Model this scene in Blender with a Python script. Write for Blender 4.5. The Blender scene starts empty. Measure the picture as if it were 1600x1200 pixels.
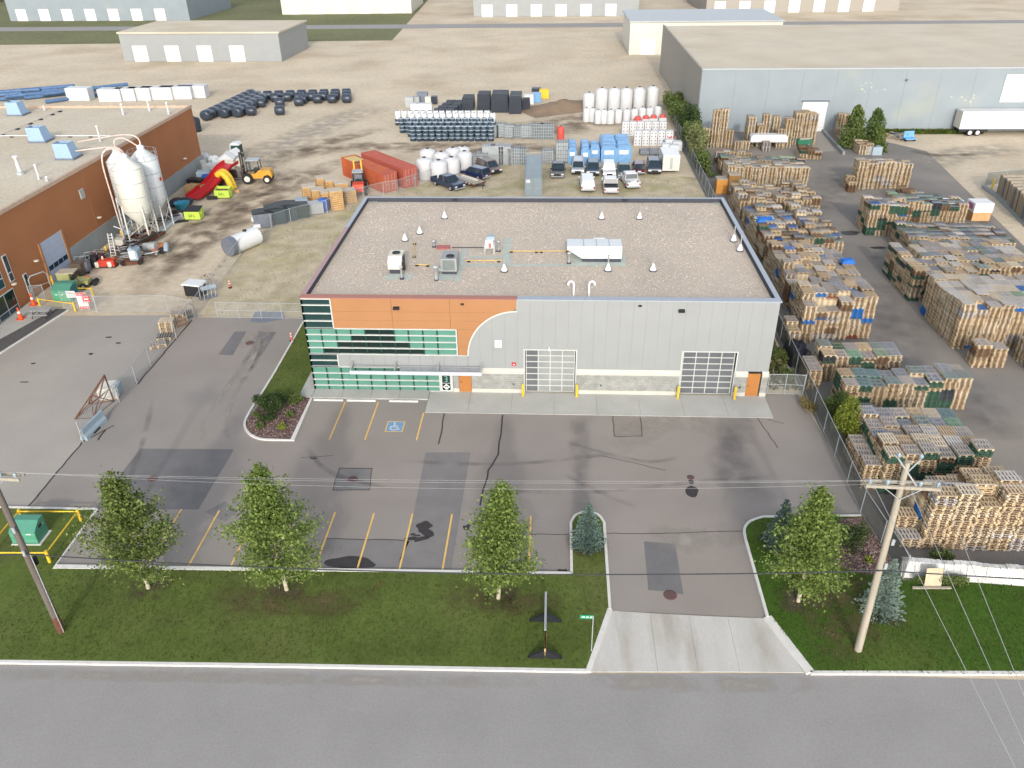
import bpy, math, random
from mathutils import Vector, Matrix, noise as mnoise
random.seed(7)
SC = bpy.context.scene
COL = SC.collection
R = math.radians

# ------------------------------------------------------------------ camera, sky, sun, exposure
cam_data = bpy.data.cameras.new('camera')
cam = bpy.data.objects.new('camera', cam_data)
COL.objects.link(cam)
cam_data.sensor_width = 36.0
cam_data.lens = 36.0 * 1248.466 / 1600.0
cam_data.clip_start = 0.5
cam_data.clip_end = 3000.0
yaw, pit, rol = -0.0565913152, 0.541623352, -0.0151365109
_f = Vector((math.sin(yaw) * math.cos(pit), math.cos(yaw) * math.cos(pit), -math.sin(pit)))
_r = Vector((math.cos(yaw), -math.sin(yaw), 0.0))
_u = _r.cross(_f)
_r2 = math.cos(rol) * _r + math.sin(rol) * _u
_u2 = -math.sin(rol) * _r + math.cos(rol) * _u
_m = Matrix(((_r2.x, _u2.x, -_f.x), (_r2.y, _u2.y, -_f.y), (_r2.z, _u2.z, -_f.z)))
cam.matrix_world = Matrix.Translation((20.169534, -57.694487, 35.5983373)) @ _m.to_4x4()
SC.camera = cam

SUN_EL, SUN_AZ = R(24.0), R(3.0)         # shadows run along +Y and a little to -X
world = bpy.data.worlds.new('World')
SC.world = world
world.use_nodes = True
_nt = world.node_tree
_bg = _nt.nodes['Background']
_sky = _nt.nodes.new('ShaderNodeTexSky')
_sky.sky_type = 'NISHITA'
_sky.sun_disc = False
_sky.sun_elevation = SUN_EL
_sky.sun_rotation = R(180.0) - SUN_AZ
_sky.altitude = 600
_sky.air_density = 1.0
_sky.dust_density = 3.0
_hs = _nt.nodes.new('ShaderNodeHueSaturation')
_hs.inputs['Saturation'].default_value = 0.42
_nt.links.new(_sky.outputs[0], _hs.inputs['Color'])
_nt.links.new(_hs.outputs[0], _bg.inputs[0])
_bg.inputs[1].default_value = 0.15

sun_data = bpy.data.lights.new('sun', 'SUN')
sun = bpy.data.objects.new('sun', sun_data)
COL.objects.link(sun)
sun_data.energy = 0.9
sun_data.angle = R(2.0)
sun_data.color = (1.0, 0.93, 0.84)
_d = Vector((-math.sin(SUN_AZ) * math.cos(SUN_EL), math.cos(SUN_AZ) * math.cos(SUN_EL), -math.sin(SUN_EL)))
sun.rotation_euler = _d.to_track_quat('-Z', 'Y').to_euler()
sun.location = (20, -60, 60)
SC.view_settings.view_transform = 'Standard'
SC.view_settings.look = 'None'
SC.view_settings.gamma = 1.0
SC.view_settings.use_curve_mapping = False
SC.view_settings.exposure = 1.06
SC.render.engine = 'CYCLES'
SC.cycles.max_bounces = 5
SC.cycles.diffuse_bounces = 2
SC.cycles.glossy_bounces = 2
SC.cycles.transparent_max_bounces = 12
SC.cycles.use_denoising = True

# ------------------------------------------------------------------ materials
def lin(r, g, b, k=0.75):
    def f(c):
        c /= 255.0
        return c / 12.92 if c <= 0.04045 else ((c + 0.055) / 1.055) ** 2.4
    return (f(r) * k, f(g) * k, f(b) * k)

MATS = {}
def mat(name, rgb, rough=0.8, metal=0.0, var=0.12, scale=3.0, fine=0.08, fscale=40.0, bump=0.0, bscale=30.0, spec=0.3, src='flat', stretch=None, alpha=None, coat=0.0, tint2=None, rand=0.0):
    """Principled material: base colour with two sizes of world-space mottling and fine relief."""
    if name in MATS:
        return MATS[name]
    m = bpy.data.materials.new(name)
    m.use_nodes = True
    nt = m.node_tree
    N, L = nt.nodes, nt.links
    p = N['Principled BSDF']
    p.inputs['Roughness'].default_value = rough
    p.inputs['Metallic'].default_value = metal
    p.inputs['Specular IOR Level'].default_value = spec
    if coat:
        p.inputs['Coat Weight'].default_value = coat
        p.inputs['Coat Roughness'].default_value = 0.08
    geo = N.new('ShaderNodeNewGeometry')
    mp = N.new('ShaderNodeMapping')
    L.new(geo.outputs['Position'], mp.inputs['Vector'])
    if stretch:
        mp.inputs['Scale'].default_value = stretch
    def nz(sc, det):
        n = N.new('ShaderNodeTexNoise')
        n.inputs['Scale'].default_value = sc
        n.inputs['Detail'].default_value = det
        L.new(mp.outputs[0], n.inputs['Vector'])
        return n.outputs['Fac']
    def rng(sock, a, b, lo=0.3, hi=0.7):
        r = N.new('ShaderNodeMapRange')
        r.inputs['From Min'].default_value = lo
        r.inputs['From Max'].default_value = hi
        r.inputs['To Min'].default_value = a
        r.inputs['To Max'].default_value = b
        L.new(sock, r.inputs['Value'])
        return r.outputs[0]
    def mul(a, b):
        x = N.new('ShaderNodeMath'); x.operation = 'MULTIPLY'
        L.new(a, x.inputs[0]); L.new(b, x.inputs[1])
        return x.outputs[0]
    f = mul(rng(nz(scale, 4), 1 - var, 1 + var), rng(nz(fscale, 2), 1 - fine, 1 + fine))
    if rand:
        oi = N.new('ShaderNodeObjectInfo'); f = mul(f, rng(oi.outputs['Random'], 1 - rand, 1 + rand * .5, 0, 1))
    if src == 'object':
        oi = N.new('ShaderNodeObjectInfo'); base = oi.outputs['Color']
    elif src == 'attr':
        at = N.new('ShaderNodeAttribute'); at.attribute_name = 'tint'; base = at.outputs['Color']
    else:
        c = N.new('ShaderNodeRGB'); c.outputs[0].default_value = (*rgb, 1); base = c.outputs[0]
    if tint2:
        mx = N.new('ShaderNodeMix'); mx.data_type = 'RGBA'
        L.new(rng(nz(tint2[1], 5), 0, 1, tint2[2], tint2[3]), mx.inputs[0])
        L.new(base, mx.inputs[6]); mx.inputs[7].default_value = (*tint2[0], 1)
        base = mx.outputs[2]
    vm = N.new('ShaderNodeVectorMath'); vm.operation = 'SCALE'
    L.new(base, vm.inputs[0]); L.new(f, vm.inputs['Scale'])
    L.new(vm.outputs[0], p.inputs['Base Color'])
    if bump:
        b = N.new('ShaderNodeBump'); b.inputs['Strength'].default_value = bump; b.inputs['Distance'].default_value = 0.05
        L.new(nz(bscale, 3), b.inputs['Height']); L.new(b.outputs[0], p.inputs['Normal'])
    if alpha is not None:
        p.inputs['Alpha'].default_value = alpha
    MATS[name] = m
    return m

# ------------------------------------------------------------------ mesh builder
class MB:
    def __init__(self):
        self.v, self.f, self.mi, self.sm, self.M = [], [], [], [], None
    def add(self, vs, fs, mi=0, smooth=False):
        o = len(self.v)
        if self.M is not None:
            vs = [tuple(self.M @ Vector(p)) for p in vs]
        self.v.extend(vs)
        for f in fs:
            self.f.append([i + o for i in f]); self.mi.append(mi); self.sm.append(smooth)
        return self
    def box(self, x0, y0, z0, x1, y1, z1, mi=0):
        return self.add([(x0, y0, z0), (x1, y0, z0), (x1, y1, z0), (x0, y1, z0), (x0, y0, z1), (x1, y0, z1), (x1, y1, z1), (x0, y1, z1)],
                        [(3, 2, 1, 0), (4, 5, 6, 7), (0, 1, 5, 4), (1, 2, 6, 5), (2, 3, 7, 6), (3, 0, 4, 7)], mi)
    def cbox(self, c, s, rz=0.0, mi=0, rx=0.0, ry=0.0):
        k = MB(); k.box(-s[0] / 2, -s[1] / 2, -s[2] / 2, s[0] / 2, s[1] / 2, s[2] / 2)
        m = Matrix.Translation(c) @ Matrix.Rotation(rz, 4, 'Z') @ Matrix.Rotation(ry, 4, 'Y') @ Matrix.Rotation(rx, 4, 'X')
        return self.add([tuple(m @ Vector(p)) for p in k.v], k.f, mi)
    def quad(self, a, b, c, d, mi=0):
        return self.add([a, b, c, d], [(0, 1, 2, 3)], mi)
    def prism(self, poly, z0, z1, mi=0, top=1.0, axis='z'):
        """extrude a 2D outline; axis 'z' extrudes up, 'y' takes (x,z) outlines, 'x' takes (y,z) outlines"""
        n = len(poly)
        a = sum(poly[i][0] * poly[(i + 1) % n][1] - poly[(i + 1) % n][0] * poly[i][1] for i in range(n))
        if a < 0:
            poly = list(reversed(poly))
        if axis == 'z':
            P = lambda p, t: (p[0], p[1], t)
        elif axis == 'y':
            P = lambda p, t: (p[0], t, p[1])
        else:
            P = lambda p, t: (t, p[0], p[1])
        vs = [P(p, z0) for p in poly] + [P(p, z1) for p in poly]
        fs = [list(range(n - 1, -1, -1)), list(range(n, 2 * n))] + [(i, (i + 1) % n, n + (i + 1) % n, n + i) for i in range(n)]
        if (axis == 'y') != (z1 < z0):
            fs = [list(reversed(f)) for f in fs]
        return self.add(vs, fs, mi)
    def tube(self, pts, r, n=8, mi=0, smooth=True, r1=None, cap=True):
        pts = [Vector(p) for p in pts]
        k = len(pts); vs = []; fs = []
        up = None
        for i, p in enumerate(pts):
            t = (pts[min(i + 1, k - 1)] - pts[max(i - 1, 0)])
            t = t.normalized() if t.length > 1e-9 else Vector((0, 0, 1))
            if up is None:
                up = t.orthogonal().normalized()
            up = (up - t * up.dot(t))
            up = up.normalized() if up.length > 1e-6 else t.orthogonal().normalized()
            s = t.cross(up)
            rr = r if r1 is None else r + (r1 - r) * i / max(k - 1, 1)
            for j in range(n):
                a = 2 * math.pi * j / n
                vs.append(tuple(p + up * (math.cos(a) * rr) + s * (math.sin(a) * rr)))
        for i in range(k - 1):
            for j in range(n):
                j2 = (j + 1) % n
                fs.append((i * n + j, i * n + j2, (i + 1) * n + j2, (i + 1) * n + j))
        self.add(vs, fs, mi, smooth)
        if cap:
            self.add(vs[:n], [list(range(n - 1, -1, -1))], mi); self.add(vs[-n:], [list(range(n))], mi)
        return self
    def lathe(self, prof, n=16, mi=0, c=(0, 0), smooth=True):
        """prof: list of (radius, z) from bottom to top round a vertical axis at c"""
        vs = []; fs = []
        for r, z in prof:
            for j in range(n):
                a = 2 * math.pi * j / n
                vs.append((c[0] + r * math.cos(a), c[1] + r * math.sin(a), z))
        for i in range(len(prof) - 1):
            for j in range(n):
                j2 = (j + 1) % n
                fs.append((i * n + j, i * n + j2, (i + 1) * n + j2, (i + 1) * n + j))
        self.add(vs, fs, mi, smooth)
        self.add(vs[:n], [list(range(n - 1, -1, -1))], mi); self.add(vs[-n:], [list(range(n))], mi)
        return self
    def mesh(self, name, mats):
        me = bpy.data.meshes.new(name)
        me.from_pydata(self.v, [], self.f)
        for m in (mats if isinstance(mats, (list, tuple)) else [mats]):
            me.materials.append(m)
        me.polygons.foreach_set('material_index', self.mi)
        me.polygons.foreach_set('use_smooth', self.sm)
        me.update()
        return me
    def build(self, name, mats, parent=None, loc=(0, 0, 0), rz=0.0):
        o = bpy.data.objects.new(name, self.mesh(name, mats))
        COL.objects.link(o)
        o.location = loc; o.rotation_euler = (0, 0, rz)
        if parent is not None:
            o.parent = parent
        return o

LABELS = {}
def tag(o, label=None, cat=None, group=None, kind=None):
    if label: o['label'] = label
    if cat: o['category'] = cat
    if group: o['group'] = group
    if kind: o['kind'] = kind
    return o
def thing(name, label, cat, loc=(0, 0, 0), rz=0.0, group=None):
    o = bpy.data.objects.new(name, None)
    o.empty_display_size = 0.3
    COL.objects.link(o)
    o.location = (loc[0], loc[1], loc[2] if len(loc) > 2 else 0.0)
    o.rotation_euler = (0, 0, rz)
    return tag(o, label, cat, group)
def kids(o):
    return [c for c in COL.objects if c.parent is o]
def copy_thing(src, parts, loc, rz=0.0, label=None, group=None, scale=None):
    """a copy of a thing and its parts (parts: {object: [sub-parts]})"""
    r = src.copy(); COL.objects.link(r)
    r.location = (loc[0], loc[1], loc[2] if len(loc) > 2 else 0.0); r.rotation_euler = (0, 0, rz)
    if scale: r.scale = scale
    if label: r['label'] = label
    if group: r['group'] = group
    for p, subs in parts.items():
        c = p.copy(); COL.objects.link(c); c.parent = r
        for s in subs:
            d = s.copy(); COL.objects.link(d); d.parent = c
    return r
def struct(o):
    o['kind'] = 'structure'; return o
def stuff(o):
    o['kind'] = 'stuff'; return o
def sheet(name, poly, z, m, parent=None):
    b = MB()
    n = len(poly)
    a = sum(poly[i][0] * poly[(i + 1) % n][1] - poly[(i + 1) % n][0] * poly[i][1] for i in range(n))
    if a < 0: poly = list(reversed(poly))
    b.add([(p[0], p[1], z) for p in poly], [list(range(n))])
    o = b.build(name, m, parent)
    if parent is None: struct(o)
    return o
def arc(cx, cy, r, a0, a1, n=10, ry=None):
    ry = ry or r
    return [(cx + r * math.cos(R(a0 + (a1 - a0) * i / n)), cy + ry * math.sin(R(a0 + (a1 - a0) * i / n))) for i in range(n + 1)]
def smooth_path(pts, n=6):
    """Catmull-Rom through 2D/3D points"""
    P = [Vector(p) for p in pts]; out = []
    for i in range(len(P) - 1):
        p0, p1, p2, p3 = P[max(i - 1, 0)], P[i], P[i + 1], P[min(i + 2, len(P) - 1)]
        for k in range(n):
            t = k / n
            out.append(0.5 * ((2 * p1) + (p2 - p0) * t + (2 * p0 - 5 * p1 + 4 * p2 - p3) * t * t + (3 * p1 - p0 - 3 * p2 + p3) * t ** 3))
    out.append(P[-1])
    return [tuple(p) for p in out]
def ribbon(b, path, w, z0, z1, mi=0):
    """a strip of width w along a 2D path, from z0 up to z1"""
    P = [Vector((p[0], p[1])) for p in path]; L_, R_ = [], []
    for i, p in enumerate(P):
        t = (P[min(i + 1, len(P) - 1)] - P[max(i - 1, 0)]).normalized()
        n = Vector((-t.y, t.x))
        k = 1.0
        if 0 < i < len(P) - 1:
            t1 = (P[i] - P[i - 1]).normalized(); n1 = Vector((-t1.y, t1.x)); k = 1.0 / max(0.5, n.dot(n1))
        L_.append(p + n * (w / 2 * k)); R_.append(p - n * (w / 2 * k))
    m = len(P)
    if z1 - z0 < 1e-6:
        b.add([(p.x, p.y, z0) for p in L_ + R_], [(m + i, m + i + 1, i + 1, i) for i in range(m - 1)], mi)
        return b
    vs = [(p.x, p.y, z1) for p in L_] + [(p.x, p.y, z1) for p in R_] + [(p.x, p.y, z0) for p in L_] + [(p.x, p.y, z0) for p in R_]
    fs = []
    for i in range(m - 1):
        fs += [(m + i, m + i + 1, i + 1, i), (i, i + 1, 2 * m + i + 1, 2 * m + i), (3 * m + i, 3 * m + i + 1, m + i + 1, m + i)]
    fs += [(0, 2 * m, 3 * m, m), (2 * m - 1, 4 * m - 1, 3 * m - 1, m - 1)]
    return b.add(vs, fs, mi)

# ------------------------------------------------------------------ materials of the place
M_DIRT = mat('dirt', lin(199, 185, 162, 0.93), 0.95, var=0.1, scale=0.08, fine=0.1, fscale=1.2, bump=0.25, bscale=3.0, tint2=(lin(182, 165, 140, 0.93), 0.05, 0.5, 0.72))
M_DIRT2 = mat('dry_turf', lin(184, 172, 146, 0.92), 0.95, var=0.16, scale=0.5, fine=0.2, fscale=7.0, bump=0.4, bscale=6.0, tint2=(lin(158, 152, 112, 0.92), 0.22, 0.48, 0.7))
M_LOT = mat('dusty_asphalt', lin(170, 164, 155, 0.85), 0.93, var=0.05, scale=0.25, fine=0.06, fscale=9.0, bump=0.1, bscale=25, tint2=(lin(158, 153, 147, 0.85), 0.06, 0.45, 0.7))
M_ASPH = mat('asphalt', lin(157, 151, 145, 0.77), 0.9, var=0.06, scale=0.22, fine=0.06, fscale=10.0, bump=0.12, bscale=30, tint2=(lin(161, 152, 144, 0.77), 0.045, 0.42, 0.62))
M_ASPH2 = mat('asphalt_yard', lin(140, 136, 131, 0.75), 0.9, var=0.12, scale=0.12, fine=0.08, fscale=8.0, bump=0.12, bscale=25, tint2=(lin(152, 144, 134, 0.75), 0.06, 0.45, 0.65))
M_ROAD = mat('road_asphalt', lin(164, 161, 158), 0.9, var=0.05, scale=0.3, fine=0.07, fscale=11.0)
M_PATCH = mat('asphalt_patch', lin(126, 124, 124), 0.88, var=0.09, scale=0.8, fine=0.07, fscale=12.0, bump=0.1)
M_PATCH2 = mat('asphalt_patch_light', lin(140, 137, 135), 0.88, var=0.08, scale=0.8, fine=0.06, fscale=12.0, bump=0.1)
M_CRACK = mat('tar', lin(72, 68, 67), 0.8, var=0.15)
M_OIL = mat('oil_stain', lin(66, 63, 63), 0.55, var=0.15, scale=2.0)
M_CONC = mat('concrete', lin(190, 189, 182, 0.82), 0.85, var=0.07, scale=0.7, fine=0.05, fscale=12.0, bump=0.08, tint2=(lin(178, 178, 170, 0.82), 0.35, 0.5, 0.72))
M_APRON = mat('apron_concrete', lin(200, 197, 190, 0.85), 0.85, var=0.06, scale=0.6, fine=0.05, fscale=9.0, bump=0.08, stretch=(1.6, 0.35, 1), tint2=(lin(180, 174, 163, 0.85), 0.5, 0.5, 0.7))
M_KERB = mat('kerb_concrete', lin(214, 212, 206, .9), 0.85, var=0.08, scale=1.5, fine=0.06)
M_GRASS = mat('lawn_grass', lin(82, 96, 46, 1.04), 0.9, var=0.16, scale=0.35, fine=0.14, fscale=5.0, bump=0.4, bscale=14, spec=0.1, tint2=(lin(92, 100, 55, 1.0), 0.16, 0.46, 0.68))
M_GRASS2 = mat('bright_lawn_grass', lin(66, 92, 34, 0.9), 0.9, var=0.15, scale=0.3, fine=0.14, fscale=5.0, bump=0.4, bscale=14, spec=0.1, tint2=(lin(80, 96, 44, 0.95), 0.14, 0.5, 0.7))
M_MULCH = mat('bark_mulch', lin(118, 96, 90), 0.95, var=0.25, scale=2.5, fine=0.35, fscale=16.0, bump=0.8, bscale=14)
M_YPAINT = mat('yellow_road_paint', lin(236, 194, 112, .85), 0.8, var=0.1, scale=2.0, fine=0.12, fscale=18)
M_WPAINT = mat('white_road_paint', lin(232, 232, 228), 0.8, var=0.06, fine=0.06)
M_BPAINT = mat('blue_road_paint', lin(128, 172, 210), 0.8, var=0.08, fine=0.1, fscale=20)
M_GALV = mat('galvanised_steel', lin(186, 190, 192), 0.45, metal=0.2, var=0.05)
M_STEELPL = mat('steel_plate', lin(128, 136, 148), 0.5, metal=0.3, var=0.1)
M_WHITE = mat('white_paint', lin(236, 238, 238), 0.5, var=0.04)
M_YELLOW = mat('yellow_paint', lin(240, 200, 60), 0.5, var=0.06)
M_ORANGE = mat('orange_plastic', lin(238, 96, 52), 0.5, var=0.05)
M_RED = mat('red_paint', lin(214, 40, 44), 0.5, var=0.08)
M_BLACK = mat('black_metal', lin(46, 48, 52), 0.5, var=0.1)
M_RUBBER = mat('rubber', lin(44, 44, 46), 0.8, var=0.08)
M_WOOD = mat('raw_wood', lin(206, 170, 124), 0.8, var=0.12, scale=2.5, fine=0.1, stretch=(1, 1, 4))
M_WOODG = mat('weathered_pole_wood', lin(176, 168, 152), 0.85, var=0.14, scale=1.5, fine=0.12, fscale=20, stretch=(4, 4, 0.3))
M_WOODD = mat('dark_pole_wood', lin(112, 104, 98), 0.85, var=0.16, scale=1.5, fine=0.12, fscale=20, stretch=(4, 4, 0.3))
M_RUST = mat('rusty_steel', lin(110, 74, 58), 0.85, var=0.25, scale=3.0, fine=0.15)
M_WIRE = mat('cable', lin(60, 62, 66), 0.6)
M_WIREL = mat('bare_conductor', lin(196, 198, 198), 0.5)
M_MANH = mat('cast_iron', lin(112, 84, 82), 0.7, var=0.1, fine=0.2, fscale=30)
M_MESH = mat('chain_link', lin(188, 194, 196), 0.5, metal=0.0, alpha=0.16)
M_MESHD = mat('slatted_chain_link', lin(112, 118, 112), 0.6, alpha=0.62, var=0.25, scale=0.8)
M_TEALBOX = mat('green_enamel', lin(88, 152, 130), 0.45, var=0.05)
M_GREENSIGN = mat('green_sign', lin(40, 150, 110), 0.4)
M_LTBLUE = mat('pale_blue_plastic', lin(166, 184, 196), 0.5, var=0.06)

# ------------------------------------------------------------------ ground, road, lots
sheet('ground', [(-900, -50), (900, -50), (900, 1500), (-900, 1500)], -0.05, M_DIRT)
sheet('road', [(-900, -60), (900, -60), (900, -27.0), (34.25, -28.25), (22.40, -28.70), (6.40, -28.89), (-9.98, -29.30), (-900, -36.0)], -0.03, M_ROAD)
sheet('neighbouring_lot', [(-80, -16.3), (-16.06, -16.47), (-16.25, -8.25), (-16.35, 13.73), (-14.54, 14.21), (-35.2, 13.5), (-35.2, -1), (-80, -1)], -0.004, M_LOT)
sheet('parking_lot', [(-11.13, -16.30), (-16.15, -16.47), (-16.25, -8.25), (-16.25, 3.40), (-15.90, 13.59), (-4.73, 13.70), (-0.02, 13.7), (-0.02, -0.5), (38.1, -0.5),
                      (38.1, 0.3), (40.9, 0.3), (41.49, -8.55), (41.4, -15.3), (41.07, -15.29), (34.89, -15.50), (33.05, -16.84), (32.90, -24.44), (23.82, -24.19), (23.87, -16.32),
                      (21.69, -16.40), (21.61, -21.41), (-10.93, -22.00)], 0.0, M_ASPH)
sheet('pallet_yard', [(41.3, -19.6), (110, -19.0), (76.0, 35.0), (81, 77), (71, 90.5), (41.5, 90.5)], -0.004, M_ASPH2)
sheet('back_yard', [(-15.28, 14.05), (-4.90, 13.84), (0, 13.7), (38, 13.7), (41.4, 13.7), (41.5, 62), (21.65, 69.76), (6.98, 67.91), (0.71, 58.47), (-4.13, 53.57), (-8.17, 52.95), (-13.83, 44.93),
                    (-16.69, 41.13), (-17.20, 31.68), (-16.33, 20.82)], 0.002, M_DIRT2)

def soft_mat(name, rgb, power, scale):
    """a smudge whose edge fades out: dust, mud, tyre wear and painted tree shadows on the ground"""
    m = bpy.data.materials.new(name); m.use_nodes = True
    nt = m.node_tree; N, L = nt.nodes, nt.links
    p = N['Principled BSDF']; p.inputs['Base Color'].default_value = (*rgb, 1); p.inputs['Roughness'].default_value = 0.95
    at = N.new('ShaderNodeAttribute'); at.attribute_name = 'cover'
    geo = N.new('ShaderNodeNewGeometry')
    nz = N.new('ShaderNodeTexNoise'); nz.inputs['Scale'].default_value = scale; nz.inputs['Detail'].default_value = 5
    L.new(geo.outputs['Position'], nz.inputs['Vector'])
    mr = N.new('ShaderNodeMapRange'); mr.inputs['From Min'].default_value = 0.35; mr.inputs['From Max'].default_value = 0.65
    L.new(nz.outputs['Fac'], mr.inputs['Value'])
    mu = N.new('ShaderNodeMath'); mu.operation = 'MULTIPLY'; L.new(at.outputs['Fac'], mu.inputs[0]); L.new(mr.outputs[0], mu.inputs[1])
    m2 = N.new('ShaderNodeMath'); m2.operation = 'MULTIPLY'; L.new(mu.outputs[0], m2.inputs[0]); m2.inputs[1].default_value = power
    L.new(m2.outputs[0], p.inputs['Alpha'])
    return m
def smudge(name, path, w, m, z=0.006):
    path = smooth_path([(p[0], p[1]) for p in path], 5)
    n = len(path); K = 7; vs = []; fs = []; cov = []
    for i, p in enumerate(path):
        a, b = Vector(path[max(i - 1, 0)]), Vector(path[min(i + 1, n - 1)])
        t = (b - a).normalized(); nn = Vector((-t.y, t.x))
        ww = w * (0.8 + 0.4 * random.random())
        for k in range(K):
            s = k / (K - 1) * 2 - 1
            q = Vector(p) + nn * (s * ww / 2)
            vs.append((q.x, q.y, z))
            cov.append(max(0.0, 1 - s * s) * min(1.0, 4.0 * i / (n - 1), 4.0 * (n - 1 - i) / (n - 1)))
    for i in range(n - 1):
        for k in range(K - 1):
            fs.append(((i) * K + k, i * K + k + 1, (i + 1) * K + k + 1, (i + 1) * K + k))
    me = bpy.data.meshes.new(name); me.from_pydata(vs, [], [list(reversed(f)) for f in fs])
    at = me.attributes.new('cover', 'FLOAT', 'POINT'); at.data.foreach_set('value', cov)
    me.materials.append(m); me.update()
    o = bpy.data.objects.new(name, me); COL.objects.link(o)
    return struct(o)
S_MUD = soft_mat('mud', lin(140, 120, 101), 0.75, 0.35)
S_DARK = soft_mat('tyre_wear_and_shadow', lin(108, 104, 103), 0.3, 0.5)  # tyre wear and stains, also the painted tree shadows on the asphalt
S_LIGHT = soft_mat('pale_dust', lin(188, 180, 168), 0.75, 0.6)
S_SOIL = soft_mat('bare_soil', lin(96, 84, 66), 1.0, 1.2)
smudge('dirt_track', [(-27.26, 67.09), (-17.69, 78.71), (-0.26, 80.36), (15.19, 79.50), (30.16, 76.24)], 7, S_MUD)
smudge('dirt_track', [(8.03, 87.39), (19.43, 93.99), (31.80, 103.25), (37.76, 114.81)], 16, S_MUD)
smudge('dirt_track', [(-6.35, 77.05), (8.82, 77.05), (18.52, 75.06)], 3.5, S_MUD)
smudge('dirt_track', [(-23.70, 17.39), (-24.28, 26.03), (-22.92, 36.36), (-20.34, 51.69), (-16.65, 66.06), (-12.55, 75.44)], 5.5, S_MUD)
smudge('dirt_track', [(-23.10, 22.41), (-24.69, 41.03), (-22.23, 57.69), (-20.02, 67.11)], 6, S_MUD)
smudge('dirt_track', [(-26.11, 20.29), (-27.32, 34.07), (-26.60, 46.10), (-24.17, 57.68)], 2.5, S_MUD)
smudge('dirt_track', [(-11.56, 93.20), (-20.68, 81.68), (-26.58, 71.53)], 5, S_MUD)
smudge('pale_track', [(-29.28, 46.07), (-27.81, 75.44), (-22.48, 98.38), (-15.17, 112.46)], 12, S_LIGHT)
smudge('pale_track', [(74.89, 68.12), (85.68, 75.47), (97.24, 78.60)], 9, S_LIGHT)
smudge('dirt_track', [(78.31, 77.42), (82.19, 74.32), (88.70, 75.47)], 2.5, S_MUD)
smudge('dirt_track', [(71.96, 55.34), (73.80, 47.18), (74.43, 31.57)], 4, S_MUD)
smudge('tyre_and_shadow_mark', [(-8.32, 10.39), (-7.86, 5.28), (-7.81, -1.40), (-7.79, -5.31), (-6.77, -7.96)], 0.5, S_LIGHT)
smudge('tyre_and_shadow_mark', [(-7.88, 10.40), (-6.85, 5.31), (-6.71, -1.37), (-5.69, -6.16), (-4.56, -7.89)], 0.5, S_LIGHT)
smudge('tyre_and_shadow_mark', [(-8.15, 12.47), (-7.58, 9.07), (-7.24, 4.70), (-7.05, 0.73)], 1.6, S_LIGHT)
smudge('dust_patch', [(-8.91, 7.11), (-9.07, 9.03), (-8.55, 10.11)], 1.6, S_LIGHT)
for p in ([(12.95, -12.90), (22.05, -13.33), (31.21, -11.72), (37.30, -10.78)], [(21.19, -7.11), (26.87, -9.41), (29.76, -8.92)], [(8.75, -9.98), (17.38, -10.10), (26.49, -8.21)],
          [(21.16, -11.15), (22.97, -12.72), (26.38, -14.92)],
          [(1.58, -8.56), (4.33, -11.68), (10.31, -13.71)], [(-13.58, -1.56), (-11.32, -8.95), (-9.90, -15.08)]):
    smudge('tyre_and_shadow_mark', p, 0.55, S_DARK)
smudge('road_grit', [(-12 + i * 4, -30.0 + .018 * i * 4) for i in range(9)], .8, S_LIGHT, -.022)
smudge('road_grit', [(22, -29.0), (28, -29.2), (35, -28.9)], 1.2, S_LIGHT, -.022)
smudge('tyre_and_shadow_mark', [(22.68, -2.53), (22.36, -9.55), (22.66, -15.38)], 2.2, S_DARK)  # painted shadow of the island spruce, running back over the asphalt
smudge('tyre_and_shadow_mark', [(35.79, -2.15), (33.48, -9.20), (34.28, -14.32)], 4.2, S_DARK)  # broad painted shadow of the trees right of the driveway
smudge('pale_wear', [(26.57, -17.50), (29.83, -18.00), (32.48, -16.99)], 2.5, S_LIGHT)
smudge('pale_wear', [(25.07, -7.84), (29.35, -4.21), (33.28, -4.82)], 3, S_LIGHT)
for p in ([(51.49, 44.42), (59.53, 55.25), (62.26, 68.08)], [(53.20, 23.89), (53.74, 17.50), (52.18, 3.42)], [(54.27, -6.11), (54.82, -1.60), (54.27, 4.57)]):
    smudge('yard_stain', p, 6, S_DARK)
smudge('yard_stain', [(56.67, 30.30), (58.30, 31.30)], 1.6, S_DARK)

# asphalt repairs, cracks, stains
for poly, m in (([(-11.33, -9.04), (-4.00, -8.90), (-4.02, -16.00), (-11.29, -16.17)], M_PATCH), ([(10.76, -8.86), (14.16, -8.75), (14.12, -21.17), (10.72, -21.29), (10.95, -16.04)], M_PATCH2),
                ([(5.37, -18.60), (11.10, -18.65), (10.64, -21.30), (5.31, -21.37)], M_PATCH2), ([(26.35, -18.18), (28.34, -18.35), (28.28, -22.76), (27.25, -22.54), (26.22, -22.47)], M_PATCH),
                ([(25.18, -3.41), (27.43, -3.53), (27.34, -6.24), (25.16, -6.30)], M_ASPH2), ([(-10.81, 10.60), (-9.67, 10.63), (-9.32, 5.85), (-10.75, 5.94)], M_PATCH),
                ([(-8.47, 10.66), (-6.66, 10.56), (-6.65, 5.80), (-7.52, 5.90)], M_PATCH), ([(-3.47, -16.25), (-2.47, -15.05), (-1.17, -16.17), (-1.70, -17.19)], M_PATCH2),
                ([(4.80, -13.60), (4.65, -11.05), (7.12, -10.98), (7.40, -13.52)], M_PATCH2)):
    sheet('asphalt_patch', poly, 0.004, m)
sheet('steel_plate', [(-10.05, 12.71), (-10.24, 15.05), (-7.32, 15.11), (-6.64, 13.51), (-8.58, 12.60)], 0.008, M_STEELPL)
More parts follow.
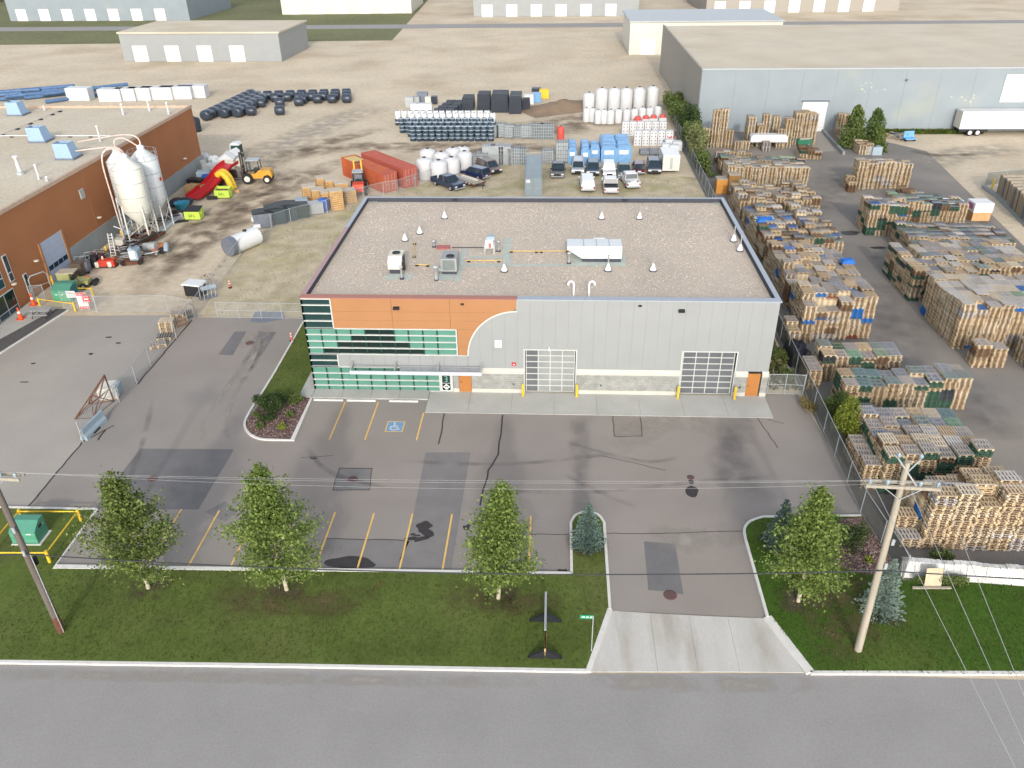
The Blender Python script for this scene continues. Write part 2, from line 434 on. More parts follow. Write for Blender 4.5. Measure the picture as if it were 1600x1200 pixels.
def crack(path, w=0.07, zz=0.0):
    P = []
    path = [(p[0], p[1]) for p in path]
    for i in range(len(path) - 1):
        a, b = Vector(path[i]), Vector(path[i + 1]); k = max(2, int((b - a).length / 0.6))
        for j in range(k):
            q = a.lerp(b, j / k); P.append((q.x + random.uniform(-.05, .05), q.y + random.uniform(-.05, .05)))
    P.append(path[-1])
    b = MB(); ribbon(b, P, w, 0.0115, 0.0115)
    o = struct(b.build('asphalt_crack', M_CRACK)); o.location.z = zz
for p, w in (([(11.51, -3.42), (11.61, -5.47), (11.60, -7.75)], .1), ([(16.28, -3.48), (16.30, -7.26), (16.26, -8.93), (15.73, -10.94), (15.53, -13.18), (15.41, -14.94)], .11),
             ([(4.65, -11.05), (7.12, -10.98)], .08), ([(4.65, -11.05), (4.80, -13.60)], .05), ([(7.12, -10.98), (7.40, -13.52)], .05), ([(4.80, -13.60), (7.40, -13.52)], .06),
             ([(25.18, -3.41), (25.16, -6.30), (27.34, -6.24), (27.38, -3.53)], .06), ([(5.58, -18.59), (10.89, -18.65)], .06), ([(23.86, -17.53), (28.68, -17.30), (32.90, -16.97)], .05),
             ([(19.02, -17.76), (21.54, -17.67)], .05), ([(36.57, -2.13), (37.39, -7.46)], .06), ([(37.55, -3.51), (38.66, -4.12)], .06), ([(-16.06, -16.47), (-16.25, -8.25), (-14.89, -5.98)], .12),
             ([(-15.92, 0.38), (-16.06, 13.01)], .14), ([(1.43, -9.80), (3.79, -9.48)], .04), ([(2.18, -9.86), (2.66, -9.84)], .16), ([(24.05, -8.86), (28.62, -10.53)], .05), ([(-15.22, -8.04), (-15.26, -6.63)], .14)):
    crack(p, w)
def stain(px, rx, ry, n=26, rough=0.25, seed=0):
    rnd = random.Random(seed); ph = [rnd.uniform(0, 6.28) for _ in range(5)]
    poly = []
    for i in range(n):
        a = 2 * math.pi * i / n
        k = 1 + rough * sum(math.sin((j + 2) * a + ph[j]) / (j + 1.3) for j in range(5)) * 0.6
        poly.append((px[0] + rx * k * math.cos(a), px[1] + ry * k * math.sin(a)))
    sheet('oil_stain', poly, 0.0085, M_OIL)
stain((7.65, -20.78), 1.4, 0.62, rough=0.3, seed=3)
stain((11.94, -17.43), 0.62, 0.62, rough=0.7, seed=5); stain((11.58, -18.45), 0.5, 0.32, rough=0.9, seed=8); stain((11.35, -18.08), 0.3, 0.12, rough=0.9, seed=9)
stain((30.18, -12.92), 0.46, 0.62, rough=0.15, seed=2); stain((30.29, -11.83), 0.18, 0.3, rough=0.2, seed=4)
stain((14.70, -17.21), 0.3, 0.22, rough=0.6, seed=6); stain((21.18, -21.09), 0.35, 0.2, rough=0.8, seed=12)
stain((58.75, 33.91), 0.9, 0.4, seed=14); stain((56.98, 38.83), 1.2, 0.8, seed=15); stain((52.26, 5.08), 0.7, 0.5, seed=16); stain((-22.82, 5.76), 0.22, 0.2, seed=17)
stain((-22.75, 9.10), 0.3, 0.16, seed=18); stain((-21.24, 7.95), 0.3, 0.14, seed=19); stain((-27.26, 3.82), 0.2, 0.14, seed=20); stain((-26.17, 0.54), 0.4, 0.1, seed=21)

# painted bays
def bay_line(x, y0, y1, w=0.12):
    b = MB(); b.quad((x - w / 2, y0, 0.0125), (x + w / 2, y0, 0.0125), (x + w / 2, y1, 0.0125), (x - w / 2, y1, 0.0125))
    struct(b.build('parking_line', M_YPAINT))
for x, y0, y1 in ((3.01, -7.4, -1.9), (5.79, -7.36, -1.85), (9.82, -7.3, -3.4), (-7.9, -21.45, -16.0), (-5.2, -21.45, -16.0), (-2.52, -21.45, -16.05), (0.17, -21.47, -16.05),
                  (2.86, -21.5, -16), (5.54, -21.52, -15.97), (8.23, -21.5, -15.98), (10.88, -21.45, -15.95), (13.58, -21.4, -15.9), (16.3, -21.4, -15.9), (18.95, -21.4, -15.9)):
    bay_line(x, y0, y1)
b = MB(); ax, ay = 7.83, -5.45
b.quad((ax - .72, ay - .76, .0125), (ax + .72, ay - .76, .0125), (ax + .72, ay + .76, .0125), (ax - .72, ay + .76, .0125), 0)
b.quad((ax - .63, ay - .67, .0145), (ax + .63, ay - .67, .0145), (ax + .63, ay + .67, .0145), (ax - .63, ay + .67, .0145), 1)
def wr(path, w): ribbon(b, [(ax + p[0], ay + p[1]) for p in path], w, .0165, .0165, 2)
b.add([(ax - .12 + .09 * math.cos(t * .5236), ay + .48 + .09 * math.sin(t * .5236), .0165) for t in range(12)], [list(range(12))], 2)
wr([(-.12, .36), (-.08, -.08), (.2, -.08), (.34, -.42), (.46, -.38)], .1)
wr([(-.11, .16), (.16, .16)], .08)
wr(arc(-.04, -.2, .3, 120, 360, 14), .09)
struct(b.build('accessible_bay_marking', [M_YPAINT, M_BPAINT, M_WPAINT]))

# lawns and planting beds
KERB_H = 0.13
sheet('lawn', [(-60, -16.35), (-11.04, -16.30), (-10.95, -21.89), (21.62, -21.30), (21.64, -16.59), (22.00, -15.80), (22.79, -15.44), (23.51, -15.75), (23.86, -16.52), (23.82, -24.14), (22.40, -28.58), (6.38, -28.85), (-10.03, -29.21), (-60, -32.2)], 0.09, M_GRASS)
sheet('lawn', [(32.87, -24.40), (32.92, -17.89), (33.05, -16.84), (33.58, -16.06), (34.53, -15.57), (41.09, -15.22), (41.4, -15.4), (41.7, -21.2), (80, -18.6), (80, -26.6), (34.29, -28.25)], 0.09, M_GRASS2)
sheet('lawn', [(-4.03, -2.31), (-4.43, -0.89), (-4.41, 3.02), (-4.60, 13.70), (-1.2, 14.0), (-1.15, -1.12)], 0.07, M_GRASS)
S_WORN = soft_mat('worn_lawn', lin(106, 98, 60), 0.9, 0.9)
smudge('worn_turf', [(36.24, -19.26), (36.15, -22.53), (36.60, -25.44), (37.14, -27.63)], 4.6, S_WORN, 0.098)
smudge('worn_turf', [(37.56, -20.89), (38.47, -23.46), (39.31, -25.80)], 4.5, S_WORN, 0.102)
smudge('worn_turf', [(-0.15, -23.85), (4.74, -24.44), (10.37, -23.72)], 2.4, S_WORN, 0.098)
smudge('worn_turf', [(13.37, -23.10), (18.06, -23.95), (21.09, -23.33)], 2.2, S_WORN, 0.1)
sheet('planting_bed', [(-4.03, -2.31), (-4.41, -5.21), (-3.71, -6.64), (-2.56, -7.49), (0.10, -7.58), (0.01, -1.59), (-1.15, -1.15)], 0.075, M_MULCH)
sheet('planting_bed', [(39.59, -15.60), (41.09, -15.35), (41.4, -15.6), (41.7, -20.6), (39.58, -20.82), (37.88, -20.05)], 0.096, M_MULCH)
# bare soil rings under the trees
for c, r in (((-4.14, -23.52), 1.0), ((4.33, -23.32), 1.0), ((17.31, -23.52), 1.0), ((34.97, -23.19), 1.1), ((22.68, -18.73), 1.1), ((34.91, -18.31), 1.0), ((39.34, -23.82), 1.1)):
    smudge('bare_soil', [(c[0] - r * 1.3, c[1]), (c[0], c[1] + .1), (c[0] + r * 1.3, c[1])], r * 2.2, S_SOIL, 0.1)
smudge('bare_soil', [(9.58, -22.70), (10.11, -22.79)], 0.8, soft_mat('red_dust', lin(140, 86, 66), 0.9, 2.0), 0.1)
# loose bark chips on the beds
rnd = random.Random(5)
def chips(x0, x1, y0, y1, inside, n, z):
    b = MB()
    while n > 0:
        x, y = rnd.uniform(x0, x1), rnd.uniform(y0, y1)
        if not inside(x, y): continue
        s = rnd.uniform(.04, .11)
        b.cbox((x, y, z + .015), (s, s * rnd.uniform(.4, .9), .03), rnd.uniform(0, 3), rnd.randrange(3), rnd.uniform(-.4, .4))
        n -= 1
    stuff(b.build('bark_chips', [mat('bark_dark', lin(92, 72, 70), 0.9), mat('bark_mid', lin(140, 112, 106), 0.9), mat('bark_pale', lin(176, 156, 148), 0.9)]))
def in_poly(poly):
    def f(x, y):
        c = False; n = len(poly)
        for i in range(n):
            (x1, y1), (x2, y2) = poly[i], poly[(i + 1) % n]
            if (y1 > y) != (y2 > y) and x < (x2 - x1) * (y - y1) / (y2 - y1) + x1: c = not c
        return c
    return f
chips(-6, 0.2, -7.8, -1, in_poly([(-3.86, -2.50), (-4.30, -5.20), (-3.64, -6.55), (-2.54, -7.40), (0.00, -7.41), (-0.04, -1.79), (-1.2, -1.4)]), 2200, .077)
chips(36, 41.7, -21, -15, in_poly([(39.64, -15.73), (41.01, -15.49), (41.3, -15.8), (41.5, -20.4), (39.62, -20.71), (37.97, -19.99)]), 1800, .098)

# kerbs
def kerb(path, w=0.17, h=KERB_H):
    b = MB(); ribbon(b, path, w, -0.04, h)
    return struct(b.build('kerb', M_KERB))
kerb([(-60, -16.35), (-11.04, -16.30)])
kerb([(-11.04, -16.30), (-10.95, -21.89), (21.62, -21.30)])
kerb([(21.62, -21.30), (21.64, -16.59)] + smooth_path([(21.64, -16.59), (22.00, -15.80), (22.79, -15.44), (23.51, -15.75), (23.86, -16.52)], 5)[1:] + [(23.82, -24.14)])
kerb([(32.87, -24.40), (32.92, -17.89)] + smooth_path([(32.92, -17.89), (33.05, -16.84), (33.58, -16.06), (34.53, -15.57)], 5)[1:] + [(41.09, -15.22)])
kerb([(-4.60, 13.70), (-4.41, 3.02), (-4.43, -0.89)] + smooth_path([(-4.43, -0.89), (-4.50, -2.22), (-4.41, -5.21), (-3.63, -6.73), (-2.56, -7.49), (-1.70, -7.64)], 5)[1:] + [(0.18, -7.66), (0.04, -1.49)])
kerb([(-60, -32.2), (-10.03, -29.21), (6.38, -28.85), (22.40, -28.58)], 0.2, 0.1)
kerb([(23.82, -24.14), (22.40, -28.62)], 0.28, 0.11)
kerb([(32.87, -24.40), (34.29, -28.25)], 0.5, 0.1)
kerb([(34.29, -28.25), (80, -26.6)], 0.2, 0.1)
kerb([(-31.47, 5.54), (-29.91, 14.92)], 0.18, 0.1)

# concrete walks and aprons: each slab its own piece
def slabs(name, label, cat, polys, z, m, th=0.06):
    t = thing(name, label, cat, (0, 0, 0)); t['kind'] = 'structure'
    for p in polys:
        c = Vector((sum(q[0] for q in p) / len(p), sum(q[1] for q in p) / len(p)))
        pp = []
        for q in p:
            v = Vector((q[0], q[1])) - c
            pp.append(tuple(c + v * (1 - 0.012 / max(v.length, .1))))
        MB().prism(pp, -0.03, z).build('concrete_slab', m, t)
    return t
xs = [9.92 + i * (38.02 - 9.92) / 8 for i in range(9)]
slabs('concrete_apron', 'pale concrete apron in front of the overhead doors', 'pavement', [[(xs[i], -3.36), (xs[i + 1], -3.36), (xs[i + 1], -0.02), (xs[i], -0.02)] for i in range(8)], 0.045, M_CONC)
xs = [0.02, 2.5, 5.0, 7.4, 9.9]
slabs('sidewalk', 'concrete sidewalk under the glazed office front', 'pavement', [[(xs[i], -1.43), (xs[i + 1], -1.43), (xs[i + 1], -0.02), (xs[i], -0.02)] for i in range(4)] +
      [[(-1.13, -1.15), (0, -1.43), (0, 1.5), (-1.13, 1.5)], [(-1.13, 1.5), (-.03, 1.5), (-.03, 5), (-1.13, 5)], [(-1.13, 5), (-.03, 5), (-.03, 9), (-1.13, 9)], [(-1.13, 9), (-.03, 9), (-.03, 13.5), (-1.13, 13.5)]], 0.12, M_CONC)
slabs('driveway_apron', 'pale concrete driveway apron where the lot meets the road', 'pavement',
      [[(23.82, -24.19), (26.15, -24.30), (26.15, -28.47), (22.40, -28.62)], [(26.15, -24.30), (28.37, -24.37), (28.32, -28.39), (26.15, -28.47)], [(28.37, -24.37), (30.60, -24.43), (30.55, -28.31), (28.32, -28.39)], [(30.60, -24.43), (32.79, -24.45), (33.96, -28.22), (30.55, -28.31)]], 0.01, M_APRON)
slabs('office_walk', 'concrete walk along the orange building with a dark strip beside it', 'pavement', [[(-35.10, 11.42), (-35.11, 16.67), (-30.47, 15.06), (-30.97, 11.38), (-31.70, 5.91)]], 0.05, M_CONC)
sheet('gravel_strip', [(-31.62, 5.78), (-33.27, 8.05), (-31.36, 15.19), (-30.20, 15.07)], 0.06, mat('dark_gravel', lin(100, 98, 98), 0.95, var=0.15, fine=0.3, fscale=14))

def wheel_stop(x0, x1, label):
    t = MB()
    t.prism([(-.09, 0), (.09, 0), (.06, .12), (-.06, .12)], x0, x1, axis='x')
    tag(t.build('wheel_stop', M_KERB, None, (0, -1.72, 0.0)), label, 'wheel stop', 'concrete wheel stops at the bays by the sidewalk')
wheel_stop(0.3, 2.8, 'concrete wheel stop nearest the planting bed')
wheel_stop(3.1, 5.55, 'concrete wheel stop between the two others along the sidewalk')
wheel_stop(6.7, 9.12, 'concrete wheel stop of the bay with the blue accessible marking')
def manhole(c, r, label):
    t = thing('manhole_cover', label, 'manhole cover', (c[0], c[1], 0.012), 0, 'manhole covers in the paving')
    MB().lathe([(r, 0), (r, .012), (r * .86, .014)], 20).build('ring', M_MANH, t)
    b = MB().lathe([(r * .84, .0), (r * .84, .016)], 20)
    for i in range(-2, 3): b.box(-r * .6, i * r * .26 - .02, .014, r * .6, i * r * .26 + .02, .02)
    b.build('lid', M_MANH, t)
manhole((27.48, -22.85), .4, 'reddish manhole cover at the corner of the driveway patch')
manhole((5.94, -12.31), .34, 'manhole cover inside the saw-cut square of the parking lot')
manhole((30.32, -11.31), .26, 'small round cover at the tip of the oil drip in the drive')
manhole((-8.74, -12.71), .36, 'reddish manhole cover on the dark patch behind the leftmost tree')
manhole((-8.56, 8.26), .4, 'black manhole between the two dark patches by the gate')

# ------------------------------------------------------------------ utility poles and wires
def pole(name, label, base, h, m, arm_z, yaw_, r0=.2, r1=.13, lean=(0, 0)):
    t = thing(name, label, 'utility pole', base, yaw_)
    top = (lean[0], lean[1], h)
    pts = [(lean[0] * k / 8, lean[1] * k / 8, h * k / 8) for k in range(9)]
    MB().tube(pts, r0, 12, r1=r1).build('shaft', m, t)
    lx = lean[0] * arm_z / h; ly = lean[1] * arm_z / h
    for s in (-1, 1):
        MB().box(lx - 1.7, ly + s * .2 - .06, arm_z - .08, lx + 1.7, ly + s * .2 + .06, arm_z + .08).build('crossarm', M_WOODG, t)
    def insulator(x, y, z):
        MB().lathe([(.03, 0), (.035, .1), (.1, .12), (.06, .18), (.11, .2), (.06, .28), (.03, .32)], 10, c=(0, 0)).build('insulator', M_LTBLUE, t, (x, y, z))
    for x in (-1.55, -.75, .75, 1.55): insulator(lx + x, ly - .2, arm_z + .08)
    b = MB()
    b.tube([(lx - .9, ly - .27, arm_z), (lx, ly - .2, arm_z - .75)], .025, 6); b.tube([(lx + .9, ly - .27, arm_z), (lx, ly - .2, arm_z - .75)], .025, 6)
    b.build('brace', M_GALV, t)
    MB().tube([(lx - .55, ly - .1, h + .25), (lx + .75, ly - .1, arm_z - .1)], .05, 6).build('diagonal_strut', M_GALV, t)
    MB().tube([(lx + .55, ly + .1, h + .1), (lx + .02, ly + .1, h - .9)], .04, 6).build('diagonal_strut', M_GALV, t)
    insulator(lx - .55, ly - .1, h + .25); insulator(lx + .55, ly + .1, h + .1)
    for z in (arm_z - 3.6, arm_z - 5.2): MB().box(-.07, -.26, z, .07, -.17, z + .35).build('bracket', M_GALV, t)
    return t
RP = (37.29, -26.63); LP = (-7.71, -27.00)
pole('utility_pole', 'pale grey wooden utility pole on the bright lawn by the white retaining wall', RP, 12.9, M_WOODG, 11.55, R(-3), .21, .14, (-.35, 0))
lp = pole('utility_pole', 'dark wooden utility pole on the lawn beside the green transformer box', LP, 12.6, M_WOODD, 11.3, R(-3), .2, .14, (-.2, 0))
MB().lathe([(.2, 0), (.23, .9), (.2, 1.3)], 12).build('butt_sleeve', M_RUST, lp, (0, 0, 0.0))
MB().cbox((.0, .3, 5.3), (.12, .2, .55)).build('cable_clamp', M_BLACK, lp)
MB().tube([(.2, -.08, .1), (.2, -.08, 6.2)], .03, 6).build('conduit', M_GALV, lp)
def wire(name, label, a, c, sag, r, m, n=28):
    pts = []
    for i in range(n + 1):
        k = i / n
        pts.append((a[0] + (c[0] - a[0]) * k, a[1] + (c[1] - a[1]) * k, a[2] + (c[2] - a[2]) * k - sag * 4 * k * (1 - k)))
    return tag(MB().tube(pts, r, 5, cap=False).build(name, m), label, 'cable')
wire('communication_cable', 'thick dark cable strung low between the two utility poles', (LP[0], LP[1] - .2, 6.2), (RP[0], RP[1] - .2, 6.2), .75, .036, M_WIRE)
wire('communication_cable', 'thick dark cable running from the pale pole to the right of the picture', (RP[0], RP[1] - .2, 6.2), (RP[0] + 46, RP[1] + .6, 6.0), .8, .036, M_WIRE)
wire('communication_cable', 'thick dark cable running from the dark pole to the left of the picture', (LP[0], LP[1] - .2, 6.2), (LP[0] - 46, LP[1] - 1.2, 6.2), .8, .036, M_WIRE)
WN = {-1.55: 'left-end insulators', -.75: 'inner left insulators', 1.55: 'right-end insulators'}
for x in (-1.55, -.75, 1.55):
    wire('power_line', 'thin bare power line strung between the %s of both poles' % WN[x], (LP[0] - .18 + x, LP[1] - .2, 11.7), (RP[0] - .3 + x, RP[1] - .2, 11.95), .5 + .15 * x, .0045, M_WIREL)
    wire('power_line', 'thin bare power line from the %s of the pale pole over the pallets' % WN[x], (RP[0] - .3 + x, RP[1] - .2, 11.95), (RP[0] + 46 + x, RP[1] + .6, 11.7), .6 + .15 * x, .0045, M_WIREL)
for (x, e, nm) in ((-1.55, (36.23, -36.75, 10.20), 'leftmost'), (0.1, (37.14, -36.71, 10.20), 'middle'), (1.55, (37.98, -36.68, 10.20), 'rightmost')):
    a = Vector((RP[0] - .3 + x, RP[1] - .2, 11.9)); d = (Vector(e) - a)
    wire('power_line', '%s of the three white lines crossing over the bright lawn' % nm, tuple(a), tuple(a + d * 1.6), .05, .011, M_WIREL)

# ------------------------------------------------------------------ small things on the lawns
t = thing('transformer_box', 'green pad transformer box on the lawn inside yellow pipe rails', 'transformer', (-13.94, -19.36, 0.09), R(1.5))
MB().box(-.95, -.68, 0, 1.0, .75, .06).build('concrete_pad', M_KERB, t)
MB().prism([(-.6, .06), (.62, .06), (.62, 1.5), (.1, 1.5), (-.6, 1.0)], -.86, .86, axis='x').build('cabinet', M_TEALBOX, t)
MB().box(-.84, -.62, .14, .84, -.6, .48).build('lower_door', mat('green_enamel_light', lin(96, 168, 138), .45), t)
MB().box(-.84, -.62, .52, .84, -.6, .98).build('upper_door', mat('green_enamel_light', lin(96, 168, 138), .45), t)
for x in (-.35, .28): MB().box(x, -.635, .84, x + .32, -.62, .92).build('label_plate', M_WHITE, t)
MB().box(.86, -.1, .95, .875, .25, 1.15).build('vent_grille', M_BLACK, t)
MB().box(.86, .3, .95, .88, .42, 1.05).build('lock_plate', M_GALV, t)
t = thing('pipe_rail', 'yellow pipe guard rail round the green transformer box', 'guard rail', (0, 0, 0.09))
PA, PB, PC = (-15.54, -17.65), (-11.54, -17.52), (-11.46, -21.51)
PD = (PA[0] + PC[0] - PB[0] , PA[1] + PC[1] - PB[1])
PT = [PA, PB, PC, PD]
for p in PT: MB().tube([(p[0], p[1], 0), (p[0], p[1], .95)], .1, 10).build('bollard_post', M_YELLOW, t)
for i in range(4):
    a, c = PT[i], PT[(i + 1) % 4]
    MB().tube([(a[0], a[1], .8), (c[0], c[1], .8)], .05, 8).build('rail', M_YELLOW, t)
t = thing('portable_sign', 'portable advertising sign standing edge-on on two black feet in the lawn', 'sign', (20.06, -26.5, 0.09))
for y in (-1.3, 1.3):
    b = MB()
    for s in (-1, 1):
        b.prism([(s * .02, .5), (s * .08, .56), (s * .85, .1), (s * .95, 0), (s * .1, 0), (s * .02, .2)], y - .09, y + .09, axis='y')
    b.build('foot', M_BLACK, t)
    MB().box(-.05, y - .05, .2, .05, y + .05, 2.15).build('post', M_WOOD, t)
MB().box(-.045, -1.35, .75, .045, 1.35, 2.2).build('panel', mat('sign_panel', lin(150, 150, 154), .5), t)
MB().box(-.06, -1.38, 2.2, .06, 1.38, 2.26).build('top_rail', M_GALV, t)
t = thing('street_sign', 'small green street sign on a thin post beside the driveway', 'street sign', (22.62, -27.26, 0.09))
MB().tube([(0, 0, 0), (0, 0, 2.75)], .03, 8).build('post', M_GALV, t)
MB().box(-.72, -.012, 2.5, .03, .012, 2.78).build('blade', M_GREENSIGN, t)
b = MB()
for i, x in enumerate((-.62, -.55, -.48, -.36, -.29, -.17, -.1)): b.box(x, -.016, 2.58, x + .045, -.0125, 2.7)
b.build('lettering', M_WHITE, t)
# retaining wall and the board that leans on it
t = thing('retaining_wall', 'long white retaining wall of rough concrete below the pallet stacks', 'wall', (0, 0, 0.05))
P0, P1 = Vector((41.66, -20.91)), Vector((48.72, -21.45))
dv = (P1 - P0); rnd = random.Random(3); nW = 9
for i in range(nW):
    a = P0 + dv * (i / nW * 1.9); c = P0 + dv * ((i + 1) / nW * 1.9)
    L_ = (c - a).length; ang = math.atan2((c - a).y, (c - a).x)
    h = 1.05 + rnd.uniform(-.05, .05); k = MB()
    n = 8
    for j in range(n):
        k.prism([(0, 0), (.75, 0), (.72, h + rnd.uniform(-.03, .03)), (.35, h + rnd.uniform(-.03, .03)), (.22 + rnd.uniform(-.04, .04), h * .6)], j * L_ / n, (j + 1) * L_ / n - .012, axis='x')
    k.build('wall_block', mat('white_concrete', lin(226, 226, 222), .85, var=.1, scale=1.2, fine=.08, fscale=6, bump=.6, bscale=5, tint2=(lin(196, 194, 188), 1.4, .52, .7)), t, (a.x, a.y, 0), ang)
b = MB(); b.cbox((0, 0, .62), (1.0, .03, 1.25), 0, 0, R(-14))
p = (43.22, -21.54, 0.10); tag(b.build('plywood_board', mat('plywood', lin(206, 192, 164), .8, var=.1), None, (p[0], p[1], .1), R(2)), 'weathered plywood board leaning on the white retaining wall', 'board')
tag(MB().box(-1.15, -.07, 0, 1.15, .07, .1).build('plank', M_WOODG, None, (p[0] - .1, p[1] - .28, .1), R(2)), 'grey plank lying on the grass in front of the leaning board', 'plank')

# ------------------------------------------------------------------ chain-link fences
def chain_fence(name, label, path, h=1.8, step=3.0, m=None, mid=False, bottom=True):
    t = thing(name, label, 'fence', (0, 0, 0))
    path = [Vector((p[0], p[1])) for p in path]
    posts = []
    for a, c in zip(path[:-1], path[1:]):
        k = max(1, round((c - a).length / step))
        for i in range(k): posts.append(a.lerp(c, i / k))
    posts.append(path[-1])
    pm = None
    for p in posts:
        if pm is None:
            o = MB().tube([(0, 0, 0), (0, 0, h + .05)], .04, 8).build('post', M_GALV, t); pm = o.data
        else:
            o = bpy.data.objects.new('post', pm); COL.objects.link(o); o.parent = t
        o.location = (p.x, p.y, 0)
    b = MB()
    b.tube([(p.x, p.y, h) for p in path], .028, 6)
    if mid: b.tube([(p.x, p.y, h * .5) for p in path], .022, 6)
    if bottom: b.tube([(p.x, p.y, .12) for p in path], .018, 6)
    b.build('rail', M_GALV, t)
    b = MB()
    for a, c in zip(path[:-1], path[1:]): b.quad((a.x, a.y, .05), (c.x, c.y, .05), (c.x, c.y, h), (a.x, a.y, h))
    b.build('wire_mesh', m or M_MESH, t)
    return t
chain_fence('chain_link_fence', 'chain-link fence along the edge of the neighbouring lot past the rusty frame', [(-16.20, -8.33), (-16.07, -2.55), (-15.97, 0.49), (-16.12, 3.64), (-15.98, 9.00), (-16.11, 12.15), (-15.90, 13.59)], 1.85, 4.0)
chain_fence('chain_link_fence', 'chain-link fence running from the red signs to the gate post', [(-30.63, 15.36), (-26.51, 14.39), (-19.16, 14.70), (-15.90, 13.59)], 1.9, 5.0)
chain_fence('swing_gate', 'wide metal swing gate closing the lane beside the building', [(-13.55, 13.50), (-9.05, 13.45), (-4.78, 13.41)], 1.75, 2.6, mid=True)
chain_fence('chain_link_fence', 'chain-link fence curving behind the dry yard past black tanks and crates', [(-15.90, 13.59), (-16.49, 20.48), (-16.96, 30.05), (-16.92, 34.89), (-16.01, 39.22), (-14.20, 41.65), (-10.24, 45.23), (-8.88, 48.43), (-4.07, 53.28), (-2.19, 54.18)], 1.9, 4.0)
chain_fence('chain_link_fence', 'chain-link fence in front of the white tanks and pale cages', [(-2.19, 54.18), (1.97, 59.75), (7.08, 66.85), (13.54, 68.65), (19.62, 69.39)], 1.9, 4.0)
chain_fence('slatted_fence', 'weathered dark mesh fence between the parking lot and the pallets', [(42.3, 103), (41.9, 62), (41.6, 40), (41.7, 13), (41.5, -2), (41.2, -14.8), (41.75, -21.0)], 1.9, 3.0, M_MESHD)
chain_fence('side_gate', 'small galvanised gate between the building corner and the mesh fence', [(38.25, .25), (39.7, .3), (41.2, .2)], 1.95, 1.5, mid=True)

# ------------------------------------------------------------------ the orange and grey warehouse
M_GREYP = mat('grey_metal_panel', lin(197, 201, 201, .48), 0.5, metal=0.0, var=0.03, scale=0.5, fine=0.02, spec=0.35)
M_GREYP2 = mat('grey_metal_panel_light', lin(204, 207, 206, .49), 0.5, metal=0.0, var=0.03, scale=0.5, fine=0.02, spec=0.35)
M_ORGP = mat('orange_panel', lin(214, 156, 108, .5), 0.5, var=0.04, scale=0.4, fine=0.02, spec=0.3)
M_ORGD = mat('orange_door', lin(222, 150, 84, .52), 0.5, var=0.03)
M_ORGT = mat('orange_trim', lin(206, 142, 122, .55), 0.5, var=0.04)
M_BLUECAP = mat('grey_blue_flashing', lin(176, 184, 194), 0.45, metal=0.1, var=0.05)
M_PINKCAP = mat('mauve_flashing', lin(184, 150, 150), 0.45, metal=0.1, var=0.05)
M_MEMB = mat('dark_roof_membrane', lin(74, 76, 86), 0.8, var=0.08)
M_GRAVEL = mat('roof_gravel', lin(208, 194, 178, .74), 0.95, var=0.05, scale=0.25, fine=0.16, fscale=9.0, bump=0.0, tint2=(lin(198, 186, 170, .74), 0.12, 0.45, 0.7))
M_TEAL = mat('teal_glass', lin(118, 182, 162, .5), 0.12, var=0.06, scale=0.6, fine=0.03, spec=0.5)
M_DTEAL = mat('dark_teal_glass', lin(42, 68, 68), 0.12, var=0.1, scale=0.6, spec=0.5)
M_DGLASS = mat('dark_glass', lin(30, 48, 44), 0.08, var=0.1, spec=0.5)
M_MULL = mat('white_mullion', lin(226, 230, 226, .62), 0.45, var=0.03)
M_DMULL = mat('dark_mullion', lin(36, 74, 62), 0.4, var=0.05)
M_STONE = mat('grey_masonry', lin(186, 187, 182, .58), 0.9, var=0.16, scale=1.6, fine=0.14, fscale=9, bump=0.5, bscale=14)
M_LEDGE = mat('cream_ledge', lin(232, 228, 216, .6), 0.8, var=0.05, scale=0.8)
M_DOORG = mat('door_glazing_grey', lin(128, 131, 136, .55), 0.15, var=0.12, scale=0.5, spec=0.5)
M_DOORL = mat('door_glazing_reflection', lin(190, 194, 192, .5), 0.15, var=0.12, scale=0.5, spec=0.5)  # pale tone paints the reflection into the panes
M_CREAM = mat('cream_unit', lin(226, 222, 208), 0.5, var=0.05)
M_PALEGR = mat('pale_green_paver', lin(192, 202, 192), 0.85, var=0.08, scale=1.0, fine=0.1)
BW, BD, BH, RZ = 38.0, 25.5, 8.72, 8.27

bld = thing('warehouse_building', 'orange and grey warehouse with teal glazed corner and gravel roof', 'building', (0, 0, 0))
def bp(mb, name, m, label=None, parent=bld):
    o = mb.build(name, m, parent)
    if label: o['label'] = label
    return o
# core walls (behind the cladding) and roof
b = MB()
b.box(.12, .42, 0, BW - .12, .55, BH - .03); b.box(.12, BD - .25, 0, BW - .12, BD - .12, BH - .03)
b.box(.12, .55, 0, .25, BD - .25, BH - .03); b.box(BW - .25, .55, 0, BW - .12, BD - .25, BH - .03)
bp(b, 'wall', M_MEMB)
bp(MB().box(.25, .55, RZ - .3, BW - .25, BD - .25, RZ), 'roof', M_GRAVEL)
b = MB()
for x0, y0, x1, y1 in ((.27, .57, BW - .27, .6), (.27, BD - .3, BW - .27, BD - .27), (.27, .6, .3, BD - .3), (BW - .3, .6, BW - .27, BD - .3)):
    b.box(x0, y0, RZ, x1, y1, BH - .012)
bp(b, 'parapet_lining', M_MEMB)
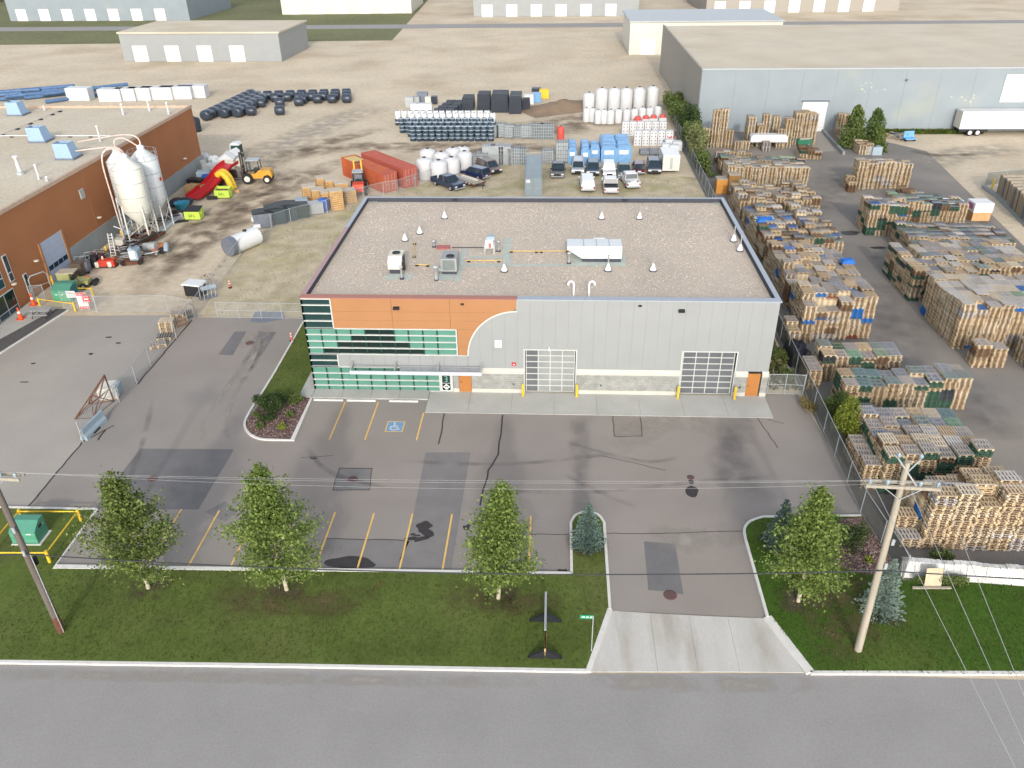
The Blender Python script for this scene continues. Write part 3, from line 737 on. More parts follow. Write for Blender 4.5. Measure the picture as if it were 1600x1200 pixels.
# the lower, front parapet flashings
CX, CZ, CR = 17.4, 3.55, 4.15
b = MB(); b.box(-.12, -.12, BH - .1, CX, .58, BH); bp(b, 'parapet_cap', M_ORGT, 'salmon coloured parapet cap')
b = MB(); b.box(CX + .01, -.12, BH - .1, BW + .12, .58, BH); bp(b, 'parapet_cap', M_BLUECAP)
bp(MB().box(-.12, .585, BH - .1, .28, 16.2, BH), 'parapet_cap', M_PINKCAP, 'mauve parapet cap on the side')
bp(MB().box(-.12, 16.21, BH - .1, .28, BD + .12, BH), 'parapet_cap', M_BLUECAP)
bp(MB().box(BW - .28, .585, BH - .1, BW + .12, BD + .12, BH), 'parapet_cap', M_BLUECAP)
bp(MB().box(.285, BD - .28, BH - .1, BW - .285, BD + .12, BH), 'parapet_cap', M_BLUECAP)
for x in (9.4, 27.4): bp(MB().box(x, BD - .34, RZ + .12, x + .6, BD - .24, BH - .02), 'scupper', M_BLACK)
def arc_z(x):
    d = CX - x
    return CZ + math.sqrt(max(0, CR * CR - d * d)) if x < CX else CZ + CR
def arc_x(z):
    d = z - CZ
    return CX - math.sqrt(max(0, CR * CR - d * d)) if d < CR else CX
# vertical grey panels
TOPZ = BH - .1
seams = [13.28 + i * (BW - 13.28) / 24 for i in range(25)]
DOORS = ((18.0, 22.2), (30.9, 35.25))
def panel_poly(a, c, zb):
    if c <= CX:
        top = [(x, arc_z(x)) for x in [c + (a - c) * i / 6 for i in range(7)]]
    elif a < CX:
        top = [(c, TOPZ), (CX, TOPZ), (CX, CZ + CR)] + [(x, arc_z(x)) for x in [CX + (a - CX) * i / 4 for i in range(1, 5)]]
    else:
        top = [(c, TOPZ), (a, TOPZ)]
    return [(a, zb), (c, zb)] + top
for i in range(24):
    a, c = seams[i] + .0035, seams[i + 1] - .0035
    spans = [(a, c, 2.38)]
    for d0, d1 in DOORS:
        out = []
        for s0, s1, zb in spans:
            if s1 <= d0 or s0 >= d1: out.append((s0, s1, zb)); continue
            if s0 < d0: out.append((s0, d0, zb))
            if s1 > d1: out.append((d1, s1, zb))
            out.append((max(s0, d0), min(s1, d1), 4.12))
        spans = out
    b = MB()
    for s0, s1, zb in spans:
        if s1 - s0 > .04: b.prism(panel_poly(s0, s1, zb), -.05, .41, axis='y')
    bp(b, 'wall_panel', M_GREYP)
# grey band under the upper glazing
for i in range(11):
    a, c = 2.36 + i * (13.27 - 2.36) / 11, 2.36 + (i + 1) * (13.27 - 2.36) / 11
    bp(MB().box(a + .006, -.05, 2.38, c - .006, .41, 3.545), 'wall_panel', M_GREYP)
# orange cladding planks
rows = [(7.5, TOPZ), (6.72, 7.49), (5.99, 6.71)]
cols = [(2.4, 7.27), (7.29, 11.98), (12.0, None)]
for z0, z1 in rows:
    for a, c in cols:
        if c: b = MB().box(a, -.06, z0, c, .41, z1)
        else:
            right = [(arc_x(z0 + (z1 - z0) * k / 6), z0 + (z1 - z0) * k / 6) for k in range(7)]
            b = MB().prism([(a, z1), (a, z0)] + right, -.06, .41, axis='y')
        bp(b, 'cladding_plank', M_ORGP)
for z0, z1 in ((5.2, 5.98), (4.4, 5.19), (3.58, 4.39)):
    right = [(arc_x(z0 + (z1 - z0) * k / 6), z0 + (z1 - z0) * k / 6) for k in range(7)]
    bp(MB().prism([(12.5, z1), (12.5, z0)] + right, -.06, .41, axis='y'), 'cladding_plank', M_ORGP)
# curved trim between orange and grey
b = MB(); A = arc(CX, CZ, CR, 180, 90, 28); Bq = arc(CX, CZ, CR - .12, 180, 90, 28)
for i in range(28):
    (x0, z0), (x1, z1), (x2, z2), (x3, z3) = A[i], A[i + 1], Bq[i + 1], Bq[i]
    b.prism([(x0, z0), (x1, z1), (x2, z2), (x3, z3)], -.09, -.05, axis='y')
bp(b, 'curved_trim', M_MULL)
bp(MB().box(CX - .06, -.09, CZ + CR, CX + .06, -.05, TOPZ), 'trim', M_GREYP2)
bp(MB().box(12.45, -.085, 3.5, 13.3, -.05, 3.57), 'trim', M_MULL)
# side and back walls: corrugated grey sheet in bays
for k in range(12):
    y0 = .6 + k * (BD - .6) / 12; y1 = .6 + (k + 1) * (BD - .6) / 12
    bp(MB().box(-.05, y0 + .006 if k else 3.1, 0, .118, y1 - .006, TOPZ), 'wall_panel', M_ORGP if k < 7 else M_GREYP)
    bp(MB().box(BW - .118, y0 + .006, 0, BW + .05, y1 - .006, TOPZ), 'wall_panel', M_GREYP)
for k in range(19):
    bp(MB().box(.13 + k * (BW - .26) / 19 + .006, BD - .118, 0, .13 + (k + 1) * (BW - .26) / 19 - .006, BD + .05, TOPZ), 'wall_panel', M_GREYP)
# masonry base
def base_run(x0, x1):
    bp(MB().box(x0, -.14, 0, x1, .41, .4), 'concrete_base', M_LEDGE)
    bp(MB().prism([(.41, 1.92), (-.2, 1.92), (-.2, 2.12), (-.06, 2.38), (.41, 2.38)], x0, x1, axis='x'), 'ledge', M_LEDGE)
    b = MB(); rnd = random.Random(int(x0 * 10)); nz = 8
    b.box(x0, -.1, .4, x1, .41, 1.92)
    for r in range(nz):
        z0 = .41 + r * 1.5 / nz; x = x0 - (.2 if r % 2 else 0)
        while x < x1 - .05:
            w = .4
            a, c = max(x, x0) + .006, min(x + w, x1) - .006
            if c - a > .03: b.box(a, -.125 - rnd.uniform(0, .02), z0 + .006, c, -.09, z0 + 1.5 / nz - .006)
            x += w
    stuff(bp(b, 'masonry_blocks', M_STONE))
for x0, x1 in ((11.93, 12.42), (13.5, 17.92), (22.28, 30.82), (35.33, 36.36), (37.52, 38.06)): base_run(x0, x1)
# glazing
def glazing(name, x0, x1, zs, xs, dark=None, mats=(M_TEAL, M_DTEAL), label=None, verts=True):
    fr = MB()
    for z in zs: fr.box(x0 - .02, -.13, z - .045, x1 + .03, .06, z + .045)
    for x in ((x0, x1)): fr.box(x - .05, -.10, zs[-1] + .045, x + .05, .05, zs[0] - .045)
    f = bp(fr, name, M_MULL, label)
    if verts:
        for x in xs[1:-1]: MB().box(x - .055, -.065, zs[-1] + .046, x + .055, .055, zs[0] - .046).build('dark_mullion', M_DMULL, f)
    for r in range(len(zs) - 1):
        for i in range(len(xs) - 1):
            d = dark and dark(r, i)
            MB().box(xs[i] + .05, .0, zs[r + 1] + .04, xs[i + 1] - .05, .04, zs[r] - .04).build('glass_pane', mats[1] if d else mats[0], f)
    return f
UX = [0.0, 1.25, 2.5, 3.71, 4.9, 6.1, 7.29, 8.47, 9.66, 10.84, 12.42]
LX = [0.0, 1.22, 2.46, 3.72, 4.94, 6.17, 7.34, 8.56, 9.73, 10.8]
DK = {0: (4, 5), 1: (3, 4, 5), 2: (2, 3, 4, 5, 6), 3: (1, 2, 3, 4, 5, 6, 7)}
glazing('corner_window', 0.0, 2.36, [8.6, 8.05, 7.3, 6.63, 5.97], [0.0, 2.36], lambda r, i: True, label='tall dark glazed corner of four panes', verts=False)
glazing('ribbon_window', 0.0, 12.42, [5.95, 5.38, 4.78, 4.16, 3.58], UX, lambda r, i: i in DK[r], (M_TEAL, M_DGLASS), 'upper ribbon of teal panes with a stepped dark middle')
glazing('corner_window', 0.0, 2.34, [3.55, 2.95, 2.37], [0.0, 2.34], lambda r, i: True, label='two dark corner panes between the ribbons', verts=False)
glazing('ribbon_window', 0.0, 10.8, [2.35, 1.73, 1.1, .53, .05], LX, None, (M_TEAL, M_TEAL), 'ground floor ribbon of teal panes')
# the glazing turns the corner
fr = MB(); side = bp(fr.box(-.06, -.1, 0, .05, .0, 8.6), 'corner_post', M_DMULL)
for z0, z1 in ((5.99, 8.58), (3.6, 5.93), (2.4, 3.53), (.08, 2.33)):
    for k in range(2):
        MB().box(-.04, .06 + k * 1.5, z0, 0.0, 1.5 + k * 1.5, z1).build('glass_pane', M_DTEAL, side)
b = MB()
for z in (8.6, 5.96, 3.56, 2.36, .05): b.box(-.1, .06, z - .04, .03, 3.08, z + .04)
b.build('white_mullion', M_MULL, side)
# entrance door with decals
d = bp(MB().box(10.86, -.08, 0, 11.9, .05, 2.35), 'entrance_door', M_MULL, 'white framed glass entrance door with decals')
MB().box(11.0, -.095, .9, 11.68, -.082, 1.62).build('glass_pane', M_DTEAL, d)
MB().box(11.0, -.095, .2, 11.68, -.082, .84).build('glass_pane', M_DGLASS, d)
b = MB()
for x0, z0, x1, z1 in ((11.22, 1.5, 11.44, 1.55), (11.38, 1.06, 11.44, 1.5), (11.24, 1.26, 11.38, 1.31), (11.22, 1.02, 11.44, 1.07)): b.box(x0, -.1, z0, x1, -.096, z1)
b.build('number_decal', mat('decal_pale', lin(140, 186, 170), .5), d)
MB().prism([(11.34, .22), (11.64, .52), (11.34, .82), (11.04, .52)], -.1, -.096, axis='y').build('diamond_decal', M_WHITE, d)
b = MB()
for x0, z0, x1, z1 in ((11.22, .56, 11.46, .62), (11.22, .44, 11.28, .56), (11.4, .44, 11.46, .56), (11.31, .48, 11.37, .54)): b.box(x0, -.104, z0, x1, -.101, z1)
b.build('emblem', M_DTEAL, d)
# orange service doors
for x in (12.46, 36.4):
    d = bp(MB().box(x, -.06, 0, x + 1.02, .05, 2.16), 'service_door', M_ORGD)
    MB().box(x - .05, -.03, 0, x - .005, .05, 2.2).build('door_frame', M_ORGT, d)
    MB().box(x + .1, -.1, .98, x + .2, -.062, 1.04).build('handle', M_BLACK, d)
# overhead doors: four by seven panes in pale frames, set back in the wall
for (x0, x1), m, lb in ((DOORS[0], M_DOORL, 'overhead door with bright panes'), (DOORS[1], M_DOORG, 'overhead door with grey panes')):
    fr = MB(); zt = 4.06; nzr = 7
    xs = [x0 + .1 + i * (x1 - x0 - .2) / 4 for i in range(5)]; zs = [.03 + i * (zt - .03) / nzr for i in range(nzr + 1)]
    for x in xs: fr.box(x - .035, .2, .03, x + .035, .3, zt)
    for z in zs: fr.box(x0 + .05, .195, max(z - .035, .02), x1 - .05, .305, z + .035)
    d = bp(fr, 'overhead_door', M_MULL, lb)
    for i in range(4):
        for j in range(nzr):
            MB().box(xs[i] + .03, .24, zs[j] + .03, xs[i + 1] - .03, .26, zs[j + 1] - .03).build('pane', m if not (lb.endswith('bright panes') and i == 0) else M_DOORG, d)  # painted reflection on the first door leaves its left column grey
    b = MB(); b.box(x0 - .1, -.07, 0, x0, .41, 4.12); b.box(x1, -.07, 0, x1 + .1, .41, 4.12); b.box(x0 - .1, -.072, 4.12, x1 + .1, .3, 4.22)
    bp(b, 'door_surround', M_MULL)
# canopy: open frame of a fascia beam on brackets
b = MB(); b.box(3.55, -1.34, 2.36, 14.5, -1.26, 2.68); can = bp(b, 'canopy', mat('canopy_metal', lin(206, 212, 220), .45, var=.03))
MB().box(3.6, -.2, 2.42, 14.45, -.08, 2.56).build('wall_rail', M_GREYP, can)
MB().box(7.6, -1.25, 2.44, 14.45, -.2, 2.47).build('deck', mat('canopy_deck', lin(196, 200, 204), .5, alpha=.75), can)
for x in (3.6, 7.25, 10.85, 14.42):
    MB().prism([(-.06, 3.0), (-1.26, 2.68), (-1.26, 2.5), (-.06, 2.5), (-.06, 2.62), (-.9, 2.6), (-.06, 2.86)], x - .045, x + .045, axis='x').build('bracket', M_GALV, can)
# fittings
for x, z, s in ((7.69, 7.87, 1.0), (13.03, 8.25, .55), (27.12, 8.25, .55), (30.4, 7.87, 1.0)):
    MB().prism([(-.06, z + .12 * s), (-.36 * s, z + .06 * s), (-.36 * s, z - .08 * s), (-.06, z - .14 * s)], x - .24 * s, x + .24 * s, axis='x').build('wall_light', M_BLACK, bld)
bp(MB().box(15.54, -.11, 4.38, 16.1, -.05, 5.03), 'wall_plate', M_WHITE)
b = MB(); b.box(19.9, -.3, 4.2, 20.1, -.06, 4.3); b.box(19.96, -.25, 4.3, 20.04, -.1, 4.5); bp(b, 'camera', M_WHITE)
bell = bp(MB().box(16.92, -.14, 2.66, 17.26, -.05, 2.96), 'fire_alarm', M_RED, 'red fire alarm box')
MB().box(17.02, -.16, 2.76, 17.16, -.14, 2.86).build('strobe', M_WHITE, bell)
for x in (17.0, 24.3, 35.8): bp(MB().box(x, -.22, .86, x + .1, -.13, .96), 'hose_tap', M_BLACK)
for x in (17.85, 22.35, 30.75, 35.42):
    lb = {17.85: 'yellow bollard left of the bright overhead door', 22.35: 'yellow bollard right of the bright overhead door', 30.75: 'yellow bollard left of the grey overhead door', 35.42: 'yellow bollard right of the grey overhead door'}[x]
    o = MB().lathe([(.11, 0), (.11, 1.1), (.08, 1.18), (.02, 1.2)], 12).build('bollard', M_YELLOW, None, (x, -.62, .045))
    tag(o, lb, 'bollard', 'yellow bollards beside the overhead doors')

# ------------------------------------------------------------------ on the roof
rg = 'roof vents on the gravel roof'
v0 = None
VL = ((695, 341, 'near the back edge, left of centre'), (940, 342, 'near the back edge, left of a pair'), (999, 342, 'near the back edge, right of a pair'), (656, 365, 'right of the pair left of the air units'),
      (633, 376, 'left of the pair above the air units'), (1146, 377, 'farther of two by the right parapet'), (1156, 392, 'nearer of two by the right parapet'), (950, 423, 'in front of the pale duct hood'),
      (1020, 423, 'standing alone right of the pale duct hood'), (788, 424, 'beside the paver strip in the middle'))
VP = ((9.18, 20.09, 8.27), (25.04, 20.09, 8.27), (28.82, 20.13, 8.27), (7.29, 15.66, 8.27), (6.16, 13.76, 8.27), (37.03, 14.05, 8.27), (37.15, 11.65, 8.27), (24.97, 6.85, 8.27), (28.83, 6.92, 8.27), (16.01, 6.55, 8.27))
vp = {}
for p, l in zip(VP, VL):
    lb = 'white cone vent ' + l[2]
    if v0 is None:
        v0 = thing('roof_vent', lb, 'vent', p, 0, rg)
        vp[MB().lathe([(.34, 0), (.34, .08), (.3, .1)], 14).build('collar', M_MEMB, v0)] = []
        vp[MB().lathe([(.3, .1), (.1, .6), (.07, .68)], 14).build('cone', M_WHITE, v0)] = []
        vp[MB().lathe([(.06, .62), (.06, 1.35), (.09, 1.38), (.09, 1.45)], 10).build('pipe', M_GALV, v0)] = []
    else: copy_thing(v0, vp, p, 0, lb)
for p, lb, s in (((21.90, 1.30, 8.27), 'white gooseneck pipe on the front roof edge, left one', -1), ((23.13, 1.32, 8.27), 'white gooseneck pipe on the front roof edge, right one', 1)):
    t = thing('gooseneck_pipe', lb, 'pipe', (p[0], p[1], RZ), 0, 'gooseneck pipes at the roof edge')
    MB().tube([(0, 0, 0), (0, 0, 1.2)] + [(s * (.22 - .22 * math.cos(R(a))), 0, 1.2 + .22 * math.sin(R(a))) for a in range(30, 181, 30)] + [(s * .44, 0, 1.1)], .085, 10).build('pipe', M_WHITE, t)
    MB().lathe([(.16, 0), (.12, .12)], 12).build('collar', M_MEMB, t)
def stub(p, lb, h=.8, r=.11):
    t = thing('pipe_stub', lb, 'pipe', (p[0], p[1], RZ), 0, 'short galvanised flues on the roof')
    MB().lathe([(.2, 0), (.2, .1), (.14, .14)], 10).build('collar', M_MEMB, t)
    MB().lathe([(r, .1), (r, h), (r * 1.5, h + .02), (r * 1.5, h + .16), (.02, h + .2)], 10).build('flue', M_GALV, t)
stub((21.62, 8.37, 8.27), 'short flue at the left end of the pale duct hood', .9)
stub((9.13, 12.16, 8.27), 'short flue beside the red roof patch', .5, .14)
stub((10.36, 4.52, 8.27), 'stout flue beside the air unit with the grey grille', 1.15, .17)
stub((7.37, 4.74, 8.27), 'flue in front of the cream air unit', 1.0, .1)
stub((15.22, 11.14, 8.27), 'short flue right of the small white roof unit', .9, .12)
stub((38.03, 15.57, 8.27), 'stub pipe tucked against the right parapet', .3, .1)
p = (6.63, 5.82, 8.27)
t = thing('air_unit', 'cream rooftop air unit with a rain hood and round fan', 'air conditioner', (p[0], p[1] + .9, RZ))
MB().box(-.5, -.85, 0, .5, .85, .4).build('curb', M_MEMB, t)
MB().prism([(-.9, .4), (.9, .4), (.9, 1.5), (-.5, 1.5), (-.9, 1.1)], -.6, .6, axis='x').build('housing', M_CREAM, t)
MB().prism([(-.9, .55), (-1.2, .55), (-1.2, .75), (-.9, 1.1)], -.55, .55, axis='x').build('hood', M_CREAM, t)
MB().lathe([(.36, 1.5), (.36, 1.56), (.3, 1.56), (.28, 1.52)], 18, c=(0, .2)).build('fan_guard', M_BLACK, t)
MB().box(.62, -.8, .3, .84, -.5, .95).build('meter', M_BLACK, t)
MB().box(.6, -.4, .6, .64, .6, 1.3).build('side_grille', M_MEMB, t)
p = (11.31, 5.77, 8.27)
t = thing('air_unit', 'grey rooftop air unit with a dark front grille', 'air conditioner', (p[0], p[1] + .9, RZ))
MB().box(-.62, -.9, 0, .6, .9, .3).build('curb', M_MEMB, t)
MB().box(-.68, -.95, .3, .68, .95, 1.45).build('housing', M_GREYP, t)
MB().box(-.52, -.975, .42, .5, -.952, 1.32).build('front_grille', mat('grille_grey', lin(120, 130, 128), .6), t)
MB().lathe([(.36, 1.45), (.36, 1.52), (.3, 1.52), (.28, 1.47)], 18, c=(.1, -.35)).build('fan_guard', M_BLACK, t)
MB().box(-1.0, -.7, .2, -.68, -.4, .5).build('duct', M_GALV, t)
p = (24.40, 8.71, 8.27)
t = thing('duct_hood', 'long pale metal duct hood with a sloping end', 'duct', (p[0] + .15, p[1] + .9, RZ))
MB().box(-1.75, -.85, 0, 1.65, .85, .35).build('curb', M_MEMB, t)
MB().prism([(-1.8, .35), (1.7, .35), (1.7, 1.5), (-3.1, 1.5), (-3.1, 1.2)], -.9, .9, axis='y').build('housing', mat('pale_duct', lin(226, 232, 234), .45, var=.03), t)
for x in (-1.7, -.55, .55): MB().box(x, -.91, 1.49, x + .07, .91, 1.53).build('seam', M_GALV, t)
MB().box(-.75, .9, .7, .3, 1.15, 1.62).build('back_box', M_GALV, t)
p = (14.43, 10.66, 8.27)
t = thing('roof_heater', 'small white roof unit standing on four legs', 'heater', (p[0], p[1] + .3, RZ))
for x in (-.42, .42):
    for y in (-.3, .3): MB().box(x - .08, y - .08, 0, x + .08, y + .08, .9).build('leg', M_GALV, t)
MB().box(-.35, -.35, .5, .35, .35, 1.3).build('housing', M_WHITE, t)
MB().box(-.2, -.3, 1.3, .5, .3, 1.6).build('cowl', M_LTBLUE, t)
MB().box(-.08, -.365, .55, .18, -.352, 1.0).build('burner_panel', M_ORGT, t)
b = MB(); q = [(10.86, 11.72, 8.45), (13.88, 11.77, 8.45)]; b.tube([(a[0], a[1], RZ + .14) for a in q], .04, 6)
tag(b.build('drain_pipe', M_BLACK), 'thin black pipe running to the small white roof unit', 'pipe')
b = MB(); q = [(9.39, 12.00, 8.27), (10.64, 12.02, 8.27)]
tag(MB().box(q[0][0], q[0][1] - .45, RZ + .01, q[1][0], q[1][1] + .45, RZ + .1).build('roof_hatch', mat('dull_red', lin(190, 112, 106), .7)), 'flat dull red roof hatch between the air units', 'hatch')
def gas(name, lb, P):
    t = thing(name, lb, 'gas pipe', (0, 0, 0), 0, 'yellow gas pipes on the roof')
    MB().tube([(a[0], a[1], RZ + .16) for a in P], .045, 6).build('pipe', mat('gas_yellow', lin(222, 190, 110), .6), t)
    for a, c in zip(P[:-1], P[1:]):
        for k in (.08, .92): MB().cbox((a[0] + (c[0] - a[0]) * k, a[1] + (c[1] - a[1]) * k, RZ + .06), (.28, .18, .12)).build('block', M_BLACK, t)
gas('gas_pipe', 'yellow gas pipe running to the duct hood', [(16.17, 10.92, 8.30), (18.92, 10.89, 8.30), (21.71, 11.01, 8.30)])
gas('gas_pipe', 'yellow gas pipe between the grey air unit and the paver strip', [(12.47, 8.58, 8.30), (15.66, 8.64, 8.30)])
gas('gas_pipe', 'yellow gas pipe between the two air units', [(8.14, 7.62, 8.30), (9.29, 7.50, 8.30)])
gas('gas_pipe', 'short yellow gas pipe behind the cream air unit', [(7.72, 9.25, 8.30), (7.19, 13.03, 8.30)])
for i, P in enumerate(([(6.05, 5.95, 8.27), (8.28, 5.99, 8.27), (8.16, 4.62, 8.27), (5.64, 4.57, 8.27)], [(11.79, 11.88, 8.27), (12.32, 11.89, 8.27), (12.40, 4.29, 8.27), (11.92, 4.29, 8.27)], [(15.49, 14.57, 8.27), (16.22, 14.58, 8.27), (16.48, 8.28, 8.27), (15.74, 8.27, 8.27)],
          [(12.62, 10.01, 8.27), (15.69, 10.06, 8.27), (15.73, 9.46, 8.27), (12.62, 9.40, 8.27)], [(12.07, 8.06, 8.27), (22.02, 8.30, 8.27), (22.06, 7.80, 8.27), (12.06, 7.55, 8.27)], [(21.93, 10.17, 8.27), (26.67, 10.55, 8.27), (26.64, 7.88, 8.27), (22.12, 7.80, 8.27)],
          [(10.29, 5.89, 8.27), (11.85, 5.92, 8.27), (11.78, 4.55, 8.27), (10.25, 4.52, 8.27)], [(-0.55, 25.71, 8.27), (1.33, 25.73, 8.27), (1.36, 24.87, 8.27), (0.32, 24.86, 8.27)], [(36.71, 26.05, 8.27), (37.78, 26.06, 8.27), (37.59, 24.18, 8.27), (36.84, 25.21, 8.27)])):
    q = [(a[0], a[1]) for a in P]
    o = sheet('roof_paver', q, RZ + .006 + .004 * i, M_PALEGR, bld)
b = MB(); rnd = random.Random(9)
while len(b.f) < 16000 * 3:
    x, y = rnd.uniform(.4, BW - .4), rnd.uniform(.7, BD - .5); s = rnd.uniform(.025, .05)
    if rnd.random() < .25: s *= 1.5
    b.add([(x - s, y - s * .8, RZ), (x + s, y - s * .6, RZ), (x, y + s, RZ), (x + s * .1, y, RZ + s * .7)], [(0, 1, 3), (1, 2, 3), (2, 0, 3)], rnd.choice((0, 0, 1, 1, 2, 3)))
stuff(bp(b, 'gravel_stones', [mat('stone_pale', lin(220, 208, 194, .74), .9), mat('stone_tan', lin(206, 188, 168, .74), .9), mat('stone_pink', lin(214, 194, 184, .74), .9), mat('stone_dark', lin(188, 176, 164, .74), .9)]))

# ------------------------------------------------------------------ the pallet yard
import numpy as np
from bpy_extras.object_utils import world_to_camera_view
M_PDECK = mat('pallet_deck', (1, 1, 1), 0.9, var=0.14, scale=1.3, fine=0.12, fscale=9, src='object', stretch=(3, 0.6, 1))
M_PSIDE = mat('pallet_wood', lin(220, 197, 162), 0.9, var=0.16, scale=1.1, fine=0.12, fscale=8, rand=0.32)
M_PSTUFF = mat('pallet_mixed', (1, 1, 1), 0.9, var=0.1, scale=1.0, fine=0.08, fscale=9, src='attr')
PAL = {'tan': lin(204, 180, 148), 'pale': lin(218, 204, 182), 'grey': lin(176, 170, 166), 'blue-grey': lin(150, 156, 168), 'green': lin(72, 104, 86), 'pale green': lin(146, 176, 150),
       'blue': lin(52, 118, 190), 'teal-grey': lin(128, 148, 150), 'white-grey': lin(206, 202, 198), 'red-brown': lin(150, 78, 66), 'brown': lin(142, 112, 86), 'dark': lin(74, 78, 84), 'shade_brown': lin(122, 102, 84)}
PAINTED = ('green', 'pale green', 'blue', 'dark', 'red-brown', 'teal-grey')
PH_ = 0.172
def pallet_boxes(detail):
    """unit pallet 1 x 1 x PH_: list of (x0,y0,z0,x1,y1,z1,is_side)"""
    B_ = []
    if detail:
        n = 6; w = .108
        for i in range(n):
            x = -.5 + i * (1 - w) / (n - 1); B_.append((x, -.5, PH_ - .022, x + w, .5, PH_, 0))
        for y in (-.5, -.06, .38): B_.append((-.498, y, PH_ - .044, .498, y + .12, PH_ - .0225, 1))
        for x in (-.497, -.06, .377):
            for y in (-.497, -.06, .377): B_.append((x, y, .02, x + .12, y + .12, PH_ - .0445, 1))
        for x in (-.5, -.063, .374): B_.append((x, -.5, 0, x + .126, .5, .0195, 1))
    else:
        B_.append((-.5, -.5, PH_ - .038, .5, .5, PH_, 1))
        for x in (-.497, -.06, .377): B_.append((x, -.497, .018, x + .12, .497, PH_ - .0385, 1))
        for y in (-.5, .38): B_.append((-.499, y, 0, .499, y + .12, .0175, 1))
    return B_
def pallet_mesh(name, w, d, mats):
    b = MB()
    for x0, y0, z0, x1, y1, z1, s in pallet_boxes(True): b.box(x0 * w, y0 * d, z0, x1 * w, y1 * d, z1, s)
    return b.mesh(name, mats)
BOXF = np.array([(3, 2, 1, 0), (4, 5, 6, 7), (0, 1, 5, 4), (1, 2, 6, 5), (2, 3, 7, 6), (3, 0, 4, 7)])
def tmpl(detail):
    V = []
    for x0, y0, z0, x1, y1, z1, s in pallet_boxes(detail):
        V += [(x0, y0, z0), (x1, y0, z0), (x1, y1, z0), (x0, y1, z0), (x0, y0, z1), (x1, y0, z1), (x1, y1, z1), (x0, y1, z1)]
    nb = len(pallet_boxes(detail))
    return np.array(V), np.concatenate([BOXF + 8 * i for i in range(nb)]), np.repeat([s for *_, s in pallet_boxes(detail)], 6)
T_HI, T_LO = tmpl(True), tmpl(False)
def shifted(T, seed):
    """the same pallet with its blocks and boards a little out of true, as nailed by another hand"""
    rn = np.random.RandomState(seed); V, F, S_ = T; V = V.copy()
    for i in range(len(V) // 8):
        V[8 * i:8 * i + 8, 0] += rn.uniform(-.045, .045) if i > 5 else rn.uniform(-.012, .012)
        V[8 * i:8 * i + 8, 1] += rn.uniform(-.012, .012)
    return V, F, S_
T_HIS = [shifted(T_HI, k) for k in range(9)]
ORD = ['first', 'second', 'third', 'fourth', 'fifth', 'sixth', 'seventh', 'eighth', 'ninth', 'tenth', 'eleventh', 'twelfth', 'thirteenth']
PALLETS = []     # (visibility, x, y, z, w, d, rot, deck colour, side colour, label, is_top)
prnd = random.Random(21)
def pick(weights):
    k = list(weights); return prnd.choices(k, [weights[i] for i in k])[0]
def stack(x, y, h, w, d, deck, side, where, run=None, lean=0.0):
    n = max(1, round(h / PH_)); rot = prnd.uniform(-.02, .02); col = pick(side); left = prnd.randint(2, 6)
    for k in range(n):
        if left == 0: col = pick(side); left = prnd.randint(1, 6)
        left -= 1
        top = k == n - 1
        dk = pick(deck) if top else (col if col in PAINTED else 'shade_brown')  # lower bare decks go darker brown, painting shade into the stack openings
        lv = n - 1 - k
        nm = {'tan': 'tan', 'pale': 'pale wood', 'shade_brown': 'bare wood'}.get(dk, dk)
        lb = ('%s pallet topping %s' % (nm, where)) if top else ('%s pallet %s from top, %s' % (nm, ORD[lv] if lv < 13 else 'low', where))
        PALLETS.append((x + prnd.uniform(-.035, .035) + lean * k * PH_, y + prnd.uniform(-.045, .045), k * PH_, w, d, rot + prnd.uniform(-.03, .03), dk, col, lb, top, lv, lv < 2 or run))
def pile(phrase, ref, x0, y0, nx, ny, heights, deck, side, w=1.05, d=1.22, px=1.13, py=1.3, skip=(), jit=.25, skew=0.0):
    """a pile of stacks: nx stacks away from REF, ny rows from front to back; heights is one row list per row (last one repeats)"""
    for j in range(ny):
        H = heights[min(j, len(heights) - 1)]
        for i in range(nx):
            if (i, j) in skip: continue
            h = H[min(i, len(H) - 1)]
            if h <= 0: continue
            h += prnd.uniform(-jit, jit) * (.6 if h < 1.5 else 1)
            row = 'front row' if j == 0 else ORD[j] + ' row'
            stack(x0 + (i + .5) * px, y0 + (j + .5) * py + skew * i, h, w, d, deck, side, '%s stack from the %s, %s, %s' % (ORD[min(i, 12)], ref, row, phrase), run=(j == 0 or i == 0 or i == nx - 1))
GREYS = {'grey': 5, 'blue-grey': 3, 'pale': 2, 'tan': 2, 'white-grey': 2}
TANS = {'tan': 6, 'pale': 4, 'grey': 3, 'white-grey': 2}
S_TAN = {'tan': 8, 'pale': 4, 'brown': 2, 'blue': .25, 'white-grey': 1, 'red-brown': .25}
S_GREEN = {'tan': 7, 'pale': 3, 'green': 3, 'brown': 1, 'dark': .4}
D_TEAL = {'teal-grey': 4, 'blue-grey': 3, 'grey': 3, 'pale green': .6, 'tan': 1}
pile('pile nearest lawn', 'fence', 42.4, -18.35, 6, 4, [[.95, 4.1, 4.3, 3.7, 4.5, 2.6], [1.5, 3.7, 3.9, 4.2, 4.7, 3.6], [0, 2.9, 3.2, 3.9, 4.1, 3.8], [0, 2.4, 2.4, 2.9, 3.0, 2.9]], TANS, {'tan': 8, 'pale': 5, 'brown': 1, 'blue': .5, 'white-grey': 2, 'red-brown': .5}, 1.24, 1.02, 1.36, 1.1)
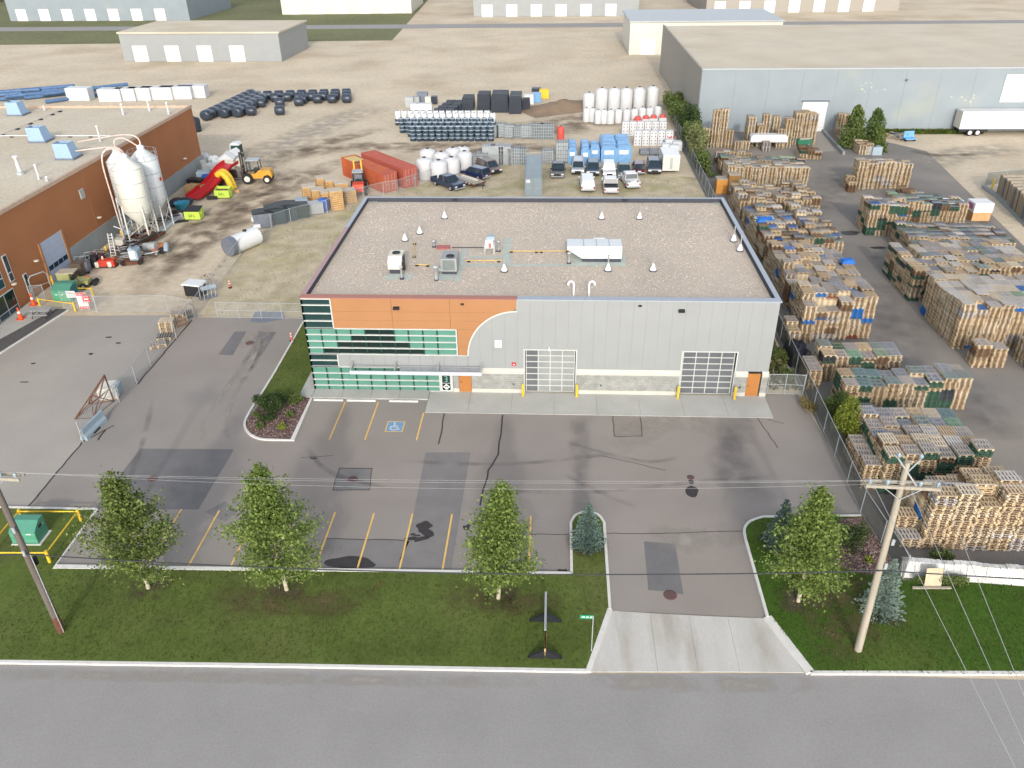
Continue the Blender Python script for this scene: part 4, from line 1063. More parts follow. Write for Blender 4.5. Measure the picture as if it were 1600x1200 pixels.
pile('second fence pile', 'fence', 43.05, -12.8, 6, 5, [[3.3, 3.3, 3.5, 3.3, 3.3, 3.9], [3.4, 3.4, 3.4, 3.3, 3.3, 3.3], [2.9, 3.1, 3.3, 3.2, 3.2, 3.3], [3.1, 3.1, 2.9, 3.1, 3.1, 3.1]], dict(GREYS, **{'teal-grey': 3, 'pale green': .4}), S_GREEN, jit=.12)
pile('low stacks beside second pile', 'fence', 41.95, -12.3, 1, 3, [[2.05], [2.0], [1.9]], {'grey': 1}, S_TAN, jit=.1, py=1.4)
pile('third fence pile', 'fence', 43.45, -2.45, 9, 2, [[2.6, 2.6, 2.4, 2.6, 2.6, 2.5, 2.7, 3.0, 3.0], [2.6, 2.7, 2.6, 2.5, 2.6, 2.6, 2.7, 2.9, 2.8]], D_TEAL, S_GREEN, jit=.1, skew=.1)
pile('low stacks beside third pile', 'fence', 44.6, -4.0, 1, 1, [[1.2], [1.3]], {'teal-grey': 1, 'grey': 1}, S_GREEN, jit=.05)
pile('fourth fence pile', 'fence', 43.15, 2.5, 6, 2, [[2.6, 2.4, 2.4, 2.3, 2.4, 2.4], [2.6, 2.4, 2.4, 2.4, 2.4, 2.4]], dict(D_TEAL, **{'grey': 5, 'tan': 3, 'green': 1}), S_GREEN, jit=.08, skew=.08)
pile('low stacks beside fourth pile', 'fence', 41.75, 1.1, 1, 2, [[1.9], [1.9]], {'tan': 2, 'grey': 1}, dict(S_GREEN, tan=9), jit=.06)
pile('fifth fence pile', 'fence', 43.3, 9.6, 6, 4, [[3.7, 3.2, 3.2, 3.9, 4.2, 4.4], [4.3, 4.4, 4.3, 4.3, 4.2, 4.4], [4.4, 4.3, 4.2, 4.2, 4.2, 4.2], [3.8, 3.8, 4.0, 3.8, 3.6, 3.4]], dict(GREYS, blue=.5), dict(S_TAN, blue=2.0, dark=.4, **{'pale': 5}), jit=.2, skew=.2)
pile('low stacks beside fifth pile', 'fence', 41.9, 8.6, 1, 2, [[1.5], [2.2]], {'tan': 2, 'grey': 1}, S_TAN)
pile('sixth fence pile', 'fence', 43.7, 16.9, 7, 8, [[2.6, 2.5, 2.7, 2.5, 2.6, 2.9, 2.9], [3.3, 3.2, 2.8, 2.7, 2.8, 2.9, 2.6], [3.6, 3.5, 3, 3, 2.8, 2.7, 2.7], [3.6, 3.6, 3.2, 3, 3, 2.8, 2.6], [3.5, 3.5, 3.4, 3.2, 3, 2.6, 2.4]], dict(GREYS, blue=.4, **{'white-grey': 4, 'grey': 6}), S_TAN, jit=.3)
pile('seventh fence pile', 'fence', 44.0, 29.4, 8, 9, [[2.7, 2.5, 2.7, 2.6, 2.9, 2.8, 2.7, 2.6], [3, 3, 2.8, 2.9, 2.2, 2.9, 2.8, 2.7]], dict(GREYS, blue=1.2, brown=1.2, **{'teal-grey': 1}), dict(S_TAN, green=1, blue=.6), jit=.4)
pile('eighth fence pile', 'fence', 44.2, 43.6, 9, 6, [[2.6, 2.9, 2.4, 2.3, 2.6, 2.4, 2.6, 2.9, 2.6]], dict(TANS, brown=2, grey=4), S_TAN, jit=.35)
pile('ninth fence pile', 'fence', 44.6, 55.2, 10, 3, [[3.5, 3.4, 3.5, 3.3, 3.4, 3.2, 3.4, 3.3, 3.4, 3.4]], dict(TANS, **{'white-grey': 4}), {'tan': 5, 'pale': 7, 'blue': .2, 'white-grey': 1}, jit=.2)
pile('tenth fence pile', 'fence', 45.2, 63.6, 11, 2, [[2.6, 2.4, 2.2, 2.2, 2.1, 2.2, 2.1, 2.2, 2.2, 2.1, 2.1]], D_TEAL, S_GREEN, jit=.12)
pile('eleventh fence pile', 'fence', 45.4, 69.0, 5, 1, [[2, 2.1, 1.9, 2, 1.8]], TANS, S_TAN, jit=.15)
for (x, y, nx, ny, h, nm) in ((46.3, 79, 2, 1, 6.2, 'tall tower by the corner of the grey building'), (44.8, 79, 1, 1, 3, 'stack left of the tall tower'), (48.6, 78.6, 1, 1, 3.0, 'pale stack right of the tall tower'), (50, 77.5, 2, 1, 1.4, 'low stack against the grey building'),
                              (52.4, 80, 1, 2, 4.8, 'narrow tower against the grey building'), (53.9, 79, 1, 2, 3.4, 'stack right of the narrow tower'), (55.1, 81.5, 1, 1, 4.8, 'tall tan stack against the grey building'), (54.4, 76.5, 1, 1, 1.5, 'lone grey stack in front of the towers'),
                              (56.8, 81.5, 1, 1, 4.6, 'tan stack left of the grey topped one'), (57, 78.5, 1, 1, 3.2, 'grey topped stack in the yard'), (58.3, 78.8, 1, 2, 4.8, 'paired stack beside the grey topped one'), (60.2, 80.6, 3, 2, 5.2, 'yellow crate tower left of the white door')):
    pile(nm, 'fence', x, y, nx, ny, [[h, h + .1, h - .1]], {'tan': 3, 'grey': 2}, {'tan': 4, 'pale': 6, 'white-grey': .6}, 1.15, 1.2, 1.25, 1.3, jit=.15)
pile('stacks left of the ramp', 'fence', 59.3, 72.0, 3, 2, [[1.6, 1.4, 1.2]], {'brown': 2, 'grey': 2, 'teal-grey': 1}, {'brown': 2, 'tan': 2, 'green': 1}, jit=.2)
pile('stacks right of the ramp', 'ramp', 69.3, 74.5, 2, 10, [[1.5, 1.6], [1.6, 1.5], [1.5, 1.4]], TANS, {'tan': 5, 'pale': 5}, jit=.2, skew=.2)
pile('pile beside the white door', 'ramp', 69.4, 87.4, 2, 1, [[3.6, 3.6]], TANS, {'tan': 5, 'pale': 5}, jit=.2)
pile('nearest aisle pile', 'aisle', 56.9, 8.7, 9, 6, [[4.4, 4.1, 4.2, 4.4, 4.3, 4.2, 4.2, 4.3], [4.4, 4.2, 4.2, 4.2, 4.1, 4.2, 4.2], [4.1, 4.1, 4.2, 4.2, 4.1, 4.1, 4.2], [4.0, 4.0, 4.1, 4.1, 4.0, 4.1, 4.1]], {'white-grey': 7, 'grey': 3, 'blue': .6, 'pale': 2, 'pale green': .3}, {'tan': 7, 'pale': 4, 'blue': .5, 'green': .4, 'white-grey': 1}, jit=.1)
pile('low stacks at the aisle corner', 'aisle', 57.1, 5.3, 2, 1, [[2.15, 1.9]], {'tan': 1, 'grey': 1}, {'tan': 3, 'brown': 3}, 1.2, 1.3, 1.45, 1.3, jit=.05)
pile('stacks right of the aisle corner', 'aisle', 61.6, 4.6, 3, 2, [[2.4, 2.6, 2.6]], {'tan': 1, 'grey': 1}, S_TAN)
pile('second aisle pile', 'aisle', 56.7, 18.9, 12, 6, [[3.5, 2.9, 2.8, 2.9, 2.8, 2.9, 3.2, 3.1, 3.2, 3.2, 3.1, 3.1], [3.5, 2.9, 2.7, 2.8, 3.1, 3, 3, 3.1, 3.2, 3.1], [3.2, 3.2, 3.1, 3.2, 3.2, 3.1, 3.1, 3.0], [3.4, 2.6, 3.1, 3.2, 3.1, 3.1, 3, 3]], dict(GREYS, tan=4, **{'teal-grey': 1.5, 'pale green': .3}), S_GREEN, jit=.15, skew=.18)
pile('third aisle pile', 'aisle', 60.6, 29.4, 10, 5, [[2.3, 2.1, 2.1, 2.2, 2.3, 2.2, 2.4, 2.5, 2.5, 2.4], [2.6, 2.5, 2.4, 2.4, 2.5, 2.4, 2.4, 2.4]], {'teal-grey': 5, 'blue-grey': 4, 'grey': 5, 'green': .5, 'white-grey': 1}, S_GREEN, jit=.12)
pile('fourth aisle pile', 'aisle', 58.5, 37.9, 4, 3, [[3.9, 3.9, 3.8, 3.7], [3.9, 3.8, 3.7, 3.6]], dict(GREYS, blue=1), dict(S_GREEN, blue=.8), jit=.12)
pile('fifth aisle pile', 'aisle', 63.2, 42.2, 8, 3, [[3.2, 2.9, 2.8, 2.6, 2.6, 2.5, 2.4, 2.4]], D_TEAL, S_GREEN, jit=.15)
pile('crates behind fifth aisle pile', 'aisle', 66.5, 48.6, 4, 2, [[2.0, 1.8, 1.6, 1.2]], {'brown': 2, 'grey': 2}, {'brown': 2, 'tan': 2}, jit=.3)
pile('sixth aisle pile', 'aisle', 63.0, 56.4, 6, 2, [[3.9, 3.7, 3.8, 3.7, 3.6, 3.5]], {'grey': 3, 'tan': 2}, {'tan': 6, 'pale': 6, 'white-grey': 1}, 1.2, 1.2, 1.3, 1.3, jit=.1, skew=.15)
pile('small stack beside sixth aisle pile', 'aisle', 61.6, 55.0, 1, 2, [[1.3], [1.8]], {'tan': 1}, {'brown': 2, 'tan': 3})
# the 300 that show largest become things of their own, the rest one mass
cands = []
for i, p in enumerate(PALLETS):
    v = world_to_camera_view(SC, cam, Vector((p[0], p[1], p[2])))
    if -.01 < v.x < 1.01 and 0 < v.y < 1.0:
        area = p[3] * p[4] if p[9] else (.14 if 'front row' in p[8] and p[10] < 5 else 0.02)
        cands.append((area / v.z ** 2, i))
cands.sort(reverse=True)
chosen = set(i for _, i in cands[:300])
PM = {}
seen_lab = {}
for i in sorted(chosen):
    x, y, z, w, d, rot, dk, sd, lb, top, lv, near = PALLETS[i]
    key = (w, d, dk in PAINTED and sd in PAINTED)
    if key not in PM: PM[key] = pallet_mesh('pallet', w, d, [M_PDECK, M_PDECK if key[2] else M_PSIDE])
    o = bpy.data.objects.new('pallet', PM[key]); COL.objects.link(o)
    o.location = (x, y, z); o.rotation_euler = (0, 0, rot); c = PAL[dk]; k = prnd.uniform(.85, 1.12)
    o.color = (c[0] * k, c[1] * k, c[2] * k, 1)
    tag(o, lb, 'pallet', 'wooden pallets stacked in the yard')
VV, FF, CC, MI = [], [], [], 0
off = 0
side_rgb = {'tan': lin(216, 192, 156), 'pale': lin(226, 208, 178)}
for i, p in enumerate(PALLETS):
    if i in chosen: continue
    x, y, z, w, d, rot, dk, sd, lb, top, lv, near = p
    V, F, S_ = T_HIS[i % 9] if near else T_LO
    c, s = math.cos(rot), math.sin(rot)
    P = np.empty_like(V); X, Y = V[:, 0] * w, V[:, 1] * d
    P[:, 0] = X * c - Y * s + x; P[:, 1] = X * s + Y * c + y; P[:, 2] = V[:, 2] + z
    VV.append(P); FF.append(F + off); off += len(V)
    k = prnd.uniform(.78, 1.16); cd = np.array(PAL[dk]) * k * (1 if near or top else .6)  # lower decks toned down as painted shade between pallets
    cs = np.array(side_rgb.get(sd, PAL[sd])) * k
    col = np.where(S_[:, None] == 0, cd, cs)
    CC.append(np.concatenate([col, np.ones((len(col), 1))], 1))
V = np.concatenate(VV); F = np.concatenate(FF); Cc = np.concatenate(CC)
me = bpy.data.meshes.new('pallet_stacks')
me.vertices.add(len(V)); me.vertices.foreach_set('co', V.ravel())
me.loops.add(F.size); me.loops.foreach_set('vertex_index', F.ravel().astype(np.int32))
me.polygons.add(len(F)); me.polygons.foreach_set('loop_start', np.arange(0, F.size, 4, dtype=np.int32))
at = me.attributes.new('tint', 'FLOAT_COLOR', 'FACE'); at.data.foreach_set('color', Cc.astype(np.float32).ravel())
me.materials.append(M_PSTUFF); me.update(calc_edges=True); me.validate()
o = bpy.data.objects.new('pallet_stacks', me); COL.objects.link(o); stuff(o)

# other things among the stacks
M_TARP = mat('blue_tarp', lin(40, 112, 196), 0.6, var=0.2, scale=1.5, bump=0.5, bscale=3)
M_BLKTARP = mat('black_tarp', lin(40, 42, 52), 0.6, var=0.25, scale=2, bump=0.6, bscale=3)
def tarp(name, label, x, y, z, sx, sy, h, m, seed):
    rn = random.Random(seed); n = 9; b = MB(); vs = []; fs = []
    for i in range(n):
        for j in range(n):
            u, v = i / (n - 1) * 2 - 1, j / (n - 1) * 2 - 1
            e = max(abs(u), abs(v))
            zz = h * (1 - e ** 6) * (.75 + .35 * rn.random()) if e < .99 else 0
            vs.append((u * sx / 2 * (1 + rn.uniform(-.05, .05)), v * sy / 2 * (1 + rn.uniform(-.05, .05)), zz))
    for i in range(n - 1):
        for j in range(n - 1): fs.append((i * n + j, (i + 1) * n + j, (i + 1) * n + j + 1, i * n + j + 1))
    b.add(vs, fs, 0, False)
    return tag(b.build(name, m, None, (x, y, z)), label, 'tarp')
tarp('tarp', 'black tarp heaped at the foot of the fifth fence pile', 42.3, 6.6, 0, 2.0, 3.4, 1.5, M_BLKTARP, 1)
tarp('tarp', 'dark blue tarp bundle lying in the aisle by the fourth pile', 50.0, 7.6, 0, 2.4, 1.3, .9, mat('navy_tarp', lin(50, 56, 92), .6, var=.25, bump=.6, bscale=3), 2)
tarp('tarp', 'bright blue tarp over a stack near the building back corner', 45.2, 34.6, 2.9, 2.2, 1.5, .55, M_TARP, 3)
tarp('tarp', 'blue plastic sheet on the aisle edge of the sixth fence pile', 51.2, 22.6, 2.75, 1.5, 1.1, .4, M_TARP, 4)
def bigbox(name, label, cat, x, y, z, w, d, h, parts, rz=0):
    t = thing(name, label, cat, (x, y, z), rz)
    for nm, z0, z1, m, e in parts: MB().box(-w / 2 - e, -d / 2 - e, z0, w / 2 + e, d / 2 + e, z1).build(nm, m, t)
    return t
M_CARD = mat('cardboard', lin(204, 166, 120), .85, var=.08)
M_MAG = mat('magenta_print', lin(196, 110, 150), .6)
for (x, y), lb in (((70.58, 43.91), 'left of two white-topped cardboard crates on the yard edge'), ((73.86, 43.70), 'right of two white-topped cardboard crates on the yard edge')):
    t = bigbox('crate', lb, 'crate', x + .8, y + .7, 0, 2.3, 2.0, 2.4, (('lower_box', 0, 1.1, M_CARD, 0), ('upper_box', 1.12, 2.3, M_WHITE, .04)), R(3))
    MB().box(-1.2, -.6, 1.4, -1.193, .6, 2.1).build('printed_mark', M_MAG, t)
t = bigbox('orange_crate', 'bright orange-brown timber crate by the mesh fence', 'crate', (43.15, 54.25)[0] + .7, (43.15, 54.25)[1] + .8, 0, 1.5, 1.5, 2.0, (('lower_box', 0, 1.0, mat('ochre_wood', lin(214, 150, 76), .8, var=.1), 0), ('upper_box', 1.02, 2.0, mat('ochre_wood', lin(214, 150, 76), .8), 0), ('lid', 2.0, 2.1, M_WOODG, .05)))
t = bigbox('orange_crate', 'tall brown timber crate right of the orange one', 'crate', (44.66, 53.68)[0] + .7, (44.66, 53.68)[1] + .8, 0, 1.5, 1.5, 2.9, (('lower_box', 0, 1.4, mat('brown_wood', lin(150, 112, 66), .8, var=.1), 0), ('upper_box', 1.42, 2.8, mat('brown_wood', lin(150, 112, 66), .8), 0), ('lid', 2.8, 2.9, M_WOODG, .05)))

print('pallets', len(PALLETS), 'tris', len(F) * 2)

# ------------------------------------------------------------------ vegetation
def leaf_mat(name, a, c, trans=0.25):
    m = bpy.data.materials.new(name); m.use_nodes = True
    nt = m.node_tree; N, L = nt.nodes, nt.links
    p = N['Principled BSDF']; p.inputs['Roughness'].default_value = 0.6; p.inputs['Specular IOR Level'].default_value = 0.25
    geo = N.new('ShaderNodeNewGeometry'); mx = N.new('ShaderNodeMix'); mx.data_type = 'RGBA'
    mx.inputs[6].default_value = (*a, 1); mx.inputs[7].default_value = (*c, 1)
    L.new(geo.outputs['Random Per Island'], mx.inputs[0]); L.new(mx.outputs[2], p.inputs['Base Color'])
    tr = N.new('ShaderNodeBsdfTranslucent'); L.new(mx.outputs[2], tr.inputs['Color'])
    ms = N.new('ShaderNodeMixShader'); ms.inputs[0].default_value = trans
    L.new(p.outputs[0], ms.inputs[1]); L.new(tr.outputs[0], ms.inputs[2]); L.new(ms.outputs[0], N['Material Output'].inputs['Surface'])
    return m
L_ASPEN = leaf_mat('aspen_leaf', lin(80, 102, 50), lin(158, 174, 98), .42)
L_ASPEN2 = leaf_mat('bright_aspen_leaf', lin(88, 114, 50), lin(166, 186, 102), .42)
L_SPRUCE = leaf_mat('blue_spruce_needle', lin(74, 98, 90), lin(138, 164, 152), .1)
L_DARK = leaf_mat('dark_shrub_leaf', lin(42, 62, 32), lin(88, 108, 58), .15)
L_YEL = leaf_mat('yellow_green_leaf', lin(110, 128, 40), lin(178, 186, 84), .3)
L_MID = leaf_mat('green_shrub_leaf', lin(76, 96, 46), lin(134, 150, 84), .25)
L_WEED = leaf_mat('dry_weed', lin(120, 108, 62), lin(176, 160, 104), .2)
M_BARK = mat('pale_bark', lin(196, 186, 164), .85, var=.2, scale=3)
M_BARKD = mat('brown_bark', lin(110, 92, 74), .9, var=.2)
def leaf(vs, fs, p, s, rn, asp=.7):
    n = Vector((rn.gauss(0, 1), rn.gauss(0, 1), rn.gauss(.5, 1))).normalized()
    u = n.orthogonal().normalized(); u = Matrix.Rotation(rn.uniform(0, 6.28), 3, n) @ u; v = n.cross(u)
    o = len(vs)
    vs += [tuple(p - u * s * .5), tuple(p + v * s * .5 * asp), tuple(p + u * s * .5), tuple(p - v * s * .5 * asp)]
    fs.append((o, o + 1, o + 2, o + 3))
def leafobj(name, vs, fs, m, parent):
    me = bpy.data.meshes.new(name); me.from_pydata(vs, [], fs); me.materials.append(m); me.update()
    o = bpy.data.objects.new(name, me); COL.objects.link(o); o.parent = parent
    return o
def aspen(label, pos, h, rad, seed, m, leaves=15500, lean=(0, 0)):
    rn = random.Random(seed)
    t = thing('aspen_tree', label, 'tree', pos, 0, 'aspen trees along the lawn')
    trunk = [(lean[0] * (k / 8) + rn.uniform(-.04, .04), lean[1] * (k / 8) + rn.uniform(-.04, .04), h * .93 * k / 8) for k in range(9)]
    b = MB(); b.tube(smooth_path(trunk, 3), .13, 8, r1=.02)
    vs, fs = [], []
    nb = 62
    per = leaves // nb
    limb = MB()
    for i in range(nb):
        u = (i + rn.random()) / nb
        z0 = h * (.10 + .80 * u ** .9)
        prof = (math.sin(min(1, (u + .07) * 1.15) ** .62 * math.pi) ** .75) if u < .9 else .18
        r = rad * max(.16, prof) * (rn.uniform(.6, 1.2) if i % 5 else rn.uniform(.9, 1.2))
        a = i * 2.399 + rn.uniform(-.5, .5)
        up = rn.uniform(.35, .85)
        base = Vector((lean[0] * z0 / h, lean[1] * z0 / h, z0))
        d = Vector((math.cos(a), math.sin(a), up))
        tip = base + d * r
        tip.z = min(tip.z, h * .99)
        mid = base.lerp(tip, .55) + Vector((0, 0, -.06 * r))
        limb.tube([tuple(base), tuple(mid), tuple(tip)], .03, 5, r1=.008)
        for k in range(per):
            f = rn.random() ** .6
            c = (base.lerp(mid, f / .55) if f < .55 else mid.lerp(tip, (f - .55) / .45))
            sp = .10 + .27 * f * (1 - .35 * u)
            q = c + Vector((rn.gauss(0, sp), rn.gauss(0, sp), rn.gauss(0, sp * .8)))
            if q.z < .45: continue
            leaf(vs, fs, q, rn.uniform(.12, .23), rn)
    for k in range(leaves // 12):
        f = rn.random(); z = h * (.82 + .18 * f)
        leaf(vs, fs, Vector((lean[0] * z / h + rn.gauss(0, .22 * (1.1 - f)), lean[1] * z / h + rn.gauss(0, .22 * (1.1 - f)), z)), rn.uniform(.1, .18), rn)
    b.build('trunk', M_BARK, t); stuff(limb.build('branches', M_BARK, t))
    leafobj('crown', vs, fs, m, t)
    return t
aspen('leftmost aspen on the lawn, beside the green transformer box', (-4.16, -23.50, 0.09), 8.9, 2.6, 11, L_ASPEN)
aspen('broad aspen on the lawn, second from the transformer box', (4.35, -23.35, 0.09), 9.5, 2.75, 12, L_ASPEN2, 17500, (-.2, 0))
aspen('slim tall aspen on the lawn left of the edge-on sign', (17.24, -23.56, 0.09), 8.9, 2.2, 13, L_ASPEN2, 15500, (.35, 0))
aspen('bright aspen on the right of the driveway beside the pale pole', (34.95, -23.17, 0.09), 8.6, 2.1, 14, L_ASPEN2, 14500, (-.2, 0))
def spruce(label, pos, h, rad, seed, m=L_SPRUCE, n_t=17):
    rn = random.Random(seed)
    t = thing('spruce_tree', label, 'tree', pos, 0, 'small blue spruces by the driveway')
    MB().tube([(0, 0, 0), (0, 0, h * .95)], .09, 8, r1=.015).build('trunk', M_BARKD, t)
    vs, fs = [], []
    for k in range(n_t):
        u = k / (n_t - 1); z = h * (.05 + .92 * u); r = rad * (1 - u) ** .85 * rn.uniform(.85, 1.1) + .06
        nb = max(5, int(13 * (1 - u) + 5))
        for i in range(nb):
            a = i * 6.283 / nb + rn.uniform(-.25, .25) + k; rr = r * rn.uniform(.75, 1.1)
            for j in range(int(14 * (1 - u) + 10)):
                f = rn.random() ** .7; lat = rn.gauss(0, .10 * (1 - f) * rr + .04)
                x = math.cos(a) * rr * f - math.sin(a) * lat; y = math.sin(a) * rr * f + math.cos(a) * lat
                p = Vector((x, y, z - .28 * f * rr + .14 * f * f * rr + rn.gauss(0, .03)))
                dd = Vector((math.cos(a + rn.uniform(-.7, .7)), math.sin(a + rn.uniform(-.7, .7)), rn.uniform(-.15, .5))).normalized() * rn.uniform(.09, .17)
                w = dd.orthogonal().normalized() * .035
                o = len(vs); vs += [tuple(p - w), tuple(p + w), tuple(p + dd)]; fs.append((o, o + 1, o + 2))
                w2 = dd.cross(w).normalized() * .035
                o = len(vs); vs += [tuple(p - w2), tuple(p + w2), tuple(p + dd)]; fs.append((o, o + 1, o + 2))
    leafobj('crown', vs, fs, m, t)
    return t
spruce('small blue spruce in the rounded end of the grass island', (22.68, -18.71, 0.09), 3.4, 1.25, 31)
spruce('dark blue spruce left of the bright aspen by the driveway', (34.90, -18.29, 0.09), 3.7, 1.15, 32)
spruce('blue spruce right behind the pale utility pole', (39.43, -23.70, 0.09), 4.0, 1.3, 33, leaf_mat('silver_spruce_needle', lin(100, 122, 110), lin(172, 192, 178), .1))
def shrub(label, pos, rx, ry, h, seed, m, n=1800, s=(.08, .16), name='shrub', cat='shrub', group=None, lobes=7):
    rn = random.Random(seed)
    t = thing(name, label, cat, pos, 0, group)
    b = MB(); vs, fs = [], []
    L_ = []
    for i in range(lobes):
        a = i * 2.4 + rn.random(); q = rn.uniform(.25, .75)
        c = Vector((math.cos(a) * rx * q, math.sin(a) * ry * q, h * rn.uniform(.35, .8))); L_.append((c, rn.uniform(.3, .5)))
        b.tube([(0, 0, 0), tuple(c)], .03, 5, r1=.01)
    b.build('stem', M_BARKD, t)
    for k in range(n):
        c, r = rn.choice(L_); d = Vector((rn.gauss(0, 1), rn.gauss(0, 1), rn.gauss(.2, 1))).normalized() * (rn.random() ** .4)
        p = c + Vector((d.x * rx * r * 1.25, d.y * ry * r * 1.25, d.z * h * r * .9))
        if p.z < .03: p.z = abs(p.z) + .03
        leaf(vs, fs, p, rn.uniform(*s), rn)
    leafobj('foliage', vs, fs, m, t)
    return t
ZB = .075
shrub('dark rounded shrub at the back left corner of the mulch bed', (-3.80, -2.82, 0.08), .75, .7, 1.0, 41, L_DARK, 1300, group='shrubs in the mulch bed')
shrub('tallest dark green shrub in the middle of the mulch bed', (-2.47, -4.14, 0.07), 1.1, 1.0, 1.7, 42, L_DARK, 3200, group='shrubs in the mulch bed')
shrub('dark shrub behind the tallest one, by the grass strip', (-2.38, -2.68, 0.08), .8, .7, 1.2, 43, L_DARK, 1500, group='shrubs in the mulch bed')
shrub('spreading shrub at the foot of the tallest one', (-2.44, -5.26, 0.08), .8, .6, .7, 44, L_DARK, 1200, group='shrubs in the mulch bed')
shrub('olive green shrub beside the sidewalk corner', (-1.16, -2.24, 0.08), .7, .65, .85, 45, L_MID, 1300, group='shrubs in the mulch bed')
shrub('small olive plant at the front left of the mulch bed', (-2.83, -6.01, 0.08), .4, .4, .4, 46, L_MID, 420, group='shrubs in the mulch bed')
shrub('small yellowish plant at the front right of the mulch bed', (-1.05, -6.22, 0.08), .42, .4, .45, 47, L_YEL, 420, group='shrubs in the mulch bed')
shrub('small plant right of the tallest shrub in the mulch bed', (-1.00, -4.28, 0.08), .42, .42, .4, 48, L_MID, 420, group='shrubs in the mulch bed')
shrub('tiny pale plant at the left kerb of the mulch bed', (-3.70, -4.46, 0.08), .4, .4, .4, 49, L_MID, 380, group='shrubs in the mulch bed')
shrub('dark bushy shrub in the bark bed right of the bright aspen', (39.29, -18.56, 0.10), .95, .95, 1.9, 50, L_DARK, 3000)
shrub('small yellow flowering plant in the bark bed', (40.12, -19.68, 0.10), .25, .25, .35, 51, L_YEL, 260)
shrub('low green plant growing at the left end of the white retaining wall', (42.69, -21.45, 0.10), .5, .3, .5, 52, L_MID, 500)
shrub('leafy weed growing against the white retaining wall right of the board', (44.45, -21.55, 0.10), .9, .4, .8, 53, L_MID, 900)
shrub('green weeds growing on top of the wall below the low pallets', (44.6, -19.3, 0), .8, .4, .8, 54, L_MID, 900)
shrub('bright yellow green bush leaning over the mesh fence', (42.9, -6.1, 0), 1.3, 1.9, 3.2, 55, L_YEL, 6500, (.1, .2), 'bush', 'bush', lobes=13)
shrub('grey green bush behind the bright one at the mesh fence', (43.0, -3.4, 0), 1.2, 1.5, 2.4, 56, L_MID, 4000, (.1, .18), 'bush', 'bush', lobes=10)
# hedge of bushes along the far end of the fence
for i, (x, y, rx, ry, h, m, lb) in enumerate(((43.4, 108, 2.2, 5, 3.0, L_MID, 'farthest bush of the hedge beside the white tanks'), (43.6, 98, 2.2, 5, 3.4, L_MID, 'hedge bush beside the second row of white tanks'),
        (44.0, 88.5, 2.0, 4, 4.6, L_DARK, 'dark round bush where the hedge meets the grey building'), (43.6, 80.5, 1.9, 3.6, 3.6, L_MID, 'middle hedge bush beside the bag-topped totes'),
        (43.2, 73, 1.7, 4.0, 4.4, leaf_mat('willow_leaf', lin(104, 112, 70), lin(160, 164, 110), .2), 'pale willowy bush at the near end of the hedge'), (43.1, 66.5, 1.2, 3, 2.4, L_MID, 'low bush below the pale willowy one'))):
    shrub(lb, (x, y, 0), rx, ry, h, 60 + i, m, 3600, (.2, .42), 'hedge_bush', 'bush', 'bushes in the hedge along the far fence', 12)
for i, (p, lb) in enumerate((((43.78, 61.92), 'small green weed bush by the fence near the crates'), ((40.81, 6.53), 'weedy patch at the mesh fence beside the building side'), ((40.55, 3.10), 'green weeds behind the small gate'), ((41.07, -2.00), 'dry weeds along the mesh fence right of the gate'))):
    shrub(lb, (p[0], p[1], 0), .7, 1.2, .8, 80 + i, L_MID if i < 3 else L_WEED, 900, (.08, .16), 'weeds', 'weeds')
p = (71.18, 77.03)
def conic(label, pos, h, rad, seed, m):
    rn = random.Random(seed); t = thing('bushy_tree', label, 'tree', pos)
    MB().tube([(0, 0, 0), (0, 0, h * .9)], .18, 8, r1=.03).build('trunk', M_BARKD, t)
    vs, fs = [], []
    for k in range(3800):
        u = rn.random() ** 1.3; z = h * (.06 + .94 * u); a = rn.uniform(0, 6.283); r = rad * (1 - u) ** .6 * (.75 + .28 * math.sin(a * 3 + z * 1.3 + seed) + .18 * math.sin(a * 5 - z * 2.3)) + .25; q = rn.random() ** .45
        leaf(vs, fs, Vector((math.cos(a) * r * q, math.sin(a) * r * q, z + rn.gauss(0, .15))), rn.uniform(.25, .5), rn)
    leafobj('crown', vs, fs, m, t)
conic('left peak of the dark green tree by the grey wall', (p[0] - 1.6, p[1] + 2.5, 0), 6.6, 2.3, 90, L_MID)
conic('right peak of the dark green tree by the grey wall', (p[0] + 1.5, p[1] + 2.0, 0), 6.2, 2.2, 91, leaf_mat('mid_dark_leaf', lin(64, 88, 46), lin(118, 140, 78), .2))
conic('low bright bush in front of the dark tree by the grey wall', (p[0] + 1.8, p[1] + .3, 0), 3.6, 1.6, 92, L_MID)
# grass: countless tufts on the lawns, weeds in the dry yard and along the grey wall
def tufts(poly, n, z, mats, hs, seed, bbox):
    rn = random.Random(seed); ins = in_poly(poly); b = MB()
    while n:
        x, y = rn.uniform(bbox[0], bbox[1]), rn.uniform(bbox[2], bbox[3])
        if not ins(x, y): continue
        n -= 1; mi = rn.randrange(len(mats))
        for k in range(3):
            a = rn.uniform(0, 6.283); h = rn.uniform(*hs); w = h * .35
            dx, dy = math.cos(a), math.sin(a)
            b.add([(x - dy * w, y + dx * w, z), (x + dy * w, y - dx * w, z), (x + dx * h * .6, y + dy * h * .6, z + h)], [(0, 1, 2)], mi)
    stuff(b.build('grass', mats))
GA = mat('grass_blade_dark', lin(70, 78, 34), .9, var=.1, spec=.1); GB = mat('grass_blade', lin(84, 92, 44), .9, var=.1, spec=.1); GC = mat('grass_blade_dry', lin(104, 104, 60), .9, var=.1, spec=.1)
GD = mat('grass_blade_bright', lin(70, 106, 34), .9, var=.1, spec=.1)
